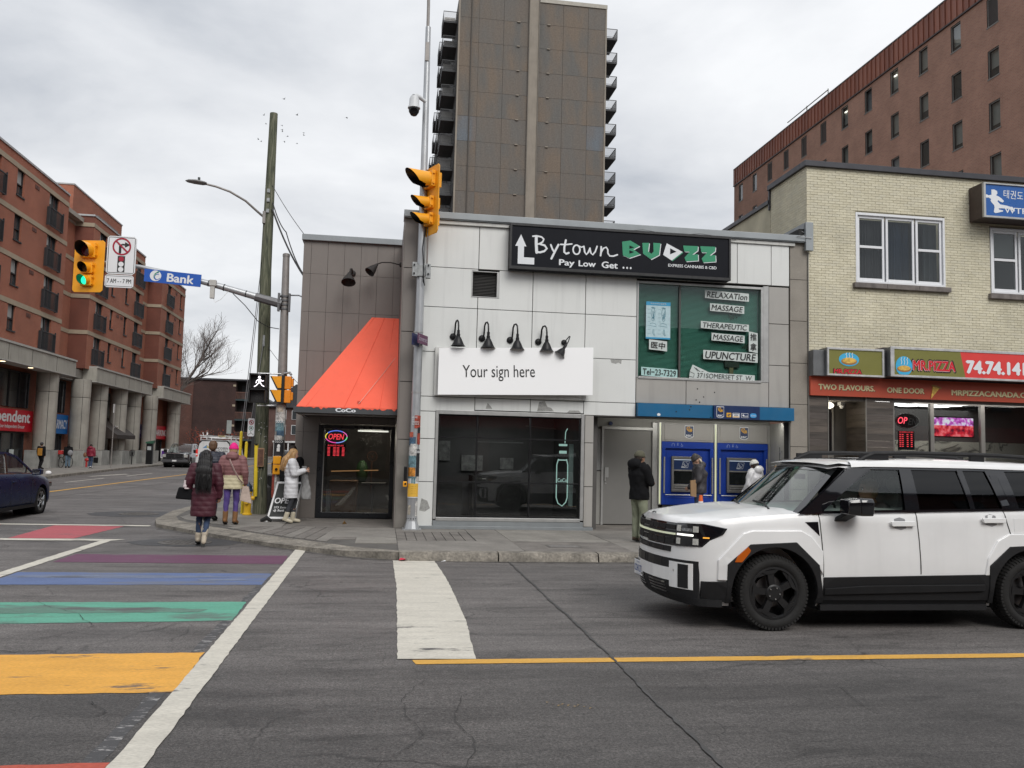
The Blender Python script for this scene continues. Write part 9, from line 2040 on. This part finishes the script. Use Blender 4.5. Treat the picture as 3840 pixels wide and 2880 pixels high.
def person(label,loc,rz,J=None,h=1.70,skin='l',top=None,coat=None,legs=None,shoes=None,hair=None,hat=None,face=True,hy=0.0,vox=.013,group=None,fem=False,hands=True,extra=None,tilt=0.0):
 t=thing('person',label,'person',loc,rz,group);s=h/1.70;t.scale=(s,s,s)
 j=dict(J0);j.update(J or{});V_={k:Vector(v)for k,v in j.items()if isinstance(v,tuple)}
 sk=SKIN[skin];fw=.86 if fem else 1.0
 m=M();hd=V_['hd']
 Rh=Matrix.Rotation(hy,3,'Z')@Matrix.Rotation(-tilt,3,'X')
 def H(p):return tuple(hd+Rh@Vector(p))
 def hell(c,r,mm=m,n=18,k=12):
  q=M();q.ell((0,0,0),r,n,k);mm.add([tuple(hd+Rh@(Vector(v)+Vector(c)))for v in q.v],q.f)
 hell((0,-.012,.025),(.074,.092,.090));hell((0,.022,-.035),(.056,.068,.066));hell((0,.052,-.070),(.030,.030,.026));hell((0,.040,.018),(.058,.045,.050))
 q=M();capsule(q,(0,.082,.012),(0,.098,-.018),.008,.012,8);m.add([tuple(hd+Rh@Vector(v))for v in q.v],q.f)
 for sx in(-1,1):hell((sx*.074,-.008,-.008),(.010,.018,.030),m,8,6);hell((sx*.030,.060,-.020),(.022,.018,.018),m,8,6)
 capsule(m,V_['nk']-Vector((0,0,.03)),hd+Rh@Vector((0,-.01,-.045)),.056*fw,.050*fw)
 ering(m,[(*V_['pe'],.15,.10),(*V_['wa'],.125*fw,.095),(*V_['ch'],.155*fw,.11),(V_['nk'].x,V_['nk'].y,V_['nk'].z-.05,.11*fw,.07),(*V_['nk'],.055,.055)])
 for a,b,c,e_ in(('s','e',.050,.038),('e','w',.036,.026)):
  for sd in 'lr':capsule(m,V_[a+sd],V_[b+sd],c*fw,e_*fw)
 for sd in 'lr':
  capsule(m,V_['n'+'k']-Vector((0,0,.06)),V_['s'+sd],.055*fw,.055*fw);capsule(m,V_['h'+sd],V_['k'+sd],.082,.052);capsule(m,V_['k'+sd],V_['a'+sd],.050,.036);capsule(m,V_['a'+sd],V_['t'+sd],.034,.024)
 fg=M()
 for sd in 'lr':
  w=V_['w'+sd];d=(w-V_['e'+sd]).normalized();sx=-1 if sd=='l' else 1
  side=d.cross(Vector((0,1,0))if abs(d.y)<.8 else Vector((0,0,1))).normalized();pn=d.cross(side).normalized()
  if j.get('palm'+sd):side,pn=Vector(j['palm'+sd]).normalized(),d.cross(Vector(j['palm'+sd]).normalized()).normalized()
  capsule(m,w,w+d*.075,.026,.032,12,(.6,1.15))
  if hands:
   fwd=Vector((0,1,0));wv=(fwd-d*fwd.dot(d));wv=wv.normalized()if wv.length>.2 else side
   cv=d.cross(wv).normalized()*(sx if d.z<0 else 1)
   curl=j.get('curl',.45)
   for k,(o_,ln)in enumerate(((-.028,.058),(-.010,.070),(.009,.066),(.026,.052))):
    p0=w+d*.072+wv*-o_;p1=p0+(d*(1-curl*.3)-cv*curl*.5).normalized()*ln*.42;p2=p1+(d*(1-curl)-cv*curl).normalized()*ln*.33;p3=p2+(d*(1-1.5*curl)-cv*curl*1.3).normalized()*ln*.28
    fg.tube([p0-d*.02,p0,p1,p2,p3],[.009,.0095,.0088,.008,.0055],7)
   p0=w+d*.02+wv*.022;p1=p0+(d+wv*.9).normalized()*.035;p2=p1+(d*1.2+wv*.2-cv*.3).normalized()*.028;fg.tube([p0-d*.01,p0,p1,p2],[.010,.012,.0105,.007],7)
 body=fuse(m,'body',sk,t,vox,2,extra=fg)
 if face:
  for sx in(-1,1):
   e_=M();q=M();q.ell((sx*.030,.074,.010),(.0125,.008,.0075),10,6);e_.add([tuple(hd+Rh@Vector(v))for v in q.v],q.f);e_.o('eye',EYW,t,smooth=True,local=True)
   e_=M();q=M();q.ell((sx*.030,.080,.010),(.006,.004,.006),8,5);e_.add([tuple(hd+Rh@Vector(v))for v in q.v],q.f);e_.o('iris',EYD,t,smooth=True,local=True)
   e_=M();q=M();q.tube([(sx*.015,.082,.027),(sx*.032,.081,.032),(sx*.048,.068,.026)],.0042,5);e_.add([tuple(hd+Rh@Vector(v))for v in q.v],q.f);e_.o('eyebrow',BROW,t,local=True)
  e_=M();q=M();q.tube([(-.022,.078,-.047),(-.008,.088,-.044),(.008,.088,-.044),(.022,.078,-.047)],[.003,.0065,.0065,.003],6);e_.add([tuple(hd+Rh@Vector(v))for v in q.v],q.f);e_.o('mouth',LIP,t,smooth=True,local=True)
 if legs:
  ma,k_,fl=legs;m=M();ering(m,[(V_['pe'].x,V_['pe'].y,V_['pe'].z-.10,.13,.10),(*V_['pe'],.165*(1 if not fem else 1.03),.118),(V_['wa'].x,V_['wa'].y,V_['wa'].z-.02,.145*fw,.11)])
  for sd in 'lr':capsule(m,V_['h'+sd],V_['k'+sd],.094*k_,.068*k_);capsule(m,V_['k'+sd],V_['a'+sd]+Vector((0,0,.03)),.066*k_,.052*k_*fl)
  fuse(m,'trousers',ma,t,vox,2,creases(.0045))
 if shoes:
  ma,hi=shoes
  for sd in 'lr':
   m=M();a=V_['a'+sd];b=V_['t'+sd];d=(b-a);capsule(m,a+Vector((0,0,-.02)),b+Vector((0,0,.012)),.048,.042,12);capsule(m,a-d*.25+Vector((0,0,-.025)),a,.04,.045);capsule(m,a,a+(V_['k'+sd]-a)*hi,.052,.056)
   fuse(m,'shoe',ma,t,.011,2)
   m=M();up_=(V_['k'+sd]-a).normalized();c0=a-d*.35;dn=Vector((0,0,-1))if abs(d.normalized().z)<.75 else-up_;wv=d.cross(dn).normalized()*.042
   if dn.length:
    o_=dn*.050;P=[c0+o_-wv,c0+o_+wv,b+d*.22+dn*.022+wv*.8,b+d*.22+dn*.022-wv*.8];m.hexa(P,[p+dn*.022 for p in P]);m.o('sole',MATS.get('sole_'+ma.name)or mat('sole_dark',(.02,.02,.018),.8),t,local=True,bevel=.006)
 if coat:
  ma,zb,pad,dsp=coat['ma'],coat['zb'],coat.get('pad',.035),coat.get('disp');m=M()
  bx,by=coat.get('hem',(.185,.14));pe,wa,ch,nk=V_['pe'],V_['wa'],V_['ch'],V_['nk']
  secs=[(pe.x,pe.y,zb,bx,by)]+([(pe.x,pe.y,pe.z-.02,(bx+.16)/2+pad*.6,(by+.115)/2+pad*.3)]if zb<pe.z-.08 else[])+[(wa.x,wa.y,max(wa.z,zb+.05),.135*fw+pad,.105+pad),(ch.x,ch.y,ch.z+.02,.17*fw+pad,.125+pad),(nk.x,nk.y,nk.z-.045,.135*fw+pad,.085+pad),(nk.x,nk.y,nk.z+.02,.06+pad*.8,.06+pad*.6)]
  ering(m,secs,24)
  for sd in 'lr':
   capsule(m,V_['s'+sd],V_['e'+sd],.060+pad*.9,.050+pad*.7);w_=V_['w'+sd]+(V_['e'+sd]-V_['w'+sd])*coat.get('cuff',.06);capsule(m,V_['e'+sd],w_,.048+pad*.7,.036+pad*.55)
   capsule(m,nk-Vector((0,0,.07)),V_['s'+sd],.065+pad*.6,.064+pad*.7)
  if coat.get('hood'):
   q=M();hx=coat['hood'];q.ell((nk.x,nk.y-.085*hx,nk.z+.035),(.115*hx,.085*hx,.085*hx),18,12);m.add(q.v,q.f);q=M();q.tube([(nk.x+.095*hx*math.cos(a*.5236),nk.y-.01+.08*math.sin(a*.5236),nk.z+.02+.02*math.sin(a*.5236))for a in range(13)],.034*hx,8);m.add(q.v,q.f)
  if coat.get('collar'):q=M();q.tube([(nk.x+.07*math.cos(a*.5236),nk.y+.065*math.sin(a*.5236),nk.z+.035)for a in range(13)],.024,8);m.add(q.v,q.f)
  ob=fuse(m,coat.get('name','coat'),ma,t,vox,2,dsp)
  if coat.get('two'):
   m2_,zz_=coat['two'];ob.data.materials.append(m2_);ar_=[(1 if(p.center.z<zz_ and abs(p.center.x)<.215+.1*(zz_-p.center.z))else 0)for p in ob.data.polygons];ob.data.polygons.foreach_set('material_index',ar_)
 if hair:
  ma,kind,ln=hair;m=M();R_=random.Random(int(ln*100)+3)
  def hh(c,r,n=16,k=10):
   q=M();q.ell((0,0,0),r,n,k);m.add([tuple(hd+Rh@(Vector(v)+Vector(c)))for v in q.v],q.f)
  hh((0,-.026,.040),(.086,.098,.092));hh((0,-.05,-.01),(.080,.070,.085))
  if kind=='long':
   for k in range(5):u=k/4;hh((0,-.085-(.12 if ln>.3 else .05)*min(1,u*2),-.03-ln*u),(.108+.12*ln*math.sin(u*2.6)-.045*u*u,.056,.11))
   for sx in(-1,1):hh((sx*.082,-.01,-.05),(.030,.045,.10))
  if kind=='curly':
   for k in range(26):a,b=R_.uniform(0,6.28),R_.uniform(-.1,1);hh((.075*math.cos(a)*(1-b*.4),-.03+.085*math.sin(a)*(1-b*.4),.03+.09*b),(.03,.03,.03),8,6)
  def cf(v,hd=hd,Rh=Rh):p=Rh.inverted()@(v-hd);return p.y>.052 and p.z<.058 and abs(p.x)<.066
  def hd_(co,no):return .004*np.sin(co[:,0]*170+np.sin(co[:,2]*17)*2)+.002*np.sin(co[:,0]*330+co[:,2]*9)
  hb=fuse(m,'hair',ma,t,.011,2,hd_,cf)
  if kind=='long':
   m=M()
   for k in range(170):
    a=R_.uniform(math.radians(150),math.radians(390));x0,y0=.088*math.cos(a),-.03+.098*math.sin(a);l2=ln*R_.uniform(.75,1.25);ox=R_.uniform(-.03,.03)
    if y0>-.02 and abs(x0)<.07:continue
    P=[Vector((x0*.8,y0*.9,.07)),Vector((x0*1.06,y0*1.05,-.02)),Vector((x0*1.2+ox*.4,min(-.01,y0*1.15)-.07,-.08-l2*.3)),Vector((x0*1.25+ox,min(-.03,y0)-(.13 if ln>.3 else .07)+R_.uniform(-.02,.01),-.06-l2*.75)),Vector((x0*1.1+ox*1.6,min(-.04,y0)-(.14 if ln>.3 else .06)+R_.uniform(-.03,.02),-.05-l2*1.15))]
    m.tube([hd+Rh@p for p in P],[.005,.007,.008,.006,.002],4)
   m.o('hair_strands',ma,hb,smooth=True,local=True,kind='stuff')
 if hat:
  ma,kind=hat;m=M()
  def hh(c,r,n=18,k=12):q=M();q.ell((0,0,0),r,n,k);m.add([tuple(hd+Rh@(Vector(v)+Vector(c)))for v in q.v],q.f)
  hh((0,-.018,.055),(.092,.104,.088 if kind!='tall' else .105))
  if kind=='tall':hh((0,-.03,.12),(.06,.06,.05))
  def cf(v,hd=hd,Rh=Rh):p=Rh.inverted()@(v-hd);return p.z<.022-p.y*.12
  def rib(co,no):return .0018*np.sin(np.arctan2(co[:,1]-hd.y,co[:,0]-hd.x)*46)
  fuse(m,'hat',ma,t,.011,2,rib,cf)
  m=M();m.tube([hd+Rh@Vector((.090*math.cos(a*.349),-.018+.102*math.sin(a*.349),.045-.012*math.sin(a*.349)))for a in range(19)],.018,8,sq=(1.5,.6));m.o('hat_cuff',ma,t,smooth=True,local=True)
 if extra:extra(t,V_,H)
 return t
DJ=mat('denim',(.03,.05,.10),.85,var=.25,scale=9);DKT=mat('dark_leggings',(.03,.032,.038),.8,var=.15)
BLK=mat('black_cloth',(.006,.006,.007),.85,var=.2,scale=8,spec=.2);NAVYC=mat('navy_puffer',(.009,.012,.026),.55,var=.2,scale=7)
BUR=mat('burgundy_puffer',(.058,.008,.017),.6,var=.18,scale=7)
def handbag(t,label,c,ma,w=.26,hh=.2,d=.1,strap=None,wld=None):
 b=thing('handbag',label,'bag',wld);m=M();m.hexa([(wld[0]-w/2,wld[1]-d/2,wld[2]),(wld[0]+w/2,wld[1]-d/2,wld[2]-.02),(wld[0]+w/2,wld[1]+d/2,wld[2]-.02),(wld[0]-w/2,wld[1]+d/2,wld[2])],[(wld[0]-w*.36,wld[1]-d/3,wld[2]+hh),(wld[0]+w*.36,wld[1]-d/3,wld[2]+hh*.9),(wld[0]+w*.36,wld[1]+d/3,wld[2]+hh*.9),(wld[0]-w*.36,wld[1]+d/3,wld[2]+hh)]);m.o('body',ma,b,bevel=.025,smooth=True)
 if strap:m=M();m.tube(strap,.009,6);m.o('strap',ma,b,smooth=True)
 return b
p1=person('woman with long black hair in a long burgundy puffer coat walking off the kerb',(-3.02,15.45,.02),math.radians(3),dict(kl=(-.07,.06,.50),al=(-.075,.08,.09),tl=(-.08,.22,.035),kr=(.07,.09,.47),ar=(.06,-.14,.20),tr=(.06,-.20,.055),wl=(-.27,.03,.92),el=(-.26,-.04,1.10),er=(.25,-.04,1.08),wr=(.25,.02,.84),curl=.6),1.66,'m',coat=dict(ma=BUR,zb=.50,pad=.045,disp=quilt(.085,.007,.004),hem=(.215,.165),hood=None,collar=1),legs=(DJ,.86,.95),shoes=(mat('shoe_cream',(.42,.36,.28),.7,var=.15),.22),hair=(mat('hair_black',(.006,.005,.005),.6,var=.2),'long',.42),fem=True,vox=.012)
t=handbag(None,'black shoulder handbag with a white charm hanging on the burgundy coat',None,BLK,.30,.20,.12,[(-3.35,15.42,1.0),(-3.28,15.40,1.25),(-3.23,15.42,1.37),(-3.24,15.50,1.30),(-3.31,15.48,1.0)],(-3.33,15.42,.80))
m=M();m.tube([(-3.32,15.33,1.12),(-3.325,15.33,1.05)],.018,6);m.ell((-3.32,15.33,1.02),(.03,.02,.035),8,6);m.ell((-3.29,15.33,.98),(.04,.02,.015),8,6);m.o('charm',mat('charm_white',(.7,.6,.6),.5),t,smooth=True)
p2=person('brown haired man in a navy puffer jacket just ahead of the burgundy coat',(-3.60,19.1,.13),math.radians(0),dict(kl=(-.09,.09,.50),ar=(.09,-.10,.12)),1.74,'l',coat=dict(ma=NAVYC,zb=.82,pad=.045,disp=quilt(.060,.010),hem=(.20,.15),collar=1),legs=(DJ,1.05,1.0),shoes=(BLK,.12),hair=(mat('hair_brown',(.10,.055,.028),.6,var=.3),'short',.1),vox=.014)
MAU=mat('mauve_puffer',(.215,.095,.095),.65,var=.15,scale=7);CRP=mat('cream_puffer',(.56,.50,.33),.6,var=.08,scale=7);PUR=mat('purple_leggings',(.075,.045,.20),.75,var=.12);TAN=mat('tan_boot',(.20,.095,.035),.8,var=.2)
p3=person('woman in a bright pink hat and mauve and cream puffer jacket',(-3.02,18.2,.13),math.radians(-4),dict(kl=(-.09,-.03,.50),al=(-.10,-.05,.10),tl=(-.11,.08,.035),kr=(.085,.06,.50),ar=(.08,.03,.09),wr=(.25,.06,.86),er=(.25,-.04,1.08),wl=(-.26,.06,.90),el=(-.26,-.04,1.09),curl=.7),1.66,'l',coat=dict(ma=MAU,zb=.74,pad=.05,disp=quilt(.075,.008,.003),hem=(.205,.155),hood=1.15,two=(CRP,1.03)),legs=(PUR,.92,.9),shoes=(TAN,.42),hair=(mat('hair_sandy',(.34,.21,.11),.6,var=.3),'short',.12),hat=(mat('pink_knit',(.75,.015,.22),.85,var=.08,scale=20),'tall'),fem=True,vox=.012)
t=thing('crossbody_strap','pale pink crossbody bag strap over the mauve jacket','bag strap',(-3.0,18.05,1.1));m=M();m.tube([(-3.07,18.04,1.47),(-3.04,18.0,1.40),(-2.95,17.99,1.22),(-2.86,18.03,1.06),(-2.80,18.12,.98)],.016,6,sq=(1.4,.35));m.o('strap',mat('strap_pink',(.50,.36,.33),.6),t,smooth=True)
t=thing('paper_bag','crumpled pale paper bag held in the right hand of the woman with the pink hat','paper bag',(-2.74,18.2,.6));m=M();m.hexa([(-2.82,18.22,.92),(-2.70,18.2,.90),(-2.70,18.30,.90),(-2.82,18.32,.92)],[(-2.86,18.2,.62),(-2.62,18.18,.56),(-2.62,18.30,.56),(-2.86,18.32,.62)]);m.o('bag',mat('kraft_pale',(.50,.40,.34),.8,var=.15,scale=8,bump=.8,bscale=18),t,bevel=.01)
WPF=mat('white_puffer',(.62,.62,.64),.5,var=.06,scale=7);BLO=mat('hair_blond',(.42,.25,.11),.5,var=.45,scale=5,stretch=(3,3,.6))
p4=person('woman with long blond hair in a white puffer coat looking at her phone',(-1.90,18.75,.13),math.radians(-82),dict(hd=(0,.03,1.52),er=(.20,.04,1.10),wr=(.12,.27,1.17),el=(-.20,.02,1.10),wl=(-.08,.28,1.16),kl=(-.09,.10,.50),al=(-.09,.06,.085),tl=(-.10,.20,.03),kr=(.09,.02,.50),ar=(.09,-.10,.10),tr=(.10,.03,.03),curl=.9),1.62,'l',coat=dict(ma=WPF,zb=.56,pad=.045,disp=quilt(.085,.007,.004),hem=(.19,.155),collar=1),legs=(DKT,.88,.9),shoes=(mat('boot_ivory',(.50,.45,.34),.4,var=.08),.32),hair=(BLO,'long',.26),fem=True,vox=.012,tilt=.25)
t=thing('phone','phone held up in front of the blond woman in white','phone',(-1.60,18.72,1.25));M().box(-1.61,-1.55,18.66,18.74,1.24,1.255).o('case',mat('phone_grey',(.3,.28,.28),.3),t,bevel=.004)
t=thing('jacket','grey and black jacket hanging over the arm of the blond woman in white','jacket',(-1.6,18.9,.7));m=M();ering(m,[(-1.60,18.98,.62,.11,.07),(-1.62,18.96,.9,.10,.07),(-1.66,18.94,1.25,.06,.06),(-1.66,18.92,1.33,.05,.05)]);fuse(m,'cloth',mat('grey_fabric',(.26,.26,.26),.8,var=.3),t,.014,2,creases(.008));
for v in t.children:v.location=Vector((0,0,0))-t.location
p5=person('dark haired bearded man mostly hidden behind the blond woman',(-2.02,19.9,.13),math.radians(178),dict(),1.66,'m',coat=dict(ma=BLK,zb=.62,pad=.03,disp=creases(.005),hem=(.19,.14),hood=1),legs=(DKT,1,1),shoes=(BLK,.2),hair=(mat('hair_darkbrown',(.03,.018,.012),.6,var=.3),'curly',.05),vox=.015)
p6=person('person in a long dark coat with a fur hood between the two corner poles',(-2.86,24.2,.13),math.radians(90),dict(),1.58,'m',coat=dict(ma=BLK,zb=.55,pad=.04,disp=quilt(.08,.006),hem=(.19,.15),hood=1.2),legs=(DKT,1,1),shoes=(BLK,.2),hair=(mat('fur_tan',(.30,.18,.10),.9,var=.4,scale=20),'short',.1),vox=.016,face=False)
OLVC=mat('khaki_pants',(.20,.215,.15),.85,var=.15,scale=8);BEAN=mat('olive_knit',(.095,.092,.062),.9,var=.12,scale=30)
p7=person('man in a black hooded parka and olive beanie standing with folded arms',(4.74,15.45,.13),math.radians(-68),dict(er=(.22,.08,1.10),wr=(.02,.22,1.12),el=(-.22,.08,1.10),wl=(-.02,.23,1.06),kl=(-.10,.02,.49),kr=(.10,.03,.49),hd=(0,.02,1.54),curl=.6),1.72,'m',coat=dict(ma=BLK,zb=.78,pad=.045,disp=creases(.005),hem=(.20,.155),hood=1.3),legs=(OLVC,1.15,1.15),shoes=(mat('boot_brown',(.06,.04,.025),.8,var=.2),.22),hair=(BROW,'short',.05),hat=(BEAN,'low'),vox=.012)
DGJ=mat('dark_grey_jacket',(.040,.037,.042),.6,var=.2,scale=6);PLAT=mat('patterned_knit',(.05,.045,.045),.9,var=.7,scale=26);BRD=mat('grey_beard',(.28,.26,.24),.9,var=.2)
def ex_beard(t,V_,H):
 m=M();q=M();q.ell((0,.070,-.075),(.048,.036,.045),12,8);m.add([H(v)for v in q.v],q.f);q=M();q.tube([(-.05,.05,-.03),(0,.095,-.033),(.05,.05,-.03)],.010,6);m.add([H(v)for v in q.v],q.f);m.o('beard',BRD,t,smooth=True,local=True)
 m=M();q=M();q.ell((0,-.075,-.04),(.07,.04,.07),12,8);m.add([H(v)for v in q.v],q.f);m.o('grey_hair',mat('grey_hair',(.42,.38,.30),.8,var=.3),t,smooth=True,local=True)
p8=person('bearded man in a patterned beanie and dark jacket looking down, at the left cash machine',(7.0,18.3,.13),math.radians(70),dict(hd=(.0,.07,1.50),nk=(0,.03,1.38),wr=(-.02+.2,.12,.90),er=(.24,-.05,1.08),wl=(-.16,.22,.92),el=(-.24,.02,1.10),curl=.7),1.72,'l',coat=dict(ma=DGJ,zb=.80,pad=.045,disp=creases(.007),hem=(.195,.155),hood=1.0),legs=(DJ,1.1,1.1),shoes=(BLK,.2),hat=(PLAT,'tall'),vox=.012,tilt=.55,extra=ex_beard)
t=thing('cardboard','flat piece of brown cardboard under the arm of the bearded man','cardboard',(6.82,18.1,.85));m=M();m.hexa([(6.70,18.02,.88),(6.84,18.06,.86),(6.84,18.10,.86),(6.70,18.06,.88)],[(6.69,18.02,1.22),(6.84,18.06,1.24),(6.84,18.10,1.24),(6.69,18.06,1.22)]);m.o('sheet',mat('cardboard_brown',(.30,.19,.10),.85,var=.15),t)
WJK=mat('white_nylon',(.60,.60,.62),.5,var=.06,scale=5)
p9=person('man in a white hooded jacket and white beanie using the right cash machine',(8.42,18.55,.13),math.radians(30),dict(hd=(0,.03,1.52),el=(-.24,.02,1.06),wl=(-.24,.16,.86),er=(.22,.06,1.06),wr=(.20,.26,.98),curl=.5),1.62,'d',coat=dict(ma=WJK,zb=.70,pad=.035,disp=creases(.009),hem=(.18,.145),hood=1.15),legs=(DKT,1.1,1.1),shoes=(BLK,.1),hair=(BROW,'short',.05),hat=(mat('white_knit',(.62,.62,.60),.9,var=.1,scale=30),'low'),vox=.012,tilt=.2)
p10=person('driver sitting behind the wheel of the white SUV, dimly visible',(5.32,8.73,.10),math.radians(90),dict(hd=(0,.06,1.30),nk=(0,-.02,1.15),ch=(0,-.04,.98),wa=(0,0,.80),pe=(0,.04,.72),sl=(-.175,-.02,1.11),sr=(.175,-.02,1.11),el=(-.24,.16,.92),er=(.24,.16,.92),wl=(-.12,.38,1.02),wr=(.12,.38,1.02),hl=(-.09,.08,.72),hr=(.09,.08,.72),kl=(-.10,.46,.78),kr=(.10,.46,.78),al=(-.10,.62,.45),ar=(.10,.62,.45),tl=(-.10,.74,.42),tr=(.10,.74,.42)),1.0*1.70,'m',coat=dict(ma=DGJ,zb=.70,pad=.02,disp=None,hem=(.15,.13)),hair=(mat('hair_fair',(.20,.13,.07),.6,var=.3),'short',.1),vox=.018)
MUS=mat('mustard_quilt',(.38,.18,.025),.6,var=.12,scale=6)
p11=person('man whose black jacket has a mustard yellow quilted back, across the street',(-20.0,54.3,.13),math.radians(-12),dict(kl=(-.09,.12,.50),ar=(.09,-.14,.14)),1.62,'l',coat=dict(ma=BLK,zb=.80,pad=.04,disp=quilt(.07,.008),hem=(.2,.15)),legs=(BLK,1,1),shoes=(BLK,.1),hair=(BROW,'short',.05),hat=(DGJ,'low'),vox=.022,face=False,hands=True)
m=M();P_=[(-.15,-.175,.84),(.15,-.175,.84),(.15,-.18,1.30),(-.15,-.18,1.30)];m.hexa(P_,[(a,b+.05,c)for a,b,c in P_]);m.o('quilted_back',MUS,p11,local=True,bevel=.02)
p12=person('man in black jacket and jeans with a grey back bag beside the bicycle',(-19.9,58.4,.13),math.radians(20),dict(),1.60,'l',coat=dict(ma=BLK,zb=.85,pad=.04,disp=None,hem=(.2,.15),hood=1),legs=(mat('light_denim',(.10,.15,.20),.8,var=.2),1.1,1.1),shoes=(BLK,.1),hair=(BROW,'short',.05),vox=.022,face=False)
m=M();m.ell((.12,-.22,1.02),(.17,.09,.20),12,8);m.o('shoulder_bag',mat('bag_grey',(.20,.20,.21),.7,var=.2),p12,smooth=True,local=True)
p13=person('woman in a dark red hooded coat walking on the far pavement',(-18.6,58.6,.13),math.radians(-8),dict(kl=(-.10,.10,.50),ar=(.12,-.16,.12),wr=(.27,.02,.86),er=(.25,-.02,1.08)),1.58,'l',coat=dict(ma=mat('crimson_coat',(.20,.010,.030),.6,var=.12),zb=.82,pad=.055,disp=quilt(.09,.006),hem=(.225,.17),hood=1.3),legs=(DJ,1.0,1.25),shoes=(W2,.1),hair=(BROW,'short',.05),vox=.022,face=False,fem=True)
t=thing('handbag','black carrier bag in the right hand of the woman in dark red','bag',(-18.3,58.6,.6));M().box(-18.40,-18.14,58.5,58.65,.48,.83).o('body',BLK,t,bevel=.03);M().tube([(-18.36,58.58,.82),(-18.30,58.58,.95),(-18.22,58.58,.95),(-18.18,58.58,.82)],.01,5).o('strap',BLK,t)
t=thing('handbag','brown handbag on the left side of the woman in dark red','bag',(-19.0,58.6,.8));m=M();m.ell((-18.95,58.6,.98),(.11,.08,.16),10,8);m.o('body',mat('bag_brown',(.18,.08,.04),.6),t,smooth=True)
p14=person('person in a magenta coat and pink hat standing inside the grocery store doorway',(-21.75,50.3,.13),math.radians(-100),dict(),1.62,'l',coat=dict(ma=mat('magenta_coat',(.22,.01,.10),.6),zb=.75,pad=.05,disp=None,hem=(.2,.16),hood=1),legs=(BLK,1,1),shoes=(BLK,.1),hair=(mat('hair_sandy',(.34,.21,.11)),'long',.1),hat=(mat('rose_knit',(.45,.05,.18),.9),'low'),vox=.022,fem=True)
